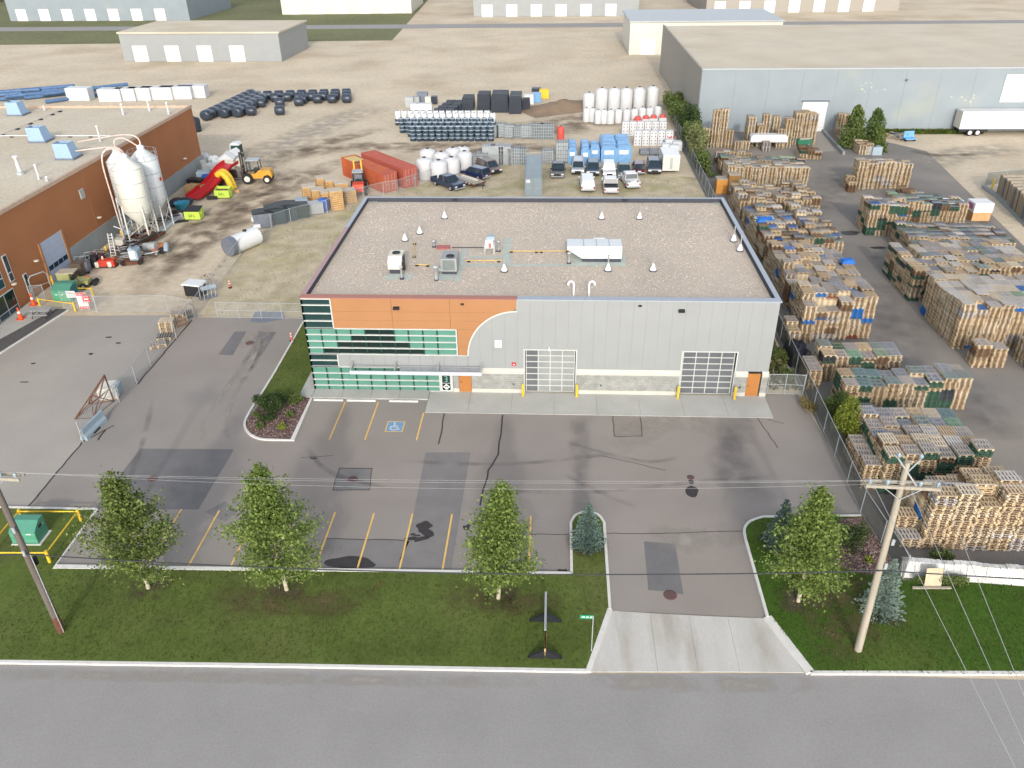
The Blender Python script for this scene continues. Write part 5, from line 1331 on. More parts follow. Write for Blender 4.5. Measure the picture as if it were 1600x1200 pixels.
tufts([(-12, -29.0), (-12, -16.6), (-11.06, -16.44), (-10.97, -22.01), (21.61, -21.46), (21.77, -16.72), (22.78, -15.77), (23.73, -16.65), (23.63, -24.15), (22.24, -28.33), (6.32, -28.64), (-10.16, -29.00)], 9000, .09, [GB, GB, GB, GC], (.03, .08), 1, (-12, 24, -31, -16))
tufts([(33.02, -24.39), (33.13, -17.89), (33.94, -15.98), (36.5, -15.4), (38.28, -19.76), (41.5, -21.4), (55, -20.3), (55, -28), (34.45, -28.16)], 7000, .09, [GB, GD, GD, GC], (.03, .09), 2, (31, 55, -29, -15))
tufts([(-3.99, -2.11), (-4.32, 2.91), (-4.35, 13.27), (-1.3, 13.5), (-1.25, -1.0)], 1000, .07, [GB, GB, GD], (.04, .08), 3, (-6, 0, -4, 14))
tufts([(-15.28, 14.05), (-4.90, 13.84), (0, 13.7), (41, 13.7), (41, 60), (7.05, 67.20), (-4.02, 52.99), (-16.54, 40.65), (-16.33, 20.82)], 7000, .0, [mat('grass_blade_straw', lin(190, 176, 140), .9), mat('grass_blade_straw', (0, 0, 0)), GC], (.05, .13), 4, (-14, 41, 13, 70))
tufts([(78, 88.2), (95, 88.2), (95, 89.6), (78, 89.6)], 1500, 0, [GB, GD, GC], (.3, .7), 5, (78, 95, 88, 90))
tufts([(38.6, 1), (41.2, 1), (41.2, 26), (38.6, 26)], 1800, 0, [GB, GC, GC], (.1, .3), 6, (38, 41.3, 0.5, 26))
tufts([(-18.60, 11.25), (-19.50, 21.61), (-18.77, 31.66), (-18.30, 31.66), (-17.67, 19.13), (-17.14, 10.86)], 140, 0, [GC, GC, GB], (.06, .15), 7, (-30, -5, 5, 50))


# ------------------------------------------------------------------ the orange building on the left
M_ORGW = mat('orange_brown_stucco', lin(170, 114, 76, .82), 0.85, var=0.05, scale=0.25, fine=0.03)
M_LROOF = mat('tan_gravel_roof', lin(208, 198, 178, .82), 0.95, var=0.06, scale=0.15, fine=0.15, fscale=5, tint2=(lin(200, 187, 164, .82), .08, .45, .7))
M_GREYC = mat('grey_concrete_base', lin(158, 164, 164), .85, var=.08, scale=.5)
M_PALEDOOR = mat('pale_blue_door', lin(184, 196, 218), .5, var=.03)
M_DARKWIN = mat('dark_window', lin(46, 66, 82), .1, var=.1, spec=.5)
M_PALEBLUE = mat('pale_blue_metal', lin(158, 186, 216), .5, var=.05)
LX0, LZ, LYF, LYN = -35.3, 9.8, 66.2, -4.0
ob = thing('orange_building', 'long orange-brown building with a tan roof beside the silos', 'building', (0, 0, 0))
wb = MB(); wb.box(-112, LYN, 0, LX0, LYF, LZ - .35); w_ = wb.build('wall', M_ORGW, ob)
MB().box(-111.7, LYN + .3, LZ - .349, LX0 - .3, LYF - .3, LZ - .3).build('roof', M_LROOF, ob)
for q in ((LX0 - .3, LYN, LX0 + .08, LYF + .08), (-112, LYF - .3, LX0 - .301, LYF + .08)):
    MB().box(q[0], q[1], LZ - .345, q[2], q[3], LZ + .05).build('parapet_cap', mat('tan_cap', lin(206, 180, 158), .6), ob)
MB().box(LX0 + .001, 26.2, 0, LX0 + .12, LYF, 2.3).build('concrete_base', M_GREYC, ob)
for y in (33.0, 46.3, 59.4): MB().box(LX0 + .002, y, 2.31, LX0 + .02, y + .05, LZ - .36).build('panel_joint', M_ORGT, ob)
d = MB().box(LX0 - .1, 21.45, 0, LX0 + .05, 25.7, 4.68).build('overhead_door', M_PALEDOOR, ob)
for k in range(4): MB().box(LX0 + .051, 21.75 + k * .98, 1.42, LX0 + .07, 22.6 + k * .98, 1.95).build('window', M_DARKWIN, d)
for k in range(1, 6): MB().box(LX0 + .0505, 21.45, k * .78, LX0 + .058, 25.7, k * .78 + .03).build('seam', M_GALV, d)
for y0, y1 in ((25.7, 26.05), (21.2, 21.45)): MB().box(LX0 - .05, y0, 0, LX0 + .14, y1, 4.75).build('door_frame', M_ORGP, ob)
def tall_window(y0, y1, z0, z1, zm):
    f = MB(); f.box(LX0 - .05, y0, z0, LX0 + .08, y1, z1); w = f.build('window', M_MULL, ob)
    MB().box(LX0 + .08, y0 + .1, zm + .06, LX0 + .09, y1 - .1, z1 - .1).build('pane', M_DARKWIN, w)
    MB().box(LX0 + .08, y0 + .1, z0 + .1, LX0 + .09, y1 - .1, zm - .06).build('pane', M_DARKWIN, w)
tall_window(15.2, 15.95, 2.95, 5.8, 3.9); tall_window(17.3, 17.95, .1, 2.9, .9); tall_window(12.3, 14.3, 2.9, 5.2, 3.9)
f = MB().box(LX0 - .05, 8.5, .05, LX0 + .08, 15.2, 2.4).build('entrance_glazing', M_MULL, ob)
for k in range(4): MB().box(LX0 + .08, 8.6 + k * 1.65, .7, LX0 + .09, 10.15 + k * 1.65, 2.3).build('pane', M_DGLASS, f); MB().box(LX0 + .08, 8.6 + k * 1.65, .1, LX0 + .09, 10.15 + k * 1.65, .62).build('pane', M_DARKWIN, f)
for y, z in ((19.9, 3.4), (15.4, 2.7), (33.7, 3.4), (59.9, 3.4)):
    MB().lathe([(.12, -.08), (.26, -.05), (.3, .06), (.16, .12)], 12).build('wall_light', mat('lamp_housing', lin(214, 206, 190), .5), ob, (LX0 + .2, y, z))
v = MB().box(LX0 - .02, 31.4, 6.4, LX0 + .06, 32.35, 7.5).build('wall_vent', M_MULL, ob)
for k in range(5): MB().box(LX0 + .06, 31.5, 6.52 + k * .19, LX0 + .085, 32.25, 6.64 + k * .19).build('louvre', M_GALV, v)
# on its roof
for (x, y), lb in (((-47.46, 46.00), 'blue roof vent on the tan roof, middle of three'), ((-39.36, 37.91), 'blue roof vent on the tan roof, nearest the wall'), ((-59.75, 61.50), 'blue roof vent at the far edge of the tan roof')):
    t = thing('roof_ventilator', lb, 'vent', (x, y, LZ - .3), 0, 'blue roof vents on the tan roof')
    MB().box(-1.1, -1.1, 0, 1.3, 1.1, .22).build('curb', M_STEELPL, t)
    b = MB(); b.add([(-1, -1, .22), (1.1, -1, .22), (1.1, 1, .22), (-1, 1, .22), (-1.15, -.75, 1.9), (.7, -.75, 1.9), (.7, .75, 1.9), (-1.15, .75, 1.9)], [(0, 1, 5, 4), (1, 2, 6, 5), (2, 3, 7, 6), (3, 0, 4, 7)])
    b.build('hood', M_PALEBLUE, t)
    MB().box(-1.05, -.65, 1.5, .6, .65, 1.6).build('damper', M_STEELPL, t)
for (x, y), h, r, lb in (((-41.39, 31.09), 1.9, .22, 'thick white flue on the tan roof'), ((-38.03, 29.09), 1.5, .1, 'thin white pipe beside the thick flue'), ((-39.39, 45.97), 1.8, .11, 'white pipe where the silo hoses meet the roof'), ((-43.62, 61.33), 1.4, .12, 'white pipe near the far roof edge, left of a pair'),
                     ((-40.78, 63.86), 1.4, .12, 'white pipe near the far roof edge, middle'), ((-36.89, 61.67), 1.5, .12, 'white pipe near the far corner of the tan roof'), ((-36.65, 28.36), .35, .1, 'small white stub on the tan roof by the wall'), ((-57.42, 64.50), .5, .1, 'small white stub at the far edge of the tan roof')):
    t = thing('roof_pipe', lb, 'pipe', (x, y, LZ - .3), 0, 'white pipes on the tan roof')
    MB().lathe([(r * 2.2, 0), (r * 2, .25), (r * 1.1, .32)], 10).build('collar', M_GALV, t)
    MB().lathe([(r, .2), (r, h), (r * 1.5, h + .05), (r * 1.5, h + .18), (r * .6, h + .22)], 10).build('pipe', M_WHITE, t)
t = thing('conduit', 'long pale conduit lying across the tan roof', 'pipe', (0, 0, 0))
a, c = (-54.22, 48.06), (-38.66, 47.99)
MB().tube([(a[0], a[1], LZ - .1), (c[0], c[1], LZ - .1)], .07, 6).build('pipe', M_WHITE, t)
for k in (.1, .3, .62, .8): MB().cbox((a[0] + (c[0] - a[0]) * k, a[1] + (c[1] - a[1]) * k, LZ - .24), (.4, .3, .12)).build('block', M_BLACK, t)
a, c = (-54.44, 48.41), (-54.35, 64.03)
t = thing('conduit', 'thin conduit on black blocks running to the far edge of the tan roof', 'pipe', (0, 0, 0))
MB().tube([(a[0], a[1], LZ - .1), (c[0], c[1], LZ - .1)], .035, 6).build('pipe', M_GALV, t)
for k in (.03, .25, .45, .62, .82, .95): MB().cbox((a[0] + (c[0] - a[0]) * k, a[1] + (c[1] - a[1]) * k, LZ - .22), (.5, .4, .16)).build('block', M_BLACK, t)

# silos
M_SILO = mat('cream_silo', lin(236, 236, 224), .45, var=.04, scale=.6, stretch=(1, 1, .2))
M_SILOB = mat('white_silo', lin(222, 228, 230), .45, var=.04, scale=.6, stretch=(1, 1, .2))
def silo(label, x, y, r, m, seed):
    t = thing('silo', label, 'silo', (x, y, 0), 0, 'grain silos beside the orange building')
    MB().lathe([(.15, 1.7), (r, 3.8), (r, 9.0), (.35, 10.2), (.3, 10.3)], 28).build('vessel', m, t)
    for z in (3.95, 5.6, 7.3, 8.95): MB().lathe([(r + .001, z - .03), (r + .035, z - .02), (r + .035, z + .02), (r + .001, z + .03)], 28).build('seam_band', M_GALV, t)
    for k in range(4):
        a = R(45 + 90 * k); c, s = math.cos(a), math.sin(a)
        MB().tube([(c * r * 1.02, s * r * 1.02, 4.6), (c * (r + .12), s * (r + .12), 0)], .1, 8).build('leg', m, t)
        c2, s2 = math.cos(a + R(90)), math.sin(a + R(90))
        MB().tube([(c * (r + .1), s * (r + .1), .7), (c2 * (r + .05), s2 * (r + .05), 2.6)], .035, 6).build('brace', m, t)
    MB().lathe([(.45, 10.2), (.45, 10.5), (.12, 10.7)], 12).build('lid', M_SILOB, t)
    return t
s1 = silo('cream silo nearest the camera beside the orange wall', -31.1, 35.6, 1.72, M_SILO, 1)
s2 = silo('white silo behind the cream one, with a small red mark', -30.9, 39.6, 1.68, M_SILOB, 2)
s3 = silo('silo squeezed against the orange wall behind the other two', -33.5, 38.6, 1.5, M_SILOB, 3)
MB().box(1.73, -.5, 6.3, 1.78, -.1, 6.7).build('red_mark', M_RED, s2)
b = MB()
for s in (-.25, .25): b.tube([(1.9, s - .4, .3), (1.9, s - .4, 9.2)], .03, 6)
for k in range(30): b.tube([(1.9, -.65, .5 + k * .29), (1.9, -.15, .5 + k * .29)], .018, 5)
b.build('ladder', M_GALV, s1)
b = MB()
for k in range(16):
    z = 2.2 + k * .45
    b.tube([(1.9 + .38 * math.cos(R(a)) + .0, -.4 + .38 * math.sin(R(a)), z) for a in range(-90, 91, 30)], .015, 4)
b.build('ladder_cage', M_GALV, s1)
b = MB()
for a in range(0, 360, 30): b.tube([(1.72 * math.cos(R(a)), 1.72 * math.sin(R(a)), 9.0), (1.72 * math.cos(R(a)), 1.72 * math.sin(R(a)), 10.0)], .02, 4)
for z in (9.5, 10.0): b.tube([(1.72 * math.cos(R(a)), 1.72 * math.sin(R(a)), z) for a in range(0, 361, 20)], .02, 4)
b.build('top_railing', M_GALV, s2)
M_HOSE = mat('pale_pink_pipe', lin(226, 206, 196), .5)
def hose(label, pts, r=.09):
    return tag(MB().tube(smooth_path(pts, 8), r, 8).build('fill_pipe', M_HOSE), label, 'pipe', 'fill pipes of the silos')
hose('fill pipe arching off the cream silo down to the ground', [(-31.1, 35.6, 10.4), (-31.5, 35.2, 11.2), (-32.6, 34.6, 11.3), (-33.2, 34.3, 9.8), (-33.1, 34.2, 5.0), (-32.9, 34.0, .3)])
hose('fill pipe from the cream silo back over the tan roof', [(-31.1, 35.9, 10.4), (-31.8, 36.3, 11.0), (-34.0, 37.0, 11.0), (-40.0, 38.6, 10.0)])
hose('short fill pipe looping between two silo tops', [(-33.5, 38.6, 10.4), (-33.4, 38.6, 11.4), (-32.4, 39.0, 11.6), (-31.1, 39.5, 10.5)])
hose('fill pipe from the white silo back over the tan roof', [(-30.9, 39.8, 10.4), (-31.4, 40.3, 11.4), (-34.0, 41.4, 11.4), (-41.0, 43.6, 10.0)])

# ------------------------------------------------------------------ things stored along the left wall
M_IRON = mat('dark_iron', lin(84, 74, 68), .8, var=.2)
bm = [(-32.53, 32.70), (-31.91, 32.07), (-31.30, 31.46), (-30.79, 31.05), (-31.20, 31.02, 0.50), (-30.52, 30.41, 0.50), (-30.36, 29.81, 0.90), (-33.18, 33.55)]
nm = ('lowest at the left', 'low, second from the left', 'low, third from the left', 'lowest at the right', 'middle layer, left one', 'middle layer, right one', 'lying on top of the pile', 'pale one fallen beside the pile')
for i, p in enumerate(bm):
    b = MB(); L_ = 5.6 + .5 * (i % 3); z = (p[2] if len(p) > 2 else 0)
    b.box(-.13, 0, 0, .13, L_, .03); b.box(-.02, 0, .03, .02, L_, .25); b.box(-.13, 0, .25, .13, L_, .28)
    tag(b.build('steel_beam', M_RUST if i % 2 else M_IRON, None, (p[0], p[1] - .5, z + .01), R(-20 + 3 * (i % 4))), 'rusty steel beam in the scrap pile by the silos, ' + nm[i], 'beam', 'rusty beams by the silos')
p = (-32.03, 29.19)
t = thing('ladder', 'white stepladder standing beside the rusty beams', 'ladder', (p[0], p[1], 0))
for s in (-.3, .3): MB().tube([(s, 0, 0), (s * .8, .5, 2.9)], .05, 6).build('rail', M_WHITE, t)
for k in range(8): MB().box(-.27, .03 + k * .062, .28 + k * .34, .27, .11 + k * .062, .33 + k * .34).build('rung', M_WHITE, t)
for s in (-.3, .3): MB().tube([(s, 1.2, 0), (s * .8, .55, 2.8)], .035, 6).build('rear_leg', M_WHITE, t)
p = (-31.43, 26.09)
t = thing('engine', 'red engine unit with pale ends left of the ladder', 'machine', (p[0], p[1] + .6, 0), R(6))
MB().box(-.9, -.5, .15, .9, .5, .85).build('housing', mat('tomato_red', lin(214, 74, 54), .6, var=.15), t)
for x in (-1.1, .35): MB().lathe([(.28, 0), (.3, .5), (.22, .62)], 12).build('cylinder', M_CREAM, t, (x, -.35, .1))
MB().box(-1.2, -.55, 0, 1.0, .55, .15).build('skid', M_IRON, t); MB().lathe([(.12, .85), (.12, 1.2)], 8).build('exhaust', M_CREAM, t, (-.5, .1, 0))
MB().tube([(.9, 0, .6), (1.5, .1, .5)], .16, 8).build('shaft', M_IRON, t)
p = (-28.71, 27.09)
t = thing('mortar_mixer', 'white tank machine on a rusty frame in front of the beams', 'machine', (p[0], p[1] + .7, 0), R(12))
MB().box(-1.3, -.8, .1, .8, .6, .45).build('frame', M_RUST, t)
MB().prism([(-.4, .5), (.55, .45), (.55, 1.5), (-.1, 2.0), (-.4, 1.9)], -.5, 1.1, axis='y').build('tank', M_LTBLUE, t)
MB().box(-.35, -.53, .7, .3, -.505, 1.6).build('door', M_WHITE, t)
for x, y in ((-1.2, -.7), (.7, -.7)): MB().tube([(x, y - .1, .3), (x, y + .1, .3)], .3, 12).build('wheel', M_RUBBER, t)
MB().lathe([(.3, 2.0), (.3, 2.06), (.2, 2.06)], 12, c=(.1, .3)).build('filler', M_BLACK, t)
p = (-27.67, 30.28)
t = thing('concrete_mixer', 'grey machine with a drum and a fallen panel right of the white tank', 'machine', (p[0], p[1] + .8, 0), R(-8))
MB().tube([(-1.4, 0, .6), (.1, .1, .7)], .5, 14).build('drum', M_GALV, t)
MB().box(-.4, -.45, .3, .6, .5, .55).build('bed', M_ORGT, t)
MB().tube([(.9, .9, .7), (1.4, .2, 1.0), (1.5, -.3, .3)], .3, 10).build('chute', M_LTBLUE, t)
MB().tube([(1.0, -.5, .4), (1.0, -.25, .4)], .4, 14).build('wheel', M_RUBBER, t)
MB().cbox((.1, -1.0, .12), (1.2, .7, .06), R(20), 0, R(8)).build('panel', M_CREAM, t)
MB().cbox((.1, 1.1, .5), (1.5, .9, .3), R(10)).build('rusty_box', mat('rust_orange', lin(190, 124, 60), .8, var=.2), t)
p0, p1 = (-30.05, 37.17), (-29.90, 43.46)
dx, dy = p1[0] - p0[0], p1[1] - p0[1]
b = MB(); L_ = math.hypot(dx, dy); b.box(0, -.25, 0, L_, .25, .06); b.box(0, -.25, .061, L_, -.2, .45); b.box(0, .2, .061, L_, .25, .45)
tag(b.build('steel_channel', M_SILOB, None, (p0[0], p0[1], 0.01), math.atan2(dy, dx)), 'long white steel channel lying in front of the silos', 'beam')
tag(MB().lathe([(.3, 0), (.3, .5), (.1, .6)], 10).build('bucket', M_WHITE, None, (p1[0], p1[1] + .3, 0)), 'white bucket at the far end of the white channel', 'bucket')
M_LIME = mat('lime_paint', lin(202, 232, 92), .5, var=.06)
def bin_(label, p, rz, full, w=2.1):
    t = thing('dumpster', label, 'dumpster', (p[0] + 1.1, p[1] + .7, 0), rz, 'lime green waste bins')
    b = MB(); b.prism([(-.75, .12), (.6, .12), (.75, 1.45), (-.75, 1.15)], -w / 2, -w / 2 + .06, axis='x'); b.prism([(-.75, .12), (.6, .12), (.75, 1.45), (-.75, 1.15)], w / 2 - .06, w / 2, axis='x')
    b.box(-w / 2 + .06, -.75, .12, w / 2 - .06, -.69, 1.15); b.box(-w / 2 + .06, .55, .12, w / 2 - .06, .62, 1.4); b.box(-w / 2 + .06, -.69, .12, w / 2 - .06, .55, .2)
    b.build('body', M_LIME, t)
    if not full:
        l = MB().prism([(-.78, 1.17), (-.78, 1.22), (.76, 1.55), (.76, 1.48)], -w / 2, w / 2, axis='x').build('lid', M_BLACK, t)
        for k in range(6): MB().prism([(-.74, 1.235), (-.74, 1.26), (.72, 1.575), (.72, 1.545)], -w / 2 + .2 + k * .32, -w / 2 + .28 + k * .32, axis='x').build('lid_rib', M_MEMB, l)
    else:
        MB().box(-w / 2 + .08, -.6, .9, w / 2 - .08, .5, 1.05).build('waste', mat('mixed_waste', lin(120, 104, 88), .9, var=.5, scale=4), t)
    b = MB(); z0, z1 = .45, .8
    for x0, x1, a, c in ((-.42, -.36, z0, z1), (-.36, -.2, z0, z0 + .06), (-.36, -.2, z1 - .06, z1), (-.24, -.2, z0 + .06, z0 + .2), (-.1, -.04, z0, z1), (-.04, .1, z1 - .06, z1), (-.04, .06, z0 + .15, z0 + .2), (.2, .26, z0, z1), (.26, .42, z0, z0 + .06)):
        b.box(x0, -.765, a, x1, -.751, c)
    b.build('lettering', M_BLACK, t)
    for s in (-1, 1): MB().box(s * (w / 2 + .04) - .04, -.2, .7, s * (w / 2 + .04) + .04, .2, .9).build('lift_pocket', M_LIME, t)
    return t
bin_('lime green bin with a closed black lid near the silos', (-28.79, 42.46), R(0), False)
bin_('lime green open bin in front of the red slide', (-28.13, 51.62), R(0), True)
p0, p1 = Vector((-30.86, 50.73)), Vector((-29.07, 62.21))
L_ = (p1 - p0).length; ang = math.atan2((p1 - p0).y, (p1 - p0).x)
t = thing('slide', 'big red open slide chute lying along the yard', 'slide', (p0.x, p0.y, 0), ang)
prof = [(0, .25), (L_ * .35, .55), (L_ * .6, 1.2), (L_ * .8, 1.9), (L_, 2.0)]
pr = smooth_path([(a, 0, z) for a, z in prof], 5)
b = MB(); C5 = [(-1.15, .55), (-1.1, .1), (-.6, 0), (.6, 0), (1.1, .1), (1.15, .55)]
vs = [(q[0], c[0], q[2] + c[1]) for q in pr for c in C5]; n5 = len(C5)
b.add(vs, [(i * n5 + j, (i + 1) * n5 + j, (i + 1) * n5 + j + 1, i * n5 + j + 1) for i in range(len(pr) - 1) for j in range(n5 - 1)])
o = b.build('trough', M_RED, t); o.modifiers.new('thick', 'SOLIDIFY').thickness = .06
for k in (.62, .95): MB().box(L_ * k - .1, -.9, 0, L_ * k + .1, .9, 1.25).build('support', M_IRON, t)
p = (-27.93, 55.18)
t = thing('slide', 'yellow curved tube slide standing behind the open lime bin', 'slide', (p[0], p[1] + .6, 0))
for s in (-.4, .5): MB().tube(smooth_path([(-.9, s, 2.2), (-.2, s, 2.5), (.5, s - .1, 1.9), (.9, s - .2, .9), (1.1, s - .3, .1)], 5), .45, 10).build('tube', M_YELLOW, t)
tag(MB().cbox((0, 0, .15), (1.5, .8, .3), R(20)).build('plywood_sheet', mat('plywood_tan', lin(206, 168, 124), .8), None, ((-26.38, 54.58)[0], (-26.38, 54.58)[1], 0)), 'tan plywood lying right of the open lime bin', 'board')
tag(MB().cbox((0, 0, .2), (1.4, .6, .4), R(10)).build('black_case', M_BLACK, None, ((-28.39, 51.33)[0], (-28.39, 51.33)[1], 0)), 'black case on the ground left of the open lime bin', 'case')
tag(MB().cbox((0, 0, .05), (1.9, .9, .1), R(25)).build('black_mat', M_BLACK, None, ((-29.18, 41.71)[0], (-29.18, 41.71)[1] + .2, 0.01)), 'flat black mat on the ground left of the lidded bin', 'mat')
p = (-33.16, 72.29)
t = thing('portable_toilet', 'dark green portable toilet with a white roof', 'portable toilet', (p[0] + 1.0, p[1] + .6, 0))
MB().box(-.75, -.75, 0, .75, .75, 2.2).build('cabin', mat('toilet_green', lin(44, 82, 74), .5), t)
MB().prism([(-.8, 2.2), (.8, 2.2), (.62, 2.5), (0, 2.62), (-.62, 2.5)], -.8, .8, axis='y').build('roof', M_WHITE, t)
MB().box(-.78, -.78, 0, -.66, -.755, 2.2).build('corner_strip', M_WHITE, t); MB().box(-.4, -.78, .1, .5, -.755, 2.05).build('door', mat('toilet_green', lin(44, 82, 74), .5), t)
def hut(label, p, w, d, h, m, rz=0):
    t = thing('play_house', label, 'play house', (p[0], p[1] + d / 2, 0), rz)
    MB().box(-w / 2, -d / 2, 0, w / 2, d / 2, h * .6).build('wall', m, t)
    MB().prism([(-w / 2 - .12, h * .6), (w / 2 + .12, h * .6), (0, h)], -d / 2 - .1, d / 2 + .1, axis='y').build('roof', M_WHITE, t)
    MB().box(-.25, -d / 2 - .02, 0, .25, -d / 2 - .005, h * .45).build('door', M_CREAM, t)
hut('small white gabled play house by the yellow loader', (-31.78, 66.36), 2.2, 2.0, 2.4, M_CREAM, R(10)); hut('white gabled play house behind the small one', (-31.66, 69.27), 1.8, 1.8, 2.2, M_SILOB, R(-12))
for i, (q, s, m, lb, nm_) in enumerate((((-35.78, 64.93), (2.6, 1.6, 1.7), M_GREYC, 'long grey tank box against the orange wall base', 'storage_box'), ((-32.41, 62.53), (3.0, 1.8, 1.6), M_GALV, 'pale grey lidded box behind the red slide', 'storage_box'), ((-33.23, 60.20), (2.0, 1.4, 1.3), M_LTBLUE, 'pale blue tote leaning by the silos', 'tote_box'),
        ((-33.50, 57.62), (2.2, 1.2, .9), M_BLACK, 'black bin lying left of the red slide', 'storage_box'), ((-32.30, 54.84), (2.3, 1.0, .9), mat('olive_tan', lin(186, 150, 96), .8), 'tan crate with a black base left of the red slide', 'crate'), ((-32.58, 53.64), (1.4, 1.0, 1.2), M_CARD, 'torn cardboard carton beside the tan crate', 'carton'),
        ((-32.31, 59.87), (1.9, 1.6, 1.0), mat('strong_blue', lin(60, 110, 200), .5), 'bright blue plastic crate behind the red slide', 'crate'), ((-32.16, 61.86), (.9, .9, .7), M_WHITE, 'white pail right of the blue crate', 'pail'), ((-30.79, 46.05), (2.0, 1.3, 1.0), mat('cyan_tub', lin(70, 170, 200), .5), 'cyan tub in front of the white silo', 'tub'),
        ((-31.93, 47.93), (2.4, 1.6, .9), mat('charcoal_bag', lin(70, 70, 82), .8, var=.3), 'dark sacks heaped behind the cyan tub', 'sack'), ((-36.92, 70.00), (1.3, 1.0, 1.5), M_WHITE, 'white bag stack at the far end of the orange wall', 'bag'), ((-35.12, 68.89), (1.6, 1.2, 1.3), M_WHITE, 'white bundle right of the bag stack', 'bundle'),
        ((-33.93, 68.52), (1.8, 1.2, 1.2), M_SILOB, 'pale sack bundle left of the play houses', 'bundle'), ((-34.20, 65.64), (1.2, 1.0, .8), mat('dull_maroon', lin(128, 74, 80), .7), 'maroon crate among the white bundles', 'crate'), ((-33.13, 63.90), (1.2, 1.0, .9), mat('pale_cyan', lin(160, 200, 210), .6), 'pale cyan crate below the maroon one', 'crate'),
        ((-30.21, 67.80), (1.4, 1.0, 1.2), M_CREAM, 'cream carton with a red edge left of the loader', 'carton'))):
    b = MB(); w, d, h = s; rn = random.Random(i)
    if nm_ in ('sack', 'bag', 'bundle'):
        t = thing(nm_, lb, nm_, (q[0], q[1] + d / 2, 0), R(rn.uniform(-15, 15)))
        for k in range(4): MB().lathe([(.05, 0), (.42 * w, .1 * h), (.45 * w, .4 * h), (.25 * w, .75 * h), (.06, .85 * h)], 9).build('sack', m, t, ((k % 2 - .5) * w * .5, (k // 2 - .5) * d * .5, .05 * k), k)
    elif nm_ in ('pail', 'tub'):
        tag(b.lathe([(w * .38, 0), (w * .5, h), (w * .54, h + .03), (w * .47, h + .03), (w * .4, h * .3)], 14).build(nm_, m, None, (q[0], q[1] + d / 2, 0)), lb, nm_)
    else:
        t = thing(nm_, lb, nm_.split('_')[0] if nm_ != 'storage_box' else 'box', (q[0], q[1] + d / 2, 0), R(rn.uniform(-18, 18)))
        MB().prism([(-w / 2 * .94, 0), (w / 2 * .94, 0), (w / 2, h * .85), (-w / 2, h * .85)], -d / 2, d / 2, axis='y').build('body', m, t)
        MB().prism([(-w / 2 - .05, h * .85), (w / 2 + .05, h * .85), (w / 2 - .1, h), (-w / 2 + .1, h)], -d / 2 - .05, d / 2 + .05, axis='y').build('lid', m, t)
for i, (q, s, m, lb) in enumerate((((-33.49, 23.64), (1.3, 1.2, 1.5), mat('murky_bin', lin(108, 96, 84), .7), 'brown waste bin right of the pale overhead door'), ((-33.13, 24.38), (1.0, 1.0, 1.4), M_STEELPL, 'blue-grey cart beside the brown bin'), ((-33.15, 25.87), (1.3, 1.0, 1.3), M_BLACK, 'black trolley heap along the concrete base'),
                                   ((-32.97, 27.02), (1.2, 1.0, 1.1), mat('maroon_bin', lin(96, 66, 70), .7), 'maroon cart near the stepladder'), ((-33.01, 32.69), (1.0, 1.0, .9), M_CREAM, 'cream drum beside the rusty beams'), ((-33.76, 35.98), (1.3, .9, .9), M_LTBLUE, 'pale bag under the cream silo'))):
    w, d, h = s
    t = thing('cart', lb, 'cart', (q[0], q[1] + d / 2, 0), R(10 * (i % 3)))
    MB().prism([(-w / 2 * .85, .15), (w / 2 * .85, .15), (w / 2, h), (-w / 2, h)], -d / 2, d / 2, axis='y').build('tub', m, t)
    for x in (-.35, .35): MB().tube([(x * w, -d / 2 - .02, .15), (x * w, -d / 2 + .12, .15)], .15, 10).build('wheel', M_RUBBER, t)
    MB().tube([(-w / 2, d / 2, h), (-w / 2, d / 2 + .2, h + .3), (w / 2, d / 2 + .2, h + .3), (w / 2, d / 2, h)], .03, 6).build('handle', M_GALV, t)
rn = random.Random(40)
for i, (q, k_) in enumerate((((-33.66, 27.78), 9), ((-33.53, 29.37), 8), ((-31.90, 30.21), 12), ((-30.54, 29.02), 10), ((-30.27, 31.47), 14), ((-30.55, 34.03), 14), ((-30.45, 35.80), 10), ((-28.25, 29.46), 8), ((-32.38, 34.44), 12), ((-31.15, 40.46), 9), ((-31.05, 42.44), 9), ((-31.12, 44.48), 8))):
    t = thing('scrap_heap', 'heap of dark scrap pipes and rods by the silos, %s from the overhead door' % ('nearest', 'second', 'third', 'fourth', 'fifth', 'sixth', 'seventh', 'eighth', 'ninth', 'tenth', 'eleventh', 'farthest')[i], 'scrap', (q[0], q[1] + .4, 0), 0, 'scrap heaps by the silos')
    for k in range(k_):
        a = rn.uniform(-.7, .9); L2 = rn.uniform(.4, 1.3); x, y, z = rn.uniform(-.8, .8), rn.uniform(-.5, .5), .08 + .06 * k
        MB().tube([(x - L2 * math.cos(a), y - L2 * math.sin(a), z), (x + L2 * math.cos(a), y + L2 * math.sin(a), z + rn.uniform(-.05, .25))], rn.uniform(.03, .1), 6).build('pipe', rn.choice((M_IRON, M_RUST, M_IRON, M_GALV, M_STEELPL)), t)
for (x, y), lb in (((-33.21, 29.98), 'yellow post left of the stepladder'), ((-33.66, 23.82), 'yellow bollard right of the pale overhead door'), ((-34.94, 21.14), 'yellow bollard left of the pale overhead door'), ((-33.85, 35.30), 'yellow post behind the rusty beams')):
    tag(MB().lathe([(.12, 0), (.12, 1.1), (.06, 1.2)], 10).build('bollard', M_YELLOW, None, (x, y, 0)), lb, 'bollard')
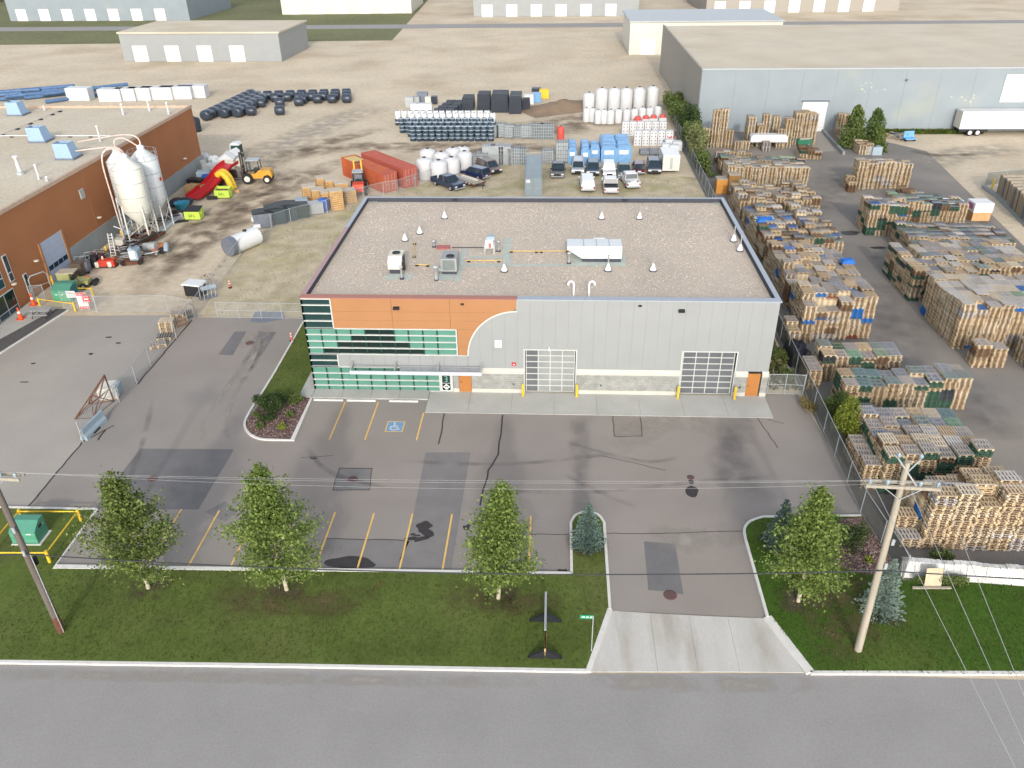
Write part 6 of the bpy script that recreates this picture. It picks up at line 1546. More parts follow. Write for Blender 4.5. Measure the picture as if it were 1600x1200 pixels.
# pipe frames by the wall
for i, (q, w, h, lb) in enumerate((((-34.42, 18.29), 2.0, 2.6, 'tall pipe hoop guarding the door in the orange wall'), ((-35.95, 29.94), 1.2, 2.0, 'pipe rack frame leaning on the concrete base, left'), ((-35.79, 31.80), 1.2, 1.9, 'pipe rack frame leaning on the concrete base, right'))):
    t = thing('pipe_hoop', lb, 'frame', (q[0], q[1], 0), R(60))
    MB().tube([(-w / 2, 0, 0), (-w / 2, 0, h - .3), (-w / 2 + .3, 0, h), (w / 2 - .3, 0, h), (w / 2, 0, h - .3), (w / 2, 0, 0)], .06, 8).build('hoop', M_GALV, t)
    MB().tube([(-w / 2, 0, h * .5), (w / 2, 0, h * .5)], .035, 6).build('crossbar', M_GALV, t)
tag(MB().tube(smooth_path([(0, 0, 1.4), (1.2, .2, .8), (2.4, .3, .3)], 4), .07, 6).build('pale_pipe', M_WHITE, None, ((-35.11, 36.18)[0], (-35.11, 36.18)[1], 0)), 'bent white pipe leaning under the cream silo', 'pipe')

# ------------------------------------------------------------------ by the gate of the left lot
p = (-34.16, 13.18)
def cone(label, p, h=1.0, group='orange traffic cones'):
    t = thing('traffic_cone', label, 'traffic cone', p, 0, group)
    MB().box(-.36, -.36, 0, .36, .36, .06).build('base', M_ORANGE, t)
    MB().lathe([(.26, .06), (.15, h * .5)], 12).build('cone', M_ORANGE, t); MB().lathe([(.16, h * .5), (.12, h * .68)], 12).build('white_band', M_WHITE, t); MB().lathe([(.12, h * .68), (.07, h)], 12).build('tip', M_ORANGE, t)
cone('orange traffic cone at the building corner left of the picnic table', (-33.71, 12.80, 0.05), 1.25); cone('orange traffic cone behind the picnic table, at the wall end', (-34.28, 16.11, 0.05), 1.3)
def delineator(label, p):
    t = thing('delineator_post', label, 'delineator', p, 0, 'orange delineator posts')
    MB().lathe([(.2, 0), (.2, .1), (.1, .14)], 12).build('base', M_BLACK, t)
    MB().lathe([(.08, .14), (.07, .95)], 10).build('post', M_ORANGE, t)
    for z in (.5, .78): MB().lathe([(.081, z), (.081, z + .12)], 10).build('white_band', M_WHITE, t)
delineator('orange delineator post on the kerb of the grass strip', (-4.61, 8.75)); delineator('orange delineator post standing on the dry yard by the fence', (-14.92, 20.85))
p = (-32.29, 13.12, 0.05)
t = thing('picnic_table', 'pale picnic table on the walk by the orange building', 'picnic table', (p[0] + .5, p[1] + .3, .05), R(2))
for k in range(4): MB().box(-.95, -.4 + k * .21, .74, .95, -.22 + k * .21, .79).build('top_board', M_GALV, t)
for y in (-.85, .65): MB().box(-.95, y, .43, .95, y + .24, .48).build('bench', M_GALV, t)
for x in (-.7, .7):
    for s in (-1, 1): MB().tube([(x, s * .2, .74), (x, s * .7, 0)], .035, 6).build('leg', M_BLACK, t)
    MB().box(x - .03, -.8, .38, x + .03, .85, .43).build('crossbar', M_BLACK, t)
p = (-31.44, 17.22)
t = thing('utility_box', 'green utility box behind the red and white signs', 'utility box', (p[0], p[1] + .6, 0), R(3))
MB().box(-1.2, -.7, 0, .8, .9, 1.0).build('lower_cabinet', mat('green_box', lin(92, 176, 136), .5, var=.05), t)
MB().prism([(-.7, 1.0), (.9, 1.0), (.9, 1.7), (.1, 1.7), (-.7, 1.3)], -1.2, .8, axis='x').build('top_cabinet', M_TEALBOX, t)
MB().box(.801, -.5, .5, .83, .7, 1.5).build('side_door', mat('teal_door', lin(36, 110, 120), .5), t)
for x in (-.9, -.3): MB().box(x, -.72, .7, x + .25, -.7, .8).build('label_plate', M_WHITE, t)
def ysafety(label, a, c):
    t = thing('pipe_barrier', label, 'barrier', (0, 0, 0), 0, 'yellow pipe barriers by the green utility box')
    for p in (a, c): MB().tube([(p[0], p[1], 0), (p[0], p[1], 1.0)], .1, 8).build('post', M_YELLOW, t)
    MB().tube([(a[0], a[1], .85), (c[0], c[1], .85)], .05, 8).build('rail', M_YELLOW, t)
ysafety('yellow pipe barrier in front of the green utility box', (-33.41, 15.77), (-29.09, 14.79)); ysafety('yellow pipe barrier behind the red and white signs', (-31.58, 18.68), (-29.11, 18.56))
def board_sign(name, label, p, z0, w, h, parts, posts=True):
    t = thing(name, label, 'sign', (p[0], p[1], 0), R(4))
    if posts:
        for x in (-w * .35, w * .35): MB().box(x - .03, .0, 0, x + .03, .05, z0 + h).build('post', M_GALV, t)
    MB().box(-w / 2, -.03, z0, w / 2, -.001, z0 + h).build('panel', M_WHITE, t)
    for nm, x0, z_0, x1, z_1, m in parts: MB().box(x0, -.04, z_0, x1, -.031, z_1).build(nm, m, t)
    return t
p = (-28.01, 14.81)
tp = [('red_band', -.46, 1.75, .46, 2.08, M_RED), ('red_band', -.46, .27, .46, .55, M_RED)]
sg = board_sign('notice_board', 'tall white notice board with red bands at top and bottom', p, .25, 1.0, 1.85, tp)
b = MB(); rn = random.Random(4)
for r in range(6):
    x = -.38
    while x < .34:
        w = rn.uniform(.05, .16); b.box(x, -.036, .68 + r * .17, min(x + w, .4), -.031, .73 + r * .17); x += w + .05
b.build('small_print', M_GALV, sg)
b = MB()
for x in (-.36, -.16, .04, .24):
    b.box(x, -.046, 1.82, x + .04, -.041, 2.0); b.box(x + .04, -.046, 1.96, x + .12, -.041, 2.0); b.box(x + .04, -.046, 1.82, x + .12, -.041, 1.86)
for x in (-.36, -.2, -.04, .12, .28): b.box(x, -.046, .34, x + .04, -.041, .5); b.box(x + .04, -.046, .4, x + .1, -.041, .44)
b.build('lettering', M_WHITE, sg)
sg2 = board_sign('notice_sign', 'small white sign left of the tall notice board', (-29.64, 15.69), 1.1, .95, .75, [])
b = MB()
for r in range(4):
    x = -.38
    while x < .3:
        w = rn.uniform(.05, .14); b.box(x, -.036, 1.22 + r * .15, min(x + w, .38), -.031, 1.26 + r * .15); x += w + .05
b.build('small_print', M_GALV, sg2)
p = (-27.05, 14.53)
t = thing('no_entry_sign', 'red and white no entry sign on the gate post', 'sign', (p[0] - .25, p[1] - .1, 0), R(4))
MB().box(-.36, -.03, 1.2, .36, 0, 1.9).build('panel', M_RED, t)
MB().box(-.24, -.04, 1.47, .24, -.031, 1.62).build('bar', M_WHITE, t)
b = MB()
for x0 in (-.28, -.13, .02, .17): b.box(x0, -.04, 1.76, x0 + .1, -.031, 1.84); b.box(x0, -.04, 1.26, x0 + .1, -.031, 1.34)
b.build('lettering', M_WHITE, t)
MB().tube([(.65, .05, 0), (.65, .05, 2.6)], .05, 8).build('post', M_GALV, t)
p0, p1 = (-34.66, 15.89), (-33.02, 15.93)
chain_fence('swing_gate', 'short chain-link gate panel by the door in the orange wall', [(-34.90, 17.15), (-33.76, 17.49)], 1.7, 2.0, mid=False)
# utility cart
p = (-33.38, 20.14)
t = thing('utility_cart', 'beige covered utility cart parked at the pale overhead door', 'cart', (p[0] + 1.2, p[1] + .6, 0), R(8))
MB().prism([(-1.5, .45), (1.6, .45), (1.7, .9), (.6, 1.0), (-1.5, 1.0)], -.65, .65, axis='y').build('body', mat('khaki_body', lin(170, 172, 118), .6, var=.08), t)
MB().box(-1.4, -.7, 1.85, .45, .7, 1.95).build('roof', mat('khaki_roof', lin(196, 186, 164), .6, var=.08), t)
MB().box(-1.4, -.66, 1.0, -.1, .66, 1.849).build('cabin_back', mat('khaki_body', lin(170, 172, 118), .6), t)
for y in (-.64, .64): MB().tube([(.3, y, 1.85), (.8, y, .95)], .04, 6).build('roll_bar', M_BLACK, t)
MB().box(-.05, -.5, .95, .2, .5, 1.35).build('seat', M_BLACK, t)
for x in (-1.0, 1.1):
    for y in (-.7, .7):
        w = MB().tube([(x, y - .12, .33), (x, y + .12, .33)], .33, 14).build('wheel', M_RUBBER, t)
        MB().tube([(x, y - .13, .33), (x, y + .13, .33)], .16, 10).build('rim', M_GALV, w)
p = (-30.69, 21.22)
t = thing('lawn_mower', 'red engined mower parked right of the utility cart', 'mower', (p[0] - .2, p[1] + .3, 0), R(15))
MB().box(-.7, -.45, .2, .7, .45, .4).build('deck', M_BLACK, t); MB().lathe([(.35, .4), (.38, .8), (.15, 1.0)], 12, c=(-.15, 0)).build('engine_cover', M_ORANGE, t)
for x in (-.55, .55):
    for y in (-.5, .5): MB().tube([(x, y - .08, .25), (x, y + .08, .25)], .25, 12).build('wheel', M_RUBBER, t)
MB().tube([(-.7, 0, .4), (-1.6, 0, 1.0)], .04, 6).build('handle', M_BLACK, t)

# ------------------------------------------------------------------ along the lot fence
t = thing('rusty_truss', 'rusty lattice frame standing at the end of the lot fence', 'steel frame', (0, 0, 0))
A, B_, C_, D_, E_ = (-18.56, -5.15), (-17.12, -4.92), (-16.65, -2.36), (-16.87, -4.15), (-19.57, 1.83)
ap = (-16.05, -3.42, 3.20)
pts = {'a': (*A, 0), 'b': (*B_, 0), 'c': (*C_, 0), 'd': (A[0] + (C_[0] - A[0]) * .45 - .9, A[1] + (C_[1] - A[1]) * .45 + 1.0, 0), 'm': (A[0] * .45 + ap[0] * .55, A[1] * .45 + ap[1] * .55, 1.75), 'n': (B_[0] * .5 + ap[0] * .5, B_[1] * .5 + ap[1] * .5, 1.5), 'p': (ap[0], ap[1], 3.2), 'q': (C_[0] * .5 + ap[0] * .5, C_[1] * .5 + ap[1] * .5, 1.6)}
for e in ('am', 'mp', 'bn', 'np', 'cq', 'qp', 'mn', 'nq', 'ab', 'bc', 'ad', 'dm', 'dn', 'an', 'bm', 'bq', 'cn', 'dp', 'dc'):
    MB().tube([pts[e[0]], pts[e[1]]], .06 if e in ('am', 'mp', 'bn', 'np', 'cq', 'qp', 'mn') else .035, 6).build('bar', M_RUST, t)
p = (-17.35, -2.18)
t = thing('bulk_bag', 'white bulk bag block behind the rusty lattice frame', 'bulk bag', (p[0] + .1, p[1] + .6, 0), R(12))
MB().prism([(-.75, .12), (.75, .12), (.8, .9), (.6, 1.15), (-.6, 1.15), (-.8, .9)], -.7, .7, axis='y').build('bag', mat('white_bag', lin(228, 226, 216), .85, var=.08, bump=.4, bscale=4), t)
MB().box(-.7, -.65, 0, .7, .65, .118).build('pallet_base', M_WOOD, t); MB().box(.3, -.6, .3, .86, .6, 1.1).build('blue_liner', M_LTBLUE, t)
p0, p1 = Vector((-16.25, -8.25)), Vector((-16.04, -5.27))
t = thing('road_barrier', 'pale blue-grey plastic road barrier at the fence end', 'barrier', (p0.x, p0.y, 0), math.atan2((p1 - p0).y, (p1 - p0).x))
L_ = (p1 - p0).length
MB().prism([(-.3, .0), (.3, 0), (.28, .3), (.12, .55), (.1, 1.0), (-.1, 1.0), (-.12, .55), (-.28, .3)], .15, L_, axis='x').build('body', M_LTBLUE, t)
MB().box(L_ * .35, -.31, 0.005, L_ * .65, .31, .16).build('fork_slot', M_BLACK, t); MB().tube([(.1, 0, .35), (.1, 0, .85)], .1, 8).build('connector', M_WHITE, t)
def loose(label, p, n, w=1.2, d=1.0, deck='pale', rz=0, tilt=0):
    for k in range(n):
        key = (w, d, 'loose'); 
        if key not in PM: PM[key] = pallet_mesh('pallet', w, d, [M_PDECK, M_PSIDE])
        o = bpy.data.objects.new('pallet', PM[key]); COL.objects.link(o); o.location = (p[0], p[1] + d / 2, k * PH_ + (.3 if tilt else 0)); o.rotation_euler = (R(tilt), 0, rz + k * .02)
        dk = deck if k == n - 1 else 'tan'; o.color = (*PAL[dk], 1)
        tag(o, label if n == 1 else label + (', topmost' if k == n - 1 else ', %s from top' % ORD[n - 1 - k]), 'pallet', 'wooden pallets stacked in the yard')
loose('pale pallet stacked against the lot fence', (-17.43, 10.04), 7, 1.3, 1.1, 'pale', R(4)); loose('grey pallet stacked behind the lot fence pile', (-17.39, 12.54), 5, 1.3, 1.1, 'grey', R(6)); loose('dark pallet leaning in front of the lot fence pile', (-17.13, 8.44), 2, 1.3, 1.1, 'dark', R(14)); loose('broken grey pallet lying at the lot fence', (-17.14, 6.90), 2, 1.5, 1.1, 'grey', R(28))
loose('brown pallet on edge beside the lot fence pile', (-16.61, 11.29), 1, 1.2, 1.0, 'brown', R(50), 80); loose('dark pallet on edge behind the lot fence pile', (-16.78, 12.99), 1, 1.2, 1.0, 'dark', R(50), 80)
p = (-18.03, 18.79)
t = thing('covered_cabinet', 'dark cabinet with a white top at the fence corner', 'cabinet', (p[0], p[1] + .4, 0), R(-12))
MB().box(-.95, -.6, 0, .95, .6, 1.25).build('body', M_BLACK, t); MB().prism([(-1.1, 1.25), (1.1, 1.25), (1.0, 1.42), (-1.0, 1.42)], -.75, .75, axis='y').build('top', M_WHITE, t)
p = (-16.34, 17.86)
t = thing('steel_rack', 'bent galvanised rack leaning beside the white-topped cabinet', 'rack', (p[0], p[1] + .3, 0), R(35))
for k in range(5): MB().tube([(-.8 + k * .4, 0, .1), (-.6 + k * .4, .7, 1.3)], .04, 6).build('bar', M_GALV, t)
MB().box(-.9, -.1, 0, .9, .6, .12).build('base', M_STEELPL, t); MB().cbox((.3, .5, 1.0), (1.6, .5, .08), 0, 0, R(30)).build('plate', M_LTBLUE, t)
p = (-17.09, 30.45)
t = thing('water_tank', 'white poly tank lying on its side with a dark end by the fence', 'tank', (p[0] - .3, p[1] + 1.2, 0), R(62))
MB().tube([(-1.1, 0, 1.1), (2.6, 0, 1.1)], 1.1, 20).build('body', M_WHITE, t)
MB().tube([(-1.9, 0, 1.12), (-1.101, 0, 1.12)], 1.12, 20).build('dark_end', M_STEELPL, t); MB().lathe([(.25, 2.15), (.25, 2.35), (.1, 2.4)], 12, c=(1.0, 0)).build('cap', M_BLACK, t)
for i, (q, s, m, lb) in enumerate((((-17.84, 39.43), (2.4, 1.8, 1.9), M_STEELPL, 'dark box with white drums at the near end of the fence row'), ((-16.54, 40.65), (2.6, 2.0, 2.1), mat('dark_teal_bin', lin(52, 70, 78), .6, var=.12), 'dark teal bin, second in the fence row'), ((-15.46, 41.88), (2.8, 2.0, 2.1), mat('dark_teal_bin', lin(52, 70, 78), .6), 'dark teal bin, third in the fence row'),
                                   ((-14.21, 42.89), (2.8, 2.0, 1.6), mat('deep_green_bin', lin(50, 66, 62), .7, var=.15), 'low dark green bin, last in the fence row'))):
    w, d, h = s
    t = thing('waste_bin', lb, 'bin', (q[0] + .4, q[1] + d / 2, 0), R(22), 'dark bins along the curved fence')
    MB().prism([(-w / 2 * .92, .1), (w / 2 * .92, .1), (w / 2, h), (-w / 2, h)], -d / 2, d / 2, axis='y').build('body', m, t)
    MB().prism([(-w / 2, h + .001), (w / 2, h + .001), (w / 2, h + .12), (0, h + .25), (-w / 2, h + .12)], -d / 2 - .04, d / 2 + .04, axis='y').build('lid', M_BLACK, t)
    for x in (-.3, .3): MB().box(x * w - .1, -d / 2 - .05, .2, x * w + .1, -d / 2 - .005, h - .2).build('rib', m, t)
for (x, y), lb in (((-19.05, 42.08), 'white drum lying behind the dark box, upper'), ((-17.92, 39.43), 'white drum lying in front of the dark box')):
    tag(MB().tube([(-.45, 0, .35), (.45, 0, .35)], .33, 12).build('drum', M_WHITE, None, (x, y - .2, 0), R(20)), lb, 'drum')
p = (-12.19, 44.69)
t = thing('wire_cage_tote', 'pale caged tote between the dark bins and the wooden crates', 'tote', (p[0], p[1] + .8, 0), R(20))
MB().box(-1.3, -.8, .12, 1.3, .8, 1.5).build('tank', M_GALV, t)
for k in range(6): MB().box(-1.33 + k * .52, -.84, .1, -1.29 + k * .52, -.81, 1.55).build('bar', M_GALV, t)
p = (-11.04, 46.00)
tag(MB().lathe([(.62, 0), (.7, .3), (.7, 1.5), (.6, 1.65), (.2, 1.68)], 16).build('plastic_barrel', mat('strong_blue', lin(60, 110, 200), .5), None, (p[0], p[1] + .6, 0)), 'bright blue barrel in front of the wooden crates', 'barrel')
p = (-14.79, 48.37)
tag(MB().cbox((0, 0, .5), (1.8, 1.2, .9), R(18)).build('pale_tub', M_LTBLUE, None, (p[0], p[1] + .5, 0)), 'pale blue tub left of the caged tote', 'tub')
M_CRATE = mat('crate_wood', lin(206, 168, 118), .85, var=.12, scale=1.5, fine=.1)
M_CRATET = mat('crate_top', lin(206, 194, 176), .85, var=.1)
cr = [((-14.68, 50.60), 1.9), ((-13.11, 49.49), 1.8), ((-11.34, 47.87), 2.0), ((-9.77, 46.54), 2.6), ((-13.49, 53.79), 2.2), ((-11.82, 52.34), 2.3), ((-10.10, 50.92), 2.3), ((-8.69, 49.53), 1.7)]
nmz = ('front line, leftmost', 'front line, second', 'front line, third', 'front line, tallest at the right', 'back line, leftmost', 'back line, second', 'back line, third', 'back line, low one at the right')
for (q, h), lb in zip(cr, nmz):
    t = thing('timber_crate', 'timber crate by the orange containers, ' + lb, 'crate', (q[0] + .3, q[1] + .9, 0), R(24), 'timber crates by the orange containers')
    w, d = 1.7, 1.6
    n = int(h / .28)
    for k in range(n): MB().box(-w / 2, -d / 2, .02 + k * h / n, w / 2, d / 2, (k + 1) * h / n - .03).build('plank_course', M_CRATE, t)
    for x in (-.8, 0, .8): MB().box(x - .06, -d / 2 - .05, 0, x + .06, -d / 2 - .002, h).build('batten', M_CRATE, t)
    MB().box(-w / 2 - .04, -d / 2 - .04, h, w / 2 + .04, d / 2 + .04, h + .08).build('lid', M_CRATET, t)

# ------------------------------------------------------------------ vehicles
M_GLASSV = mat('vehicle_glass', lin(40, 56, 66), .08, var=.1, spec=.6)
M_HEAD = mat('headlight', lin(230, 232, 232), .2); M_TAIL = mat('tail_light', lin(170, 30, 34), .3)
def paint(nm, c): return mat('car_paint_' + nm, lin(*c), .28, var=.02, spec=.5, coat=.4)
def vehicle(name, label, cat, pos, head, kind, m, L_=4.7, W_=1.85, cargo=None):
    """x is forward; head is the compass angle of the nose in degrees (270 faces the camera)"""
    t = thing(name, label, cat, (pos[0], pos[1], 0), R(head))
    h = L_ / 2; w = W_ / 2
    def fr(b, x0, x1, X0, X1, z0, z1, w0, w1, mi=0):
        b.add([(x0, -w0, z0), (x1, -w0, z0), (x1, w0, z0), (x0, w0, z0), (X0, -w1, z1), (X1, -w1, z1), (X1, w1, z1), (X0, w1, z1)], [(3, 2, 1, 0), (4, 5, 6, 7), (0, 1, 5, 4), (1, 2, 6, 5), (2, 3, 7, 6), (3, 0, 4, 7)], mi)
    if kind == 'pickup':
        hz, cz, c0, c1, r0, r1 = 1.12, 1.82, -.35 * h, .5 * h, -.28 * h, .28 * h
        b = MB(); b.prism([(-.36 * h, .42), (h * .97, .42), (h, .7), (h * .97, hz - .06), (.5 * h, hz + .04), (-.36 * h, hz)], -w, w, axis='y')
        b.box(-h, -w, .45, -.36 * h, w, .62); b.box(-h, -w, .62, -.361 * h, -w + .1, hz); b.box(-h, w - .1, .62, -.361 * h, w, hz); b.box(-h, -w + .1, .62, -h + .08, w - .1, hz)
        b.build('body', m, t)
        MB().box(-h + .081, -w + .101, .621, -.362 * h, w - .101, .66).build('bed_floor', M_BLACK, t)
        if cargo == 'cover': MB().box(-h + .02, -w + .03, hz + .003, -.37 * h, w - .03, hz + .07).build('bed_cover', M_BLACK, t)
        if cargo == 'load': MB().cbox((-.68 * h, .1, .95), (.9, .9, .5), .3).build('load', M_WHITE, t)
    else:
        hz = 1.0 if kind != 'van' else 1.05
        cz = {'suv': 1.72, 'sedan': 1.45, 'van': 1.85, 'jeep': 1.85, 'boxvan': 2.5}[kind]
        hood = {'suv': .52, 'sedan': .5, 'van': .62, 'jeep': .38, 'boxvan': .66}[kind]
        tail = {'suv': -.96, 'sedan': -.6, 'van': -.98, 'jeep': -.96, 'boxvan': -.99}[kind]
        c0, c1 = tail * h, hood * h; r0, r1 = c0 + (.12 if kind != 'sedan' else .45), c1 - (.75 if kind != 'jeep' else .3)
        b = MB(); b.prism([(-h, .42), (h * .97, .38), (h, .62), (h * .96, hz - .14), (c1, hz), (c0, hz), (-h, hz - .05)], -w, w, axis='y'); b.build('body', m, t)
    g = MB(); fr(g, c0 + .02, c1 - .02, r0 + .02, r1 - .02, hz, cz - .06, w - .06, w - .2); g.build('windows', M_GLASSV, t)
    b = MB(); fr(b, r0 - .03, r1 + .05, r0 + .1, r1 - .12, cz - .06, cz + .02, w - .18, w - .28); b.build('roof', m, t)
    for s in (-1, 1):
        for a0, a1 in ((c0, r0), (c1, r1), ((c0 + c1) / 2, (r0 + r1) / 2)): MB().tube([(a0, s * (w - .05), hz), (a1, s * (w - .19), cz - .04)], .055, 5).build('pillar', m, t)
    if kind in ('van', 'boxvan'):
        for s in (-1, 1): MB().add([(c0 + .1, s * (w - .035), hz + .05), (.1 * h, s * (w - .035), hz + .05), (.08 * h, s * (w - .175), cz - .1), (c0 + .18, s * (w - .175), cz - .1)], [(0, 1, 2, 3)] if s < 0 else [(3, 2, 1, 0)]).build('side_panel', m, t)
        MB().add([(c0 - .005, -w + .1, hz), (c0 - .005, w - .1, hz), (r0 - .005, w - .22, cz - .06), (r0 - .005, -w + .22, cz - .06)], [(3, 2, 1, 0)]).build('rear_door', m, t)
    for s in (-1, 1):
        MB().box(h * .965, s * (w - .25) - .2, .62, h * .995 + .012, s * (w - .25) + .2, .84).build('headlight', M_HEAD, t)
        MB().box(-h - .012, s * (w - .12) - .1, .65, -h + .03, s * (w - .12) + .1, .95).build('tail_light', M_TAIL, t)
        MB().box(c1 - .35, s * (w + .1) - .1, hz - .02, c1 - .2, s * (w + .1) + .1, hz + .14).build('mirror', m, t)
    MB().box(h * .99, -w + .5, .5, h + .02, w - .5, .8).build('grille', M_BLACK, t)
    MB().box(h * .96, -w + .05, .36, h + .06, w - .05, .5).build('front_bumper', M_GALV if kind == 'pickup' else M_BLACK, t)
    MB().box(-h - .08, -w + .05, .4, -h + .02, w - .05, .56).build('rear_bumper', M_GALV, t)
    MB().box(-h - .03, -.26, .62, -h - .013, .26, .76).build('number_plate', M_WHITE, t)
    for x in (-.6 * h, .62 * h):
        for s in (-1, 1):
            q = MB().tube([(x, s * (w - .2), .36), (x, s * (w + .02), .36)], .36, 14).build('wheel', M_RUBBER, t)
            MB().tube([(x, s * (w + .01), .36), (x, s * (w + .035), .36)], .22, 10).build('rim', M_GALV, q)
    return t
NAVY = paint('navy', (40, 56, 84)); BLACKP = paint('black', (44, 48, 52)); SILV = paint('silver', (172, 178, 188)); WHT = paint('white', (234, 234, 236)); DBLUE = paint('slate_blue', (58, 76, 98)); MAR = paint('maroon', (74, 36, 48)); BRN = paint('bronze', (116, 102, 98)); TEALP = paint('dark_teal', (66, 88, 90)); STEELB = paint('blue_black', (58, 70, 86))
p = (4.68, 57.25); vehicle('pickup_truck', 'navy pickup truck nearest the orange containers', 'pickup truck', p, 315, 'pickup', NAVY, 5.8, 2.0)
p = (8.31, 62.07); vehicle('parked_car', 'dark blue hatchback behind the flatbed trailer', 'car', p, 142, 'suv', paint('royal', (38, 52, 92)), 4.6, 1.85)
p = (10.13, 65.11); vehicle('parked_car', 'bronze van-like car at the left end beside the pale cages', 'car', p, 305, 'van', BRN, 4.8, 1.9)
p = (20.83, 63.80); vehicle('pickup_truck', 'black pickup truck right of the grey container, pink lid in its bed', 'pickup truck', p, 268, 'pickup', BLACKP, 5.6, 2.0)
p = (23.89, 65.17); vehicle('parked_car', 'silver minivan facing the camera behind the white van', 'minivan', p, 268, 'van', SILV, 4.8, 1.9)
p = (26.13, 64.50); vehicle('parked_car', 'dark slate car right of the silver minivan', 'car', p, 268, 'suv', DBLUE, 4.7, 1.9)
p = (25.02, 57.09); vehicle('van', 'white cargo van seen from behind, nearest the warehouse', 'van', p, 91, 'van', WHT, 5.5, 2.0)
p = (28.52, 63.50); vehicle('parked_car', 'white boxy jeep in front of the blue stacks', 'car', p, 270, 'jeep', WHT, 4.2, 1.9)
p = (30.72, 63.17); vehicle('pickup_truck', 'dark teal pickup truck behind the white one', 'pickup truck', p, 268, 'pickup', TEALP, 5.3, 1.95)
p = (31.34, 58.67); vehicle('pickup_truck', 'white pickup truck with an open loaded bed seen from behind', 'pickup truck', p, 97, 'pickup', WHT, 5.6, 2.0, 'load')
p = (33.09, 64.86); vehicle('parked_car', 'small maroon hatchback seen from behind', 'car', p, 90, 'suv', MAR, 3.9, 1.75)
p = (35.50, 65.56); vehicle('parked_car', 'blue-black car between the maroon hatchback and the white trailer', 'car', p, 268, 'suv', STEELB, 4.9, 1.95)
p = (28.31, 56.20); vehicle('pickup_truck', 'white-cabbed truck with a black covered bed, nearest right of the van', 'pickup truck', p, 90, 'pickup', WHT, 5.6, 2.05, 'cover')
p = (37.88, 64.21)
t = thing('cargo_trailer', 'white enclosed cargo trailer parked by the mesh fence', 'trailer', (p[0], p[1] + 2.2, 0), 0)
MB().box(-1.25, -2.5, .5, 1.25, 2.3, 2.8).build('box', WHT, t)
for s in (-1, 1): MB().box(min(.04 * s, 1.15 * s), -2.53, .6, max(.04 * s, 1.15 * s), -2.502, 2.6).build('rear_door', M_CREAM, t)
for s in (-1, 1):
    for y in (-.5, .5): MB().tube([(s * 1.26, y, .36), (s * 1.46, y, .36)], .36, 12).build('wheel', M_RUBBER, t)
MB().tube([(-.9, 2.3, .55), (0, 3.7, .5)], .06, 6).build('drawbar', M_BLACK, t); MB().box(-.2, -2.56, .75, .2, -2.531, 2.5).build('lock_bars', M_GALV, t)
p = (7.07, 58.83)
t = thing('flatbed_trailer', 'rusty-edged flatbed trailer beside the navy pickup', 'trailer', (p[0], p[1] + .4, 0), R(-44))
for k in range(9): MB().box(-3.2 + k * .7, -1.15, .6, -2.53 + k * .7, 1.15, .68).build('deck_board', M_WOODG, t)
b = MB(); b.box(-3.25, -1.25, .5, 3.15, -1.16, .74); b.box(-3.25, 1.16, .5, 3.15, 1.25, .74); b.box(-3.25, -1.16, .45, 3.15, 1.16, .59); b.build('frame', M_RUST, t)
for k in range(5): MB().box(-.6 + k * .7, -1.275, .56, -.35 + k * .7, -1.252, .7).build('reflector', M_WHITE, t)
for s in (-1, 1):
    for x in (-.9, .1): MB().tube([(x, s * .9, .3), (x, s * 1.15, .3)], .3, 12).build('wheel', M_RUBBER, t)
MB().tube([(3.1, -.7, .55), (4.3, 0, .5)], .07, 6).build('drawbar', M_BLACK, t); MB().tube([(3.1, .7, .55), (4.3, 0, .5)], .07, 6).build('drawbar', M_BLACK, t)
MB().box(-1.6, -.6, .69, 1.4, -.2, .85).build('load', M_GALV, t); MB().box(-1.2, .2, .69, 2.2, .6, .9).build('load', M_CREAM, t)
MB().tube([(4.1, -.2, 0), (4.1, -.2, .7)], .05, 6).build('jack', M_BLACK, t)

def lift_truck(name, label, p, head, m, s=1.0, boom=False):
    t = thing(name, label, 'forklift', (p[0], p[1], 0), R(head)); t.scale = (s, s, s)
    MB().prism([(-1.7, .5), (.9, .5), (1.0, .9), (-.1, 1.0), (-.5, 1.35), (-1.6, 1.3), (-1.75, .9)], -.6, .6, axis='y').build('body', m, t)
    b = MB()
    for x, y in ((-.55, -.55), (-.55, .55), (.7, -.55), (.7, .55)): b.tube([(x, y, .9), (x * .9, y * .9, 2.3)], .05, 6)
    b.build('cab_frame', M_BLACK, t)
    MB().box(-.6, -.58, 2.3, .7, .58, 2.37).build('cab_roof', M_GALV, t); MB().box(-.4, -.3, 1.0, .1, .3, 1.45).build('seat', M_BLACK, t); MB().box(.5, -.5, 1.0, .54, .5, 2.2).build('windscreen', mat('cab_glass', lin(150, 170, 184), .1, alpha=.5), t)
    for y in (-.4, .4): MB().box(1.15, y - .07, .15, 1.3, y + .07, 3.2).build('mast_rail', M_IRON if not boom else M_YELLOW, t)
    for z in (.5, 1.6, 2.9): MB().box(1.16, -.4, z, 1.29, .4, z + .1).build('mast_crossbar', M_IRON, t)
    MB().box(1.31, -.6, .4, 1.4, .6, 1.2).build('carriage', M_IRON, t)
    for y in (-.4, .4): MB().box(1.41, y - .06, .35, 2.6, y + .06, .42).build('fork', M_IRON, t)
    for x, r in ((.75, .55), (-1.25, .42)):
        for y in (-1, 1):
            w = MB().tube([(x, y * .6, r), (x, y * .9, r)], r, 16).build('wheel', M_RUBBER, t)
            MB().tube([(x, y * .89, r), (x, y * .92, r)], r * .55, 12).build('rim', M_CREAM, w)
    return t
lift_truck('forklift', 'yellow rough-terrain forklift at the end of the red slide', (-24.60, 59.60), 186, mat('machine_yellow', lin(216, 164, 62), .5, var=.1), 1.45)
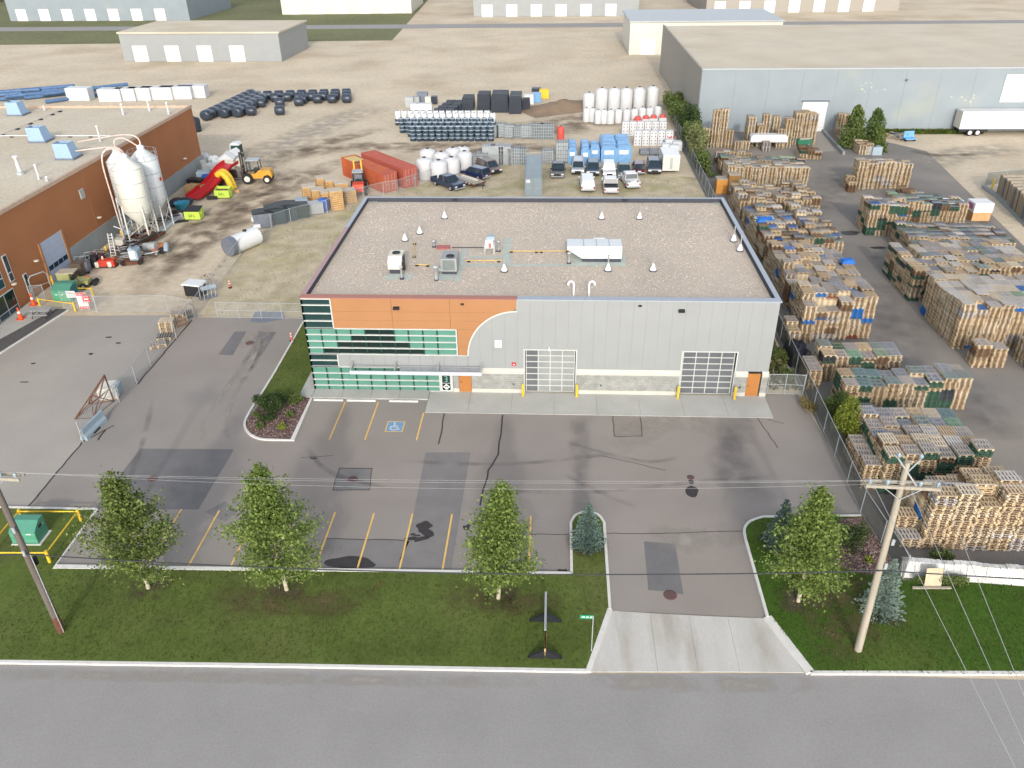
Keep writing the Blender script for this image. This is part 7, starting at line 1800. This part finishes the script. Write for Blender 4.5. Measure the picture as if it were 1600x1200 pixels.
lift_truck('forklift', 'orange forklift with a tall yellow mast beside the containers', (-7.90, 54.73), 100, mat('machine_orange', lin(226, 84, 52), .5, var=.06), 1.3, True)

# ------------------------------------------------------------------ containers
def container(label, p, rz, m, L_=12.2, h=2.75, cargo=False):
    t = thing('shipping_container', label, 'container', (p[0], p[1], 0), rz)
    W_ = 2.44; top = L_ * .72 if cargo else L_
    b = MB(); b.box(.06, .06, .12, W_ - .06, top, h - .05)
    if cargo: b.box(.06, top + .001, .12, .12, L_ - .06, h - .05); b.box(W_ - .12, top + .001, .12, W_ - .06, L_ - .06, h - .05); b.box(.121, L_ - .12, .12, W_ - .121, L_ - .06, h - .05)
    b.build('shell', m, t)
    b = MB(); n = int(L_ / .28)
    for k in range(n):
        for x in (.02, W_ - .06): b.box(x, .2 + k * (L_ - .4) / n, .2, x + .04, .2 + k * (L_ - .4) / n + .14, h - .12)
    for k in range(int(top / .28)): b.box(.15, .2 + k * .28, h - .05, W_ - .15, .34 + k * .28, h - .02)
    stuff(b.build('corrugation', m, t))
    b = MB()
    for x in (0, W_ - .12):
        for y in (0, L_ - .12): b.box(x, y, 0, x + .12, y + .12, h)
        b.box(x, .121, 0, x + .1, L_ - .121, .12); b.box(x, .121, h - .1, x + .1, L_ - .121, h)
    for y in (0, L_ - .1): b.box(.121, y, 0, W_ - .121, y + .1, .12); b.box(.121, y, h - .1, W_ - .121, y + .1, h)
    b.build('frame', m, t)
    for x0 in (.14, W_ / 2 + .02):
        d = MB().box(x0, -.01, .14, x0 + W_ / 2 - .16, .05, h - .12).build('door', m, t)
        for q in (.25, .75): MB().tube([(x0 + q * 1.05, -.04, .16), (x0 + q * 1.05, -.04, h - .16)], .025, 6).build('lock_rod', M_GALV, d)
        MB().box(x0 + .3, -.06, 1.1, x0 + .8, -.03, 1.18).build('handle', M_GALV, d)
    if cargo: MB().box(.2, L_ * .74, .3, W_ - .2, L_ - .2, h - .1).build('cargo', mat('yellow_cargo', lin(226, 196, 130), .7, var=.1), t)
    return t
M_CONT = mat('container_orange', lin(198, 104, 66), .6, var=.1, scale=.8, fine=.06, tint2=(lin(180, 94, 80), .5, .45, .7)); M_CONT2 = mat('container_red', lin(188, 98, 82), .6, var=.1, scale=.8, fine=.06); M_CONTG = mat('container_grey', lin(146, 160, 168), .6, var=.06, scale=.8)
container('left orange-red shipping container with a yellow load in its open end', (-4.24, 54.16), R(42), M_CONT, 12.0, 2.75, True)
container('right orange-red shipping container, closed and paler on top', (-1.64, 56.44), R(42), M_CONT2, 12.0, 2.85)
c = container('grey shipping container standing end-on behind the warehouse', (16.12, 52.9), R(1), M_CONTG, 12.2, 2.6)
MB().box(.2, -.03, 1.95, .75, -.015, 2.4).build('notice', M_WHITE, c)

# ------------------------------------------------------------------ tanks, totes and stacks in the back yard
M_PLAST = mat('white_plastic', lin(232, 233, 234, .66), .5, var=.03); M_PLBLUE = mat('blue_wrap', lin(126, 172, 216), .35, var=.12, scale=1.5); M_CAGE = mat('cage_grey', lin(176, 182, 184), .6, var=.12, scale=3); M_CAGED = mat('cage_dark', lin(118, 128, 132), .6, var=.2, scale=3)
def tank(label, x, y, r, h, group=None, m=None, cat='tank', name='plastic_tank'):
    t = thing(name, label, cat, (x, y, 0), 0, group)
    MB().lathe([(r * .97, 0), (r, .1), (r, h * .84), (r * .93, h * .9), (r * .55, h * .97), (r * .3, h)], 20).build('body', m or M_PLAST, t)
    MB().lathe([(r * .22, h), (r * .22, h + .12), (r * .16, h + .13)], 12).build('lid', M_MEMB, t)
    return t
gp = 'round white tanks beside the containers'
for (x, y), r, h, lb in (((0.73, 61.04), 1.25, 3.1, 'front line, leftmost'), ((2.99, 60.08), 1.3, 3.0, 'front line, second'), ((4.70, 62.05), 1.25, 2.9, 'front line, third'), ((6.31, 65.44), 1.2, 2.9, 'front line, rightmost'),
                         ((0.55, 65.77), 1.25, 3.2, 'back line, leftmost with the raised lid'), ((2.80, 64.74), 1.25, 3.0, 'back line, second'), ((4.28, 67.55), 1.2, 2.9, 'back line, third'), ((5.69, 68.63), 1.15, 2.8, 'back line, rightmost')):
    tank('round white tank beside the containers, ' + lb, x, y + .6, r, h, gp)
gp = 'large white tanks in the far tank row'
for i in range(6):
    x0 = (920, 939.5, 959, 978, 998, 1019); p = ((26.95, 106.65), (29.39, 106.06), (31.84, 106.03), (34.23, 106.00), (36.79, 106.54), (39.54, 107.65))[i]
    tank('large white tank in the far row, %s from the left' % ORD[i], p[0], p[1] + 1, 1.22, 4.4 if i else 3.4, gp)
gp = 'narrow white tanks in the nearer tank row'
P2 = ((26.16, 97.47), (27.30, 97.46), (28.26, 95.93), (29.39, 95.92), (30.64, 95.91), (32.10, 96.41), (33.65, 96.40), (35.12, 96.89), (36.64, 97.90), (38.08, 97.89), (39.62, 98.91))
for i, p in enumerate(P2): tank('narrow white tank in the nearer row, %s from the left' % ORD[i], p[0], p[1] + .6, .64 if i < 4 else .72, 2.5, gp)
def tote(name, label, cat, x, y, w, d, h, m, dots=True, group=None, z=0, cap=None):
    t = thing(name, label, cat, (x, y, z), 0, group)
    MB().prism([(-w / 2, 0), (w / 2, 0), (w / 2, h * .93), (w / 2 - .08, h), (-w / 2 + .08, h), (-w / 2, h * .93)], -d / 2, d / 2, axis='y').build('body', m, t)
    if dots:
        for s in (-.25, .25):
            for zz in (.3, .72): MB().tube([(s * w, -d / 2 - .02, h * zz), (s * w, -d / 2 - .003, h * zz)], .1, 8).build('port', M_BLACK, t)
    if cap: MB().lathe([(w * .42, h + .001), (w * .42, h + .3), (w * .3, h + .5)], 14).build('cap', cap, t)
    return t
gp = 'white pocketed boxes stacked by the hedge'
n = 0
for r, (q, cnt, w) in enumerate((((34.30, 80.31), 5, 1.32), ((32.72, 86.83), 6, 1.3))):
    for i in range(cnt):
        for lev in range(2):
            tote('pocketed_box', 'white pocketed box, %s column from the left, %s row, %s layer' % (ORD[i], 'near' if r == 0 else 'far', 'lower' if lev == 0 else 'upper'), 'box', q[0] + i * w, q[1] + .6, w - .1, 1.1, 1.2, M_PLAST, True, gp, lev * 1.22)
RCAP = mat('red_cap', lin(222, 92, 82), .5)
for i, q in enumerate(((35.42, 93.40), (36.98, 93.88), (38.44, 94.36), (40.13, 94.85))):
    tote('capped_tote', 'white tote with a red top, %s from the left' % ORD[i], 'tote', q[0], q[1] + .8, 1.4, 1.2, 1.3, RCAP if i == 0 else M_PLAST, False, 'red-topped totes before the tank rows', 0, RCAP)
tank('stout red barrel tank in front of the white pocketed boxes', *(39.69, 81.14), .85, 1.7, None, RCAP, 'barrel', 'red_barrel'); tank('small red tank standing alone by the pale cages', *(21.30, 85.08), .6, 2.2, None, RCAP, 'barrel', 'red_barrel')
for i, q in enumerate(((38.60, 75.46), (39.75, 74.68), (39.45, 78.25), (40.57, 77.04))): tote('bulk_sack', 'pale bulk sack behind the white cargo trailer, ' + ('near left', 'near right', 'far left', 'far right')[i], 'bulk bag', q[0], q[1] + .6, 1.5, 1.2, 1.5, M_SILOB, False, 'pale bulk sacks by the fence')
# blue wrapped stacks
for i, (q, w, n_, h) in enumerate((((23.07, 69.40), 1.35, 4, 2.6), ((25.08, 68.68), 1.35, 4, 2.6), ((26.68, 70.88), 1.6, 3, 2.2), ((28.88, 70.14), 2.5, 5, 2.7), ((31.21, 70.15), 2.4, 5, 2.6))):
    for k in range(n_):
        t = thing('wrapped_stack', 'pale blue wrapped stack, %s column from the left, %s from the front' % (ORD[i], ORD[k]), 'wrapped stack', (q[0], q[1] + .7 + k * 1.5, 0), 0, 'blue wrapped stacks behind the parked cars')
        hh = h * (1 + .06 * ((k * 7 + i) % 3 - 1))
        MB().prism([(-w / 2, 0), (w / 2, 0), (w / 2 * 1.02, hh * .8), (w / 2 * .75, hh), (-w / 2 * .75, hh), (-w / 2 * 1.02, hh * .8)], -.68, .68, axis='y').build('bundle', M_PLBLUE, t)
        MB().box(-w * .3, -.70, hh * .5, w * .3, -.685, hh * .75).build('label', M_WHITE, t)
# caged totes and pale cages
def cage(label, x, y, w, d, h, m, group):
    t = thing('wire_cage', label, 'cage', (x, y, 0), 0, group)
    MB().box(-w / 2 + .06, -d / 2 + .06, .1, w / 2 - .06, d / 2 - .06, h - .1).build('contents', M_CAGED if m is M_CAGE else M_CAGE, t)
    b = MB()
    for k in range(6):
        x_ = -w / 2 + k * (w - .06) / 5; b.box(x_, -d / 2, 0, x_ + .06, -d / 2 + .05, h); b.box(x_, d / 2 - .05, 0, x_ + .06, d / 2, h)
        z_ = k * (h - .06) / 5; b.box(-w / 2, -d / 2 - .012, z_, w / 2, -d / 2, z_ + .06); b.box(-w / 2 - .012, -d / 2, z_, -w / 2, d / 2, z_ + .06); b.box(w / 2, -d / 2, z_, w / 2 + .012, d / 2, z_ + .06)
        b.box(x_, -d / 2, h, x_ + .06, d / 2, h + .03)
    stuff(b.build('grid', m, t))
gp = 'pale wire cages stacked behind the chain-link fence'
for i, (q, w, h, m) in enumerate((((7.66, 67.20), 1.8, 1.8, M_CAGED), ((8.81, 67.92), 1.8, 2.0, M_CAGED), ((9.87, 68.64), 2.0, 3.0, M_GALV), ((11.20, 68.65), 2.0, 3.0, M_GALV), ((12.42, 68.65), 2.0, 2.9, M_GALV), ((13.74, 68.65), 1.8, 2.6, M_CAGE), ((14.86, 68.66), 1.8, 2.5, M_CAGE), ((19.21, 69.76), 1.8, 2.0, M_CAGED), ((21.45, 70.13), 2.0, 3.2, M_CAGED))):
    cage('pale wire cage stack, %s from the left along the chain-link fence' % ORD[i], q[0], q[1] + 1.0, w, 2.0, h, m, gp)
for i, (q, w, h, m) in enumerate((((9.51, 86.01), 1.7, 2.2, M_CAGED), ((10.76, 86.01), 1.7, 2.4, M_CAGED), ((12.26, 85.55), 1.6, 2.3, M_CAGED), ((13.73, 85.55), 1.8, 2.0, M_CAGE), ((15.43, 85.54), 2.2, 2.2, M_CAGED), ((17.26, 84.65), 2.1, 2.6, M_CAGE), ((18.94, 84.64), 2.2, 2.6, M_CAGE))):
    cage('empty cage frame in the row right of the tote rows, %s from the left' % ORD[i], q[0], q[1] + .8, w, 1.5, h, m, 'cage frames right of the tote rows')
for i, q in enumerate(((35.04, 74.29), (36.49, 74.29))): cage('low steel frame on the ground between the cars and white boxes, %s' % ('left', 'right')[i], q[0], q[1] + 1, 1.6, 1.8, .8, M_STEELPL, 'low steel frames')
# rows of black and white caged totes
M_TDARK = mat('tote_dark', lin(62, 78, 92), .5, var=.25, scale=1.2); M_TSHEEN = mat('tote_pale', lin(176, 192, 206), .5, var=.12)
tote_me = {}
def drum_mesh(k):
    b = MB(); b.lathe([(.5, 0), (.54, .08), (.54, 1.05), (.46, 1.15)], 14, 0 if k != 2 else 1); b.lathe([(.47, 1.1501), (.5, 1.25), (.3, 1.27)], 14, 1); b.lathe([(.26, 1.271), (.26, 1.29)], 10, 0)
    b.lathe([(.541, .5), (.56, .53), (.56, .6), (.541, .63)], 14, 1)
    return b.mesh('drum', [M_TDARK, M_TSHEEN if k == 0 else M_WHITE])
dm = [drum_mesh(k) for k in range(3)]
nb = 0
rnd = random.Random(17)
for r, (q, cnt, dx) in enumerate((((-4.62, 83.39), 13, 1.14), ((-5.57, 86.52), 14, 1.14), ((-7.54, 89.32), 15, 1.16), ((-6.26, 93.17), 14, 1.16), ((-9.25, 95.19), 15, 1.2))):
    for i in range(cnt):
        for lev in range(2):
            o = bpy.data.objects.new('drum', dm[2 if (lev == 1 and r > 2) else (0 if r < 3 else 1)]); COL.objects.link(o)
            o.location = (q[0] + i * dx + rnd.uniform(-.06, .06), q[1] + .5 + rnd.uniform(-.06, .06), lev * 1.3); o.rotation_euler = (0, 0, rnd.uniform(0, 6))
            tag(o, 'dark pale-topped drum, %s from left, %s row, %s layer' % (ORD[i] if i < 13 else ('second last' if i < cnt - 1 else 'last'), ORD[r], ('lower', 'upper')[lev]), 'drum', 'dark drums with pale tops in the back yard')
for i, q in enumerate(((-6.33, 95.17), (-5.12, 95.16), (-3.78, 95.15))): tote('white_tote', 'white tote box behind the drum rows, ' + ('left', 'middle', 'right')[i], 'tote', q[0], q[1] + 3, 1.5, 1.2, 3.4, M_PLAST, False, 'white totes behind the drum rows')
# black tanks
M_BLKPL = mat('black_plastic', lin(56, 62, 72), .4, var=.12, scale=.8)
def black_tank(label, x, y, w, d, h, grp, ribs=4):
    t = thing('black_tank', label, 'tank', (x, y, 0), 0, grp)
    MB().prism([(-w / 2 * .96, 0), (w / 2 * .96, 0), (w / 2, h * .2), (w / 2 * .9, h), (-w / 2 * .9, h), (-w / 2, h * .2)], -d / 2, d / 2, axis='y').build('body', M_BLKPL, t)
    for k in range(ribs): MB().box(-w / 2 * .88, -d / 2 + (k + .3) * d / ribs, h + .001, w / 2 * .88, -d / 2 + (k + .6) * d / ribs, h + .1).build('rib', M_BLKPL, t)
for i in range(8):
    q = ((-2.55, 102.49), (-0.53, 102.47))[i % 2]
    black_tank('low black tank left of the tall ones, %s pair from the front, %s one' % (ORD[i // 2], ('left', 'right')[i % 2]), q[0] + (i // 2) * .5, q[1] + 1.2 + (i // 2) * 2.6, 2.1, 2.3, 1.1, 'low black tanks', 2)
for i, (q, w, h, d) in enumerate((((2.76, 107.49), 2.4, 2.4, 4), ((6.03, 106.88), 2.7, 3.2, 4), ((9.31, 105.71), 3.5, 3.4, 5), ((12.42, 104.55), 2.5, 3.2, 6), ((14.45, 107.94), 1.6, 2.0, 2))):
    black_tank('tall black tank in the back yard, %s from the left' % ORD[i], q[0], q[1] + d / 2, w, d, h, 'tall black tanks')
for i, (q, w, h, m) in enumerate((((-9.52, 110.57), 1.1, 2, M_GALV), ((-8.51, 111.76), 1.1, 1.8, M_CAGE), ((-7.32, 113.58), 1.5, 2.3, M_STEELPL), ((-6.02, 112.95), .8, 1.6, M_CREAM), ((-5.17, 113.55), 1.2, 1.5, M_BLKPL))):
    tote('machine_case', 'cased machine standing alone in the far yard, %s from the left' % ORD[i], 'machine', q[0], q[1] + .7, w * 1.5, 1.4, h, m, False, 'cased machines in the far yard')
for i, (q, m) in enumerate((((14.80, 113.28), M_WHITE), ((16.34, 115.11), M_PLBLUE), ((17.88, 118.90), M_YELLOW), ((16.22, 120.23), M_BLKPL))): tote('pile_box', ('white carton pile beside the black tanks', 'pale blue carton beside the black tanks', 'yellow machine beside the soil heap', 'black bundle behind the soil heap')[i], 'box', q[0], q[1] + .7, 2, 1.6, 1.8, m, False)
# black wrapped bales
bale_b = MB()
for (x0, x1) in ((-.93, .93),):
    pr = [(-.95, .5), (-.88, .95), (-.7, 1.08), (.7, 1.08), (.88, .95), (.95, .5)]
M_BALE = mat('black_bale_wrap', lin(58, 68, 82), .35, var=.15, scale=1.0, spec=.5)
def bale_mesh():
    b = MB(); ring = []
    for k in range(14):
        a = 2 * math.pi * k / 14; ring.append((math.cos(a), math.sin(a)))
    prof = [(-.95, .55), (-.9, .85), (-.7, 1.0), (.7, 1.0), (.9, .85), (.95, .55)]
    vs = [(x, c * .95 * r, .9 + s * .9 * r) for x, r in prof for c, s in ring]; n = 14; fs = []
    for i in range(len(prof) - 1):
        for j in range(n): fs.append((i * n + j, i * n + (j + 1) % n, (i + 1) * n + (j + 1) % n, (i + 1) * n + j))
    b.add(vs, [list(reversed(f)) for f in fs], 0, True); b.add(vs[:n], [list(range(n))]); b.add(vs[-n:], [list(range(n - 1, -1, -1))])
    return b.mesh('bale', M_BALE)
bme = bale_mesh()
ROWS = (('short near row with pale ties', (-40.16, 102.85), (-34.51, 103.35)), ('row behind the short near one', (-40.66, 110.36), (-32.92, 111.47)), ('long row at the right', (-32.80, 113.93), (-23.53, 114.42)), ('second long row at the right', (-41.71, 115.30), (-24.26, 117.60)), ('third long row at the right', (-43.94, 117.89), (-24.86, 120.22)),
        ('slanting row at the left, outermost', (-47.67, 99.11), (-45.57, 118.57)), ('slanting row at the left, middle', (-44.89, 101.24), (-43.30, 115.96)), ('slanting row at the left, inner', (-42.37, 101.77), (-41.58, 114.04)))
for nm_, a, c in ROWS:
    a, c = Vector(a), Vector(c); Lr = (c - a).length; k = max(2, int(Lr / 2.0)); ang = math.atan2((c - a).y, (c - a).x)
    for i in range(k):
        p = a.lerp(c, i / (k - 1)); o = bpy.data.objects.new('wrapped_bale', bme); COL.objects.link(o); o.location = (p.x, p.y + .9, 0); o.rotation_euler = (0, 0, ang + rnd.uniform(-.05, .05))
        if nm_.startswith('slant'): o.scale = (1.2, 1.15, 1.1)
        lb = 'black wrapped bale, %s, %s' % (nm_, (ORD[i] + ' from the left') if i < 13 else ('%s from the right' % ORD[k - 1 - i]))
        tag(o, lb, 'bale', 'black wrapped bales in the far yard')
tank('black upright tank at the far corner of the orange building', *(-46.48, 90.95), 1.1, 2.6, None, M_BLKPL)
# soil heap
b = MB(); rn = random.Random(2); n = 14; vs = []; fs = []
for i in range(n):
    for j in range(n):
        u, v = i / (n - 1) * 2 - 1, j / (n - 1) * 2 - 1; e = math.hypot(u, v)
        vs.append((u * 9, v * 5, max(0, 1 - e) * 1.6 * (1 + rn.uniform(-.2, .2)) - .02))
for i in range(n - 1):
    for j in range(n - 1): fs.append((i * n + j, (i + 1) * n + j, (i + 1) * n + j + 1, i * n + j + 1))
b.add(vs, fs, 0, True); p = (21.88, 107.85)
struct(b.build('soil_heap', mat('brown_soil', lin(150, 130, 108), .95, var=.12, scale=.6, bump=.5, bscale=4), None, (p[0], p[1] + 2, 0), .5))
# white and blue heaps beyond the orange building
for i, (q, w, m) in enumerate((((-75.39, 116.41), 5, M_PLAST), ((-72.29, 117.01), 4.5, M_PLAST), ((-69.45, 117.62), 5, M_PLAST), ((-65.90, 118.22), 7, M_PLAST), ((-61.89, 118.82), 7, M_PLAST), ((-58.86, 120.09), 6, M_PLAST), ((-83.21, 117.82), 5, M_SILOB))):
    tote('snow_white_bag', 'white bag pile beyond the orange building, %s from the right' % ORD[6 - i], 'bag pile', q[0], q[1] + 1.5, w, 2.4, 2.6, m, False, 'white bag piles beyond the orange building')
M_BLUEPIPE = mat('steel_blue_pipe', lin(96, 128, 168), .5, var=.2, scale=1)
for i in range(9):
    q = (-95.86, 119.33); a = R(18 + i * 3)
    tag(MB().tube([(-9, 0, .4), (9, 0, .4)], .4, 8).build('blue_pipe', M_BLUEPIPE, None, (q[0] - 12 + i * 3.2, q[1] + 2 + (i % 4) * 1.6, (i % 2) * .5), a), 'long blue pipe lying beyond the tan roof, %s from the left' % ORD[i], 'pipe', 'blue pipes beyond the tan roof')

# ------------------------------------------------------------------ grey building at the right rear, ramp and trailer
M_GBW = mat('pale_blue_grey_wall', lin(178, 190, 197, .52), .7, var=.04, scale=.3, tint2=(lin(190, 198, 192, .52), .12, .6, .75)); M_GBS = mat('tan_grey_wall', lin(172, 166, 156), .8, var=.05)
gb = thing('grey_building', 'long pale blue-grey building behind the pallet yard', 'building', (0, 0, 0))
GY, GX0, GX1, GH = 90.0, 45.6, 150.0, 10.5
for k in range(18):
    x0 = GX0 + k * (GX1 - GX0) / 18; x1 = GX0 + (k + 1) * (GX1 - GX0) / 18
    MB().box(x0 + .01, GY, 0 if not (65 < (x0 + x1) / 2 < 68) else 0, x1 - .01, GY + .3, GH).build('wall_panel', M_GBW, gb)
MB().box(GX0, GY - .03, 0, GX1, GY - .001, .5).build('plinth', M_GREYC, gb)
MB().box(GX0 - .05, GY + .301, 0, GX0 + .3, GY + 60, GH).build('side_wall', M_GBS, gb)
MB().box(GX0, GY + .301, GH - .4, GX1, GY + 60, GH - .3).build('roof', M_LROOF, gb)
MB().box(GX0 - .1, GY - .1, GH + .001, GX1, GY + .5, GH + .2).build('parapet_cap', M_GALV, gb)
d = MB().box(63.6, GY - .12, .1, 67.9, GY - .031, 5.2).build('overhead_door', M_WHITE, gb)
for k in range(1, 7): MB().box(63.6, GY - .13, .1 + k * .72, 67.9, GY - .121, .13 + k * .72).build('seam', M_GALV, d)
MB().box(63.4, GY - .4, 5.21, 68.1, GY - .031, 5.4).build('door_hood', M_STEELPL, gb)
MB().box(97, GY - .12, 5.0, 101, GY - .031, 9.5).build('upper_door', M_WHITE, gb)
MB().box(102, GY - .06, 4.2, 112, GY - .031, 4.4).build('ledge', M_STEELPL, gb)
MB().lathe([(.2, 0), (.25, .2), (.1, .3)], 8).build('wall_light', M_STEELPL, gb, (80.5, GY - .2, 8.6))
rn = random.Random(8)
for cx, cz in ((75, 7.6), (90.5, 5.6)):
    for k in range(9):
        x, z, s = cx + rn.uniform(-2.2, 2.2), cz + rn.uniform(-.8, .8), rn.uniform(.1, .28)
        MB().add([(x + s * (1.4 if a % 2 else .8) * math.cos(a * .785), GY - .034, z + s * .6 * math.sin(a * .785)) for a in range(8)], [list(range(8))]).build('paint_patch', mat('pale_patch', lin(206, 210, 196, .6), .8), gb)
sheet('ramp', [(64.38, 89.90), (67.74, 89.88), (66.44, 77.03), (62.30, 76.24)], .01, mat('ramp_concrete', lin(168, 162, 152), .9, var=.08, stretch=(.3, 1.5, 1)))
for a, c, lb in (((64.27, 89.90), (61.78, 74.31), 'left'), ((67.85, 89.88), (66.98, 74.69), 'right')):
    b = MB(); ribbon(b, [a, c], .35, 0, .5); tag(b.build('ramp_wall', M_GREYC), 'low concrete wall along the %s side of the ramp' % lb, 'wall')
p = (93.25, 87.04)
t = thing('semi_trailer', 'long white semi-trailer parked along the grey building', 'trailer', (p[0] - 3.2, p[1] + 1.2, 0))
MB().box(0, -1.28, 1.15, 16, 1.28, 4.05).build('box', WHT, t)
MB().box(0, -1.3, 1.05, 16, -1.281, 1.2).build('side_rail', M_STEELPL, t); MB().box(-.02, -1.2, 1.2, -.001, 1.2, 4.0).build('rear_door', M_CREAM, t)
MB().box(.2, -1.0, .6, 5, 1.0, 1.04).build('bogie', M_BLACK, t)
for x in (2.0, 3.3):
    for s in (-1, 1):
        w = MB().tube([(x, s * .95, .52), (x, s * 1.25, .52)], .52, 16).build('wheel', M_RUBBER, t); MB().tube([(x, s * 1.24, .52), (x, s * 1.28, .52)], .34, 12).build('rim', M_WHITE, w)
for s in (-.8, .8): MB().box(12.5, s - .08, 0, 12.7, s + .08, 1.04).build('landing_leg', M_BLACK, t)
p = (80.64, 83.16)
t = thing('plastic_chair', 'pale blue plastic seat shell by the grey wall', 'chair', (p[0], p[1] + .5, 0), R(10))
MB().box(-.9, -.6, .3, .9, .4, .5).build('seat', mat('bright_pale_blue', lin(120, 182, 236), .5), t); MB().box(-.9, .4, .3, .9, .6, 1.5).build('backrest', mat('bright_pale_blue', lin(120, 182, 236), .5), t)
for s in (-.8, .8): MB().box(s - .06, -.5, 0, s + .06, .5, .3).build('leg', M_BLACK, t)
for i, q in enumerate(((77.12, 85.33), (78.04, 84.89), (78.81, 84.02), (79.62, 83.59), (75.59, 82.75))):
    t = thing('scrap_heap', 'scrap timber and metal by the grey wall, %s from the left' % ORD[i], 'scrap', (q[0], q[1] + .6, 0), 0, 'scrap along the grey wall')
    for k in range(7): MB().cbox((rn.uniform(-.6, .6), rn.uniform(-.3, .3), .15 + .16 * k), (rn.uniform(.6, 1.8), .15, .12), rn.uniform(0, 3), 0, rn.uniform(-.3, .3)).build('piece', rn.choice((M_WOODG, M_RUST, M_STEELPL, M_WOOD)), t)
for i, q in enumerate(((71.34, 74.70), (72.13, 74.31))): tote('clear_tote', 'pale tote behind the tall crate pile by the tree, ' + ('left', 'right')[i], 'tote', q[0], q[1] + .7, 1.5, 1.2, 1.3, M_LTBLUE, False)
for i, (q, lb) in enumerate((((62.00, 79.86), 'green skip full of timber at the ramp foot'), ((59.44, 81.10), 'green skip left of the ramp, nearer the towers'))):
    t = thing('skip_bin', lb, 'skip', (q[0], q[1] + .8, 0))
    MB().prism([(-1.0, 0), (1.0, 0), (1.2, 1.1), (-1.2, 1.1)], -.9, .9, axis='y').build('body', mat('skip_green', lin(46, 120, 92), .5), t); MB().cbox((0, 0, 1.2), (1.9, 1.2, .3), .2).build('timber_load', M_WOODG, t)
p = (55.10, 77.83)
tag(MB().prism([(-3, 0), (3, 0), (3, .9), (2.6, 1.2), (-2.6, 1.2), (-3, .9)], -.7, .7, axis='y').build('white_roll', M_PLAST, None, (p[0] + .5, p[1] + .8, 1.2)), 'long white wrapped roll lying on the green pallets', 'roll')
# upright panels in a rack at the right edge
a, c = Vector((82.37, 53.99)), Vector((80.53, 41.89))
t = thing('panel_rack', 'rack of weathered upright panels at the right edge of the dirt yard', 'rack', (a.x, a.y, 0), math.atan2((c - a).y, (c - a).x))
for k in range(40): MB().cbox((k * .34, .4 + .08 * (k % 3), 1.5), (.09, 2.6, 2.9 + .1 * (k % 4)), 0, 0, R(3)).build('panel', (M_WOODG, M_WOOD, M_STEELPL, M_WOODG)[k % 4], t)
MB().box(-.5, -1.2, 0, 14, 2.2, .12).build('base', M_GREYC, t)
b = MB(); ribbon(b, [(81.33, 57.48), (81.15, 44.76)], .5, 0, .35); tag(b.build('low_wall', M_GREYC), 'low concrete wall in front of the upright panel rack', 'wall')
chain_fence('slatted_fence', 'mesh fence behind the low wall at the right edge of the dirt yard', [(81.91, 58.38), (88.35, 60.27), (96.24, 61.56)], 1.9, 3.0, M_MESHD)
p = (81.95, 56.30); tag(MB().lathe([(.12, 0), (.12, 1.6), (.05, 1.7)], 8).build('bollard', M_YELLOW, None, (p[0], p[1], 0)), 'yellow post by the low wall at the right edge', 'bollard')

# ------------------------------------------------------------------ farther off: fields, road, sheds and a line of trees
sheet('field', [(-500, 190), (-30, 205), (-40, 420), (-600, 430)], -.03, mat('field_grass', lin(120, 122, 84), .95, var=.12, scale=.05, fine=.15, fscale=.6))
sheet('field', [(-900, 430), (900, 430), (900, 1500), (-900, 1500)], -.03, mat('field_grass', lin(120, 122, 84), .95))
sheet('far_road', [(-900, 236), (900, 228), (900, 238), (-900, 247)], -.02, M_ROAD)
for i, (x, y, w, d, h, m, lb) in enumerate(((-150, 260, 70, 40, 9, M_GBW, 'pale far warehouse at the upper left'), (-60, 275, 50, 35, 8, M_CREAM, 'cream far warehouse left of centre'), (20, 262, 60, 40, 9, M_GREYP, 'grey far warehouse at the top centre'), (110, 268, 70, 40, 10, M_GBS, 'tan far warehouse at the upper right'), (60, 175, 40, 26, 8, M_CREAM, 'cream shed beyond the white tank rows'), (-75, 168, 44, 24, 7, M_GREYP, 'grey shed beyond the bale rows'))):
    t = thing('far_warehouse', lb, 'building', (x, y, 0), R((i * 3) % 5 - 2))
    MB().box(-w / 2, 0, 0, w / 2, d, h).build('wall', m, t); MB().box(-w / 2 - .3, -.3, h + .001, w / 2 + .3, d + .3, h + .4).build('roof', M_LROOF if i % 2 else M_GALV, t)
    for k in range(int(w / 9)):
        MB().box(-w / 2 + 3 + k * 9, -.06, 0, -w / 2 + 7 + k * 9, -.005, 4).build('overhead_door', M_WHITE, t)
vs, fs = [], []; rn = random.Random(77)
for i in range(220):
    x = -420 + i * 4 + rn.uniform(-2, 2); y = 330 + rn.uniform(-6, 14) + 12 * math.sin(i * .2); hh = rn.uniform(5, 10)
    for k in range(90): leaf(vs, fs, Vector((x + rn.gauss(0, 1.6), y + rn.gauss(0, 1.6), hh * rn.random() ** .7)), rn.uniform(.9, 1.8), rn)
me = bpy.data.meshes.new('treeline'); me.from_pydata(vs, [], fs); me.materials.append(L_DARK); o = bpy.data.objects.new('treeline', me); COL.objects.link(o); stuff(o)

for o in COL.objects:
    if o.name.split('.')[0] in ('lettering', 'small_print', 'number_decal', 'emblem'): o['kind'] = 'stuff'
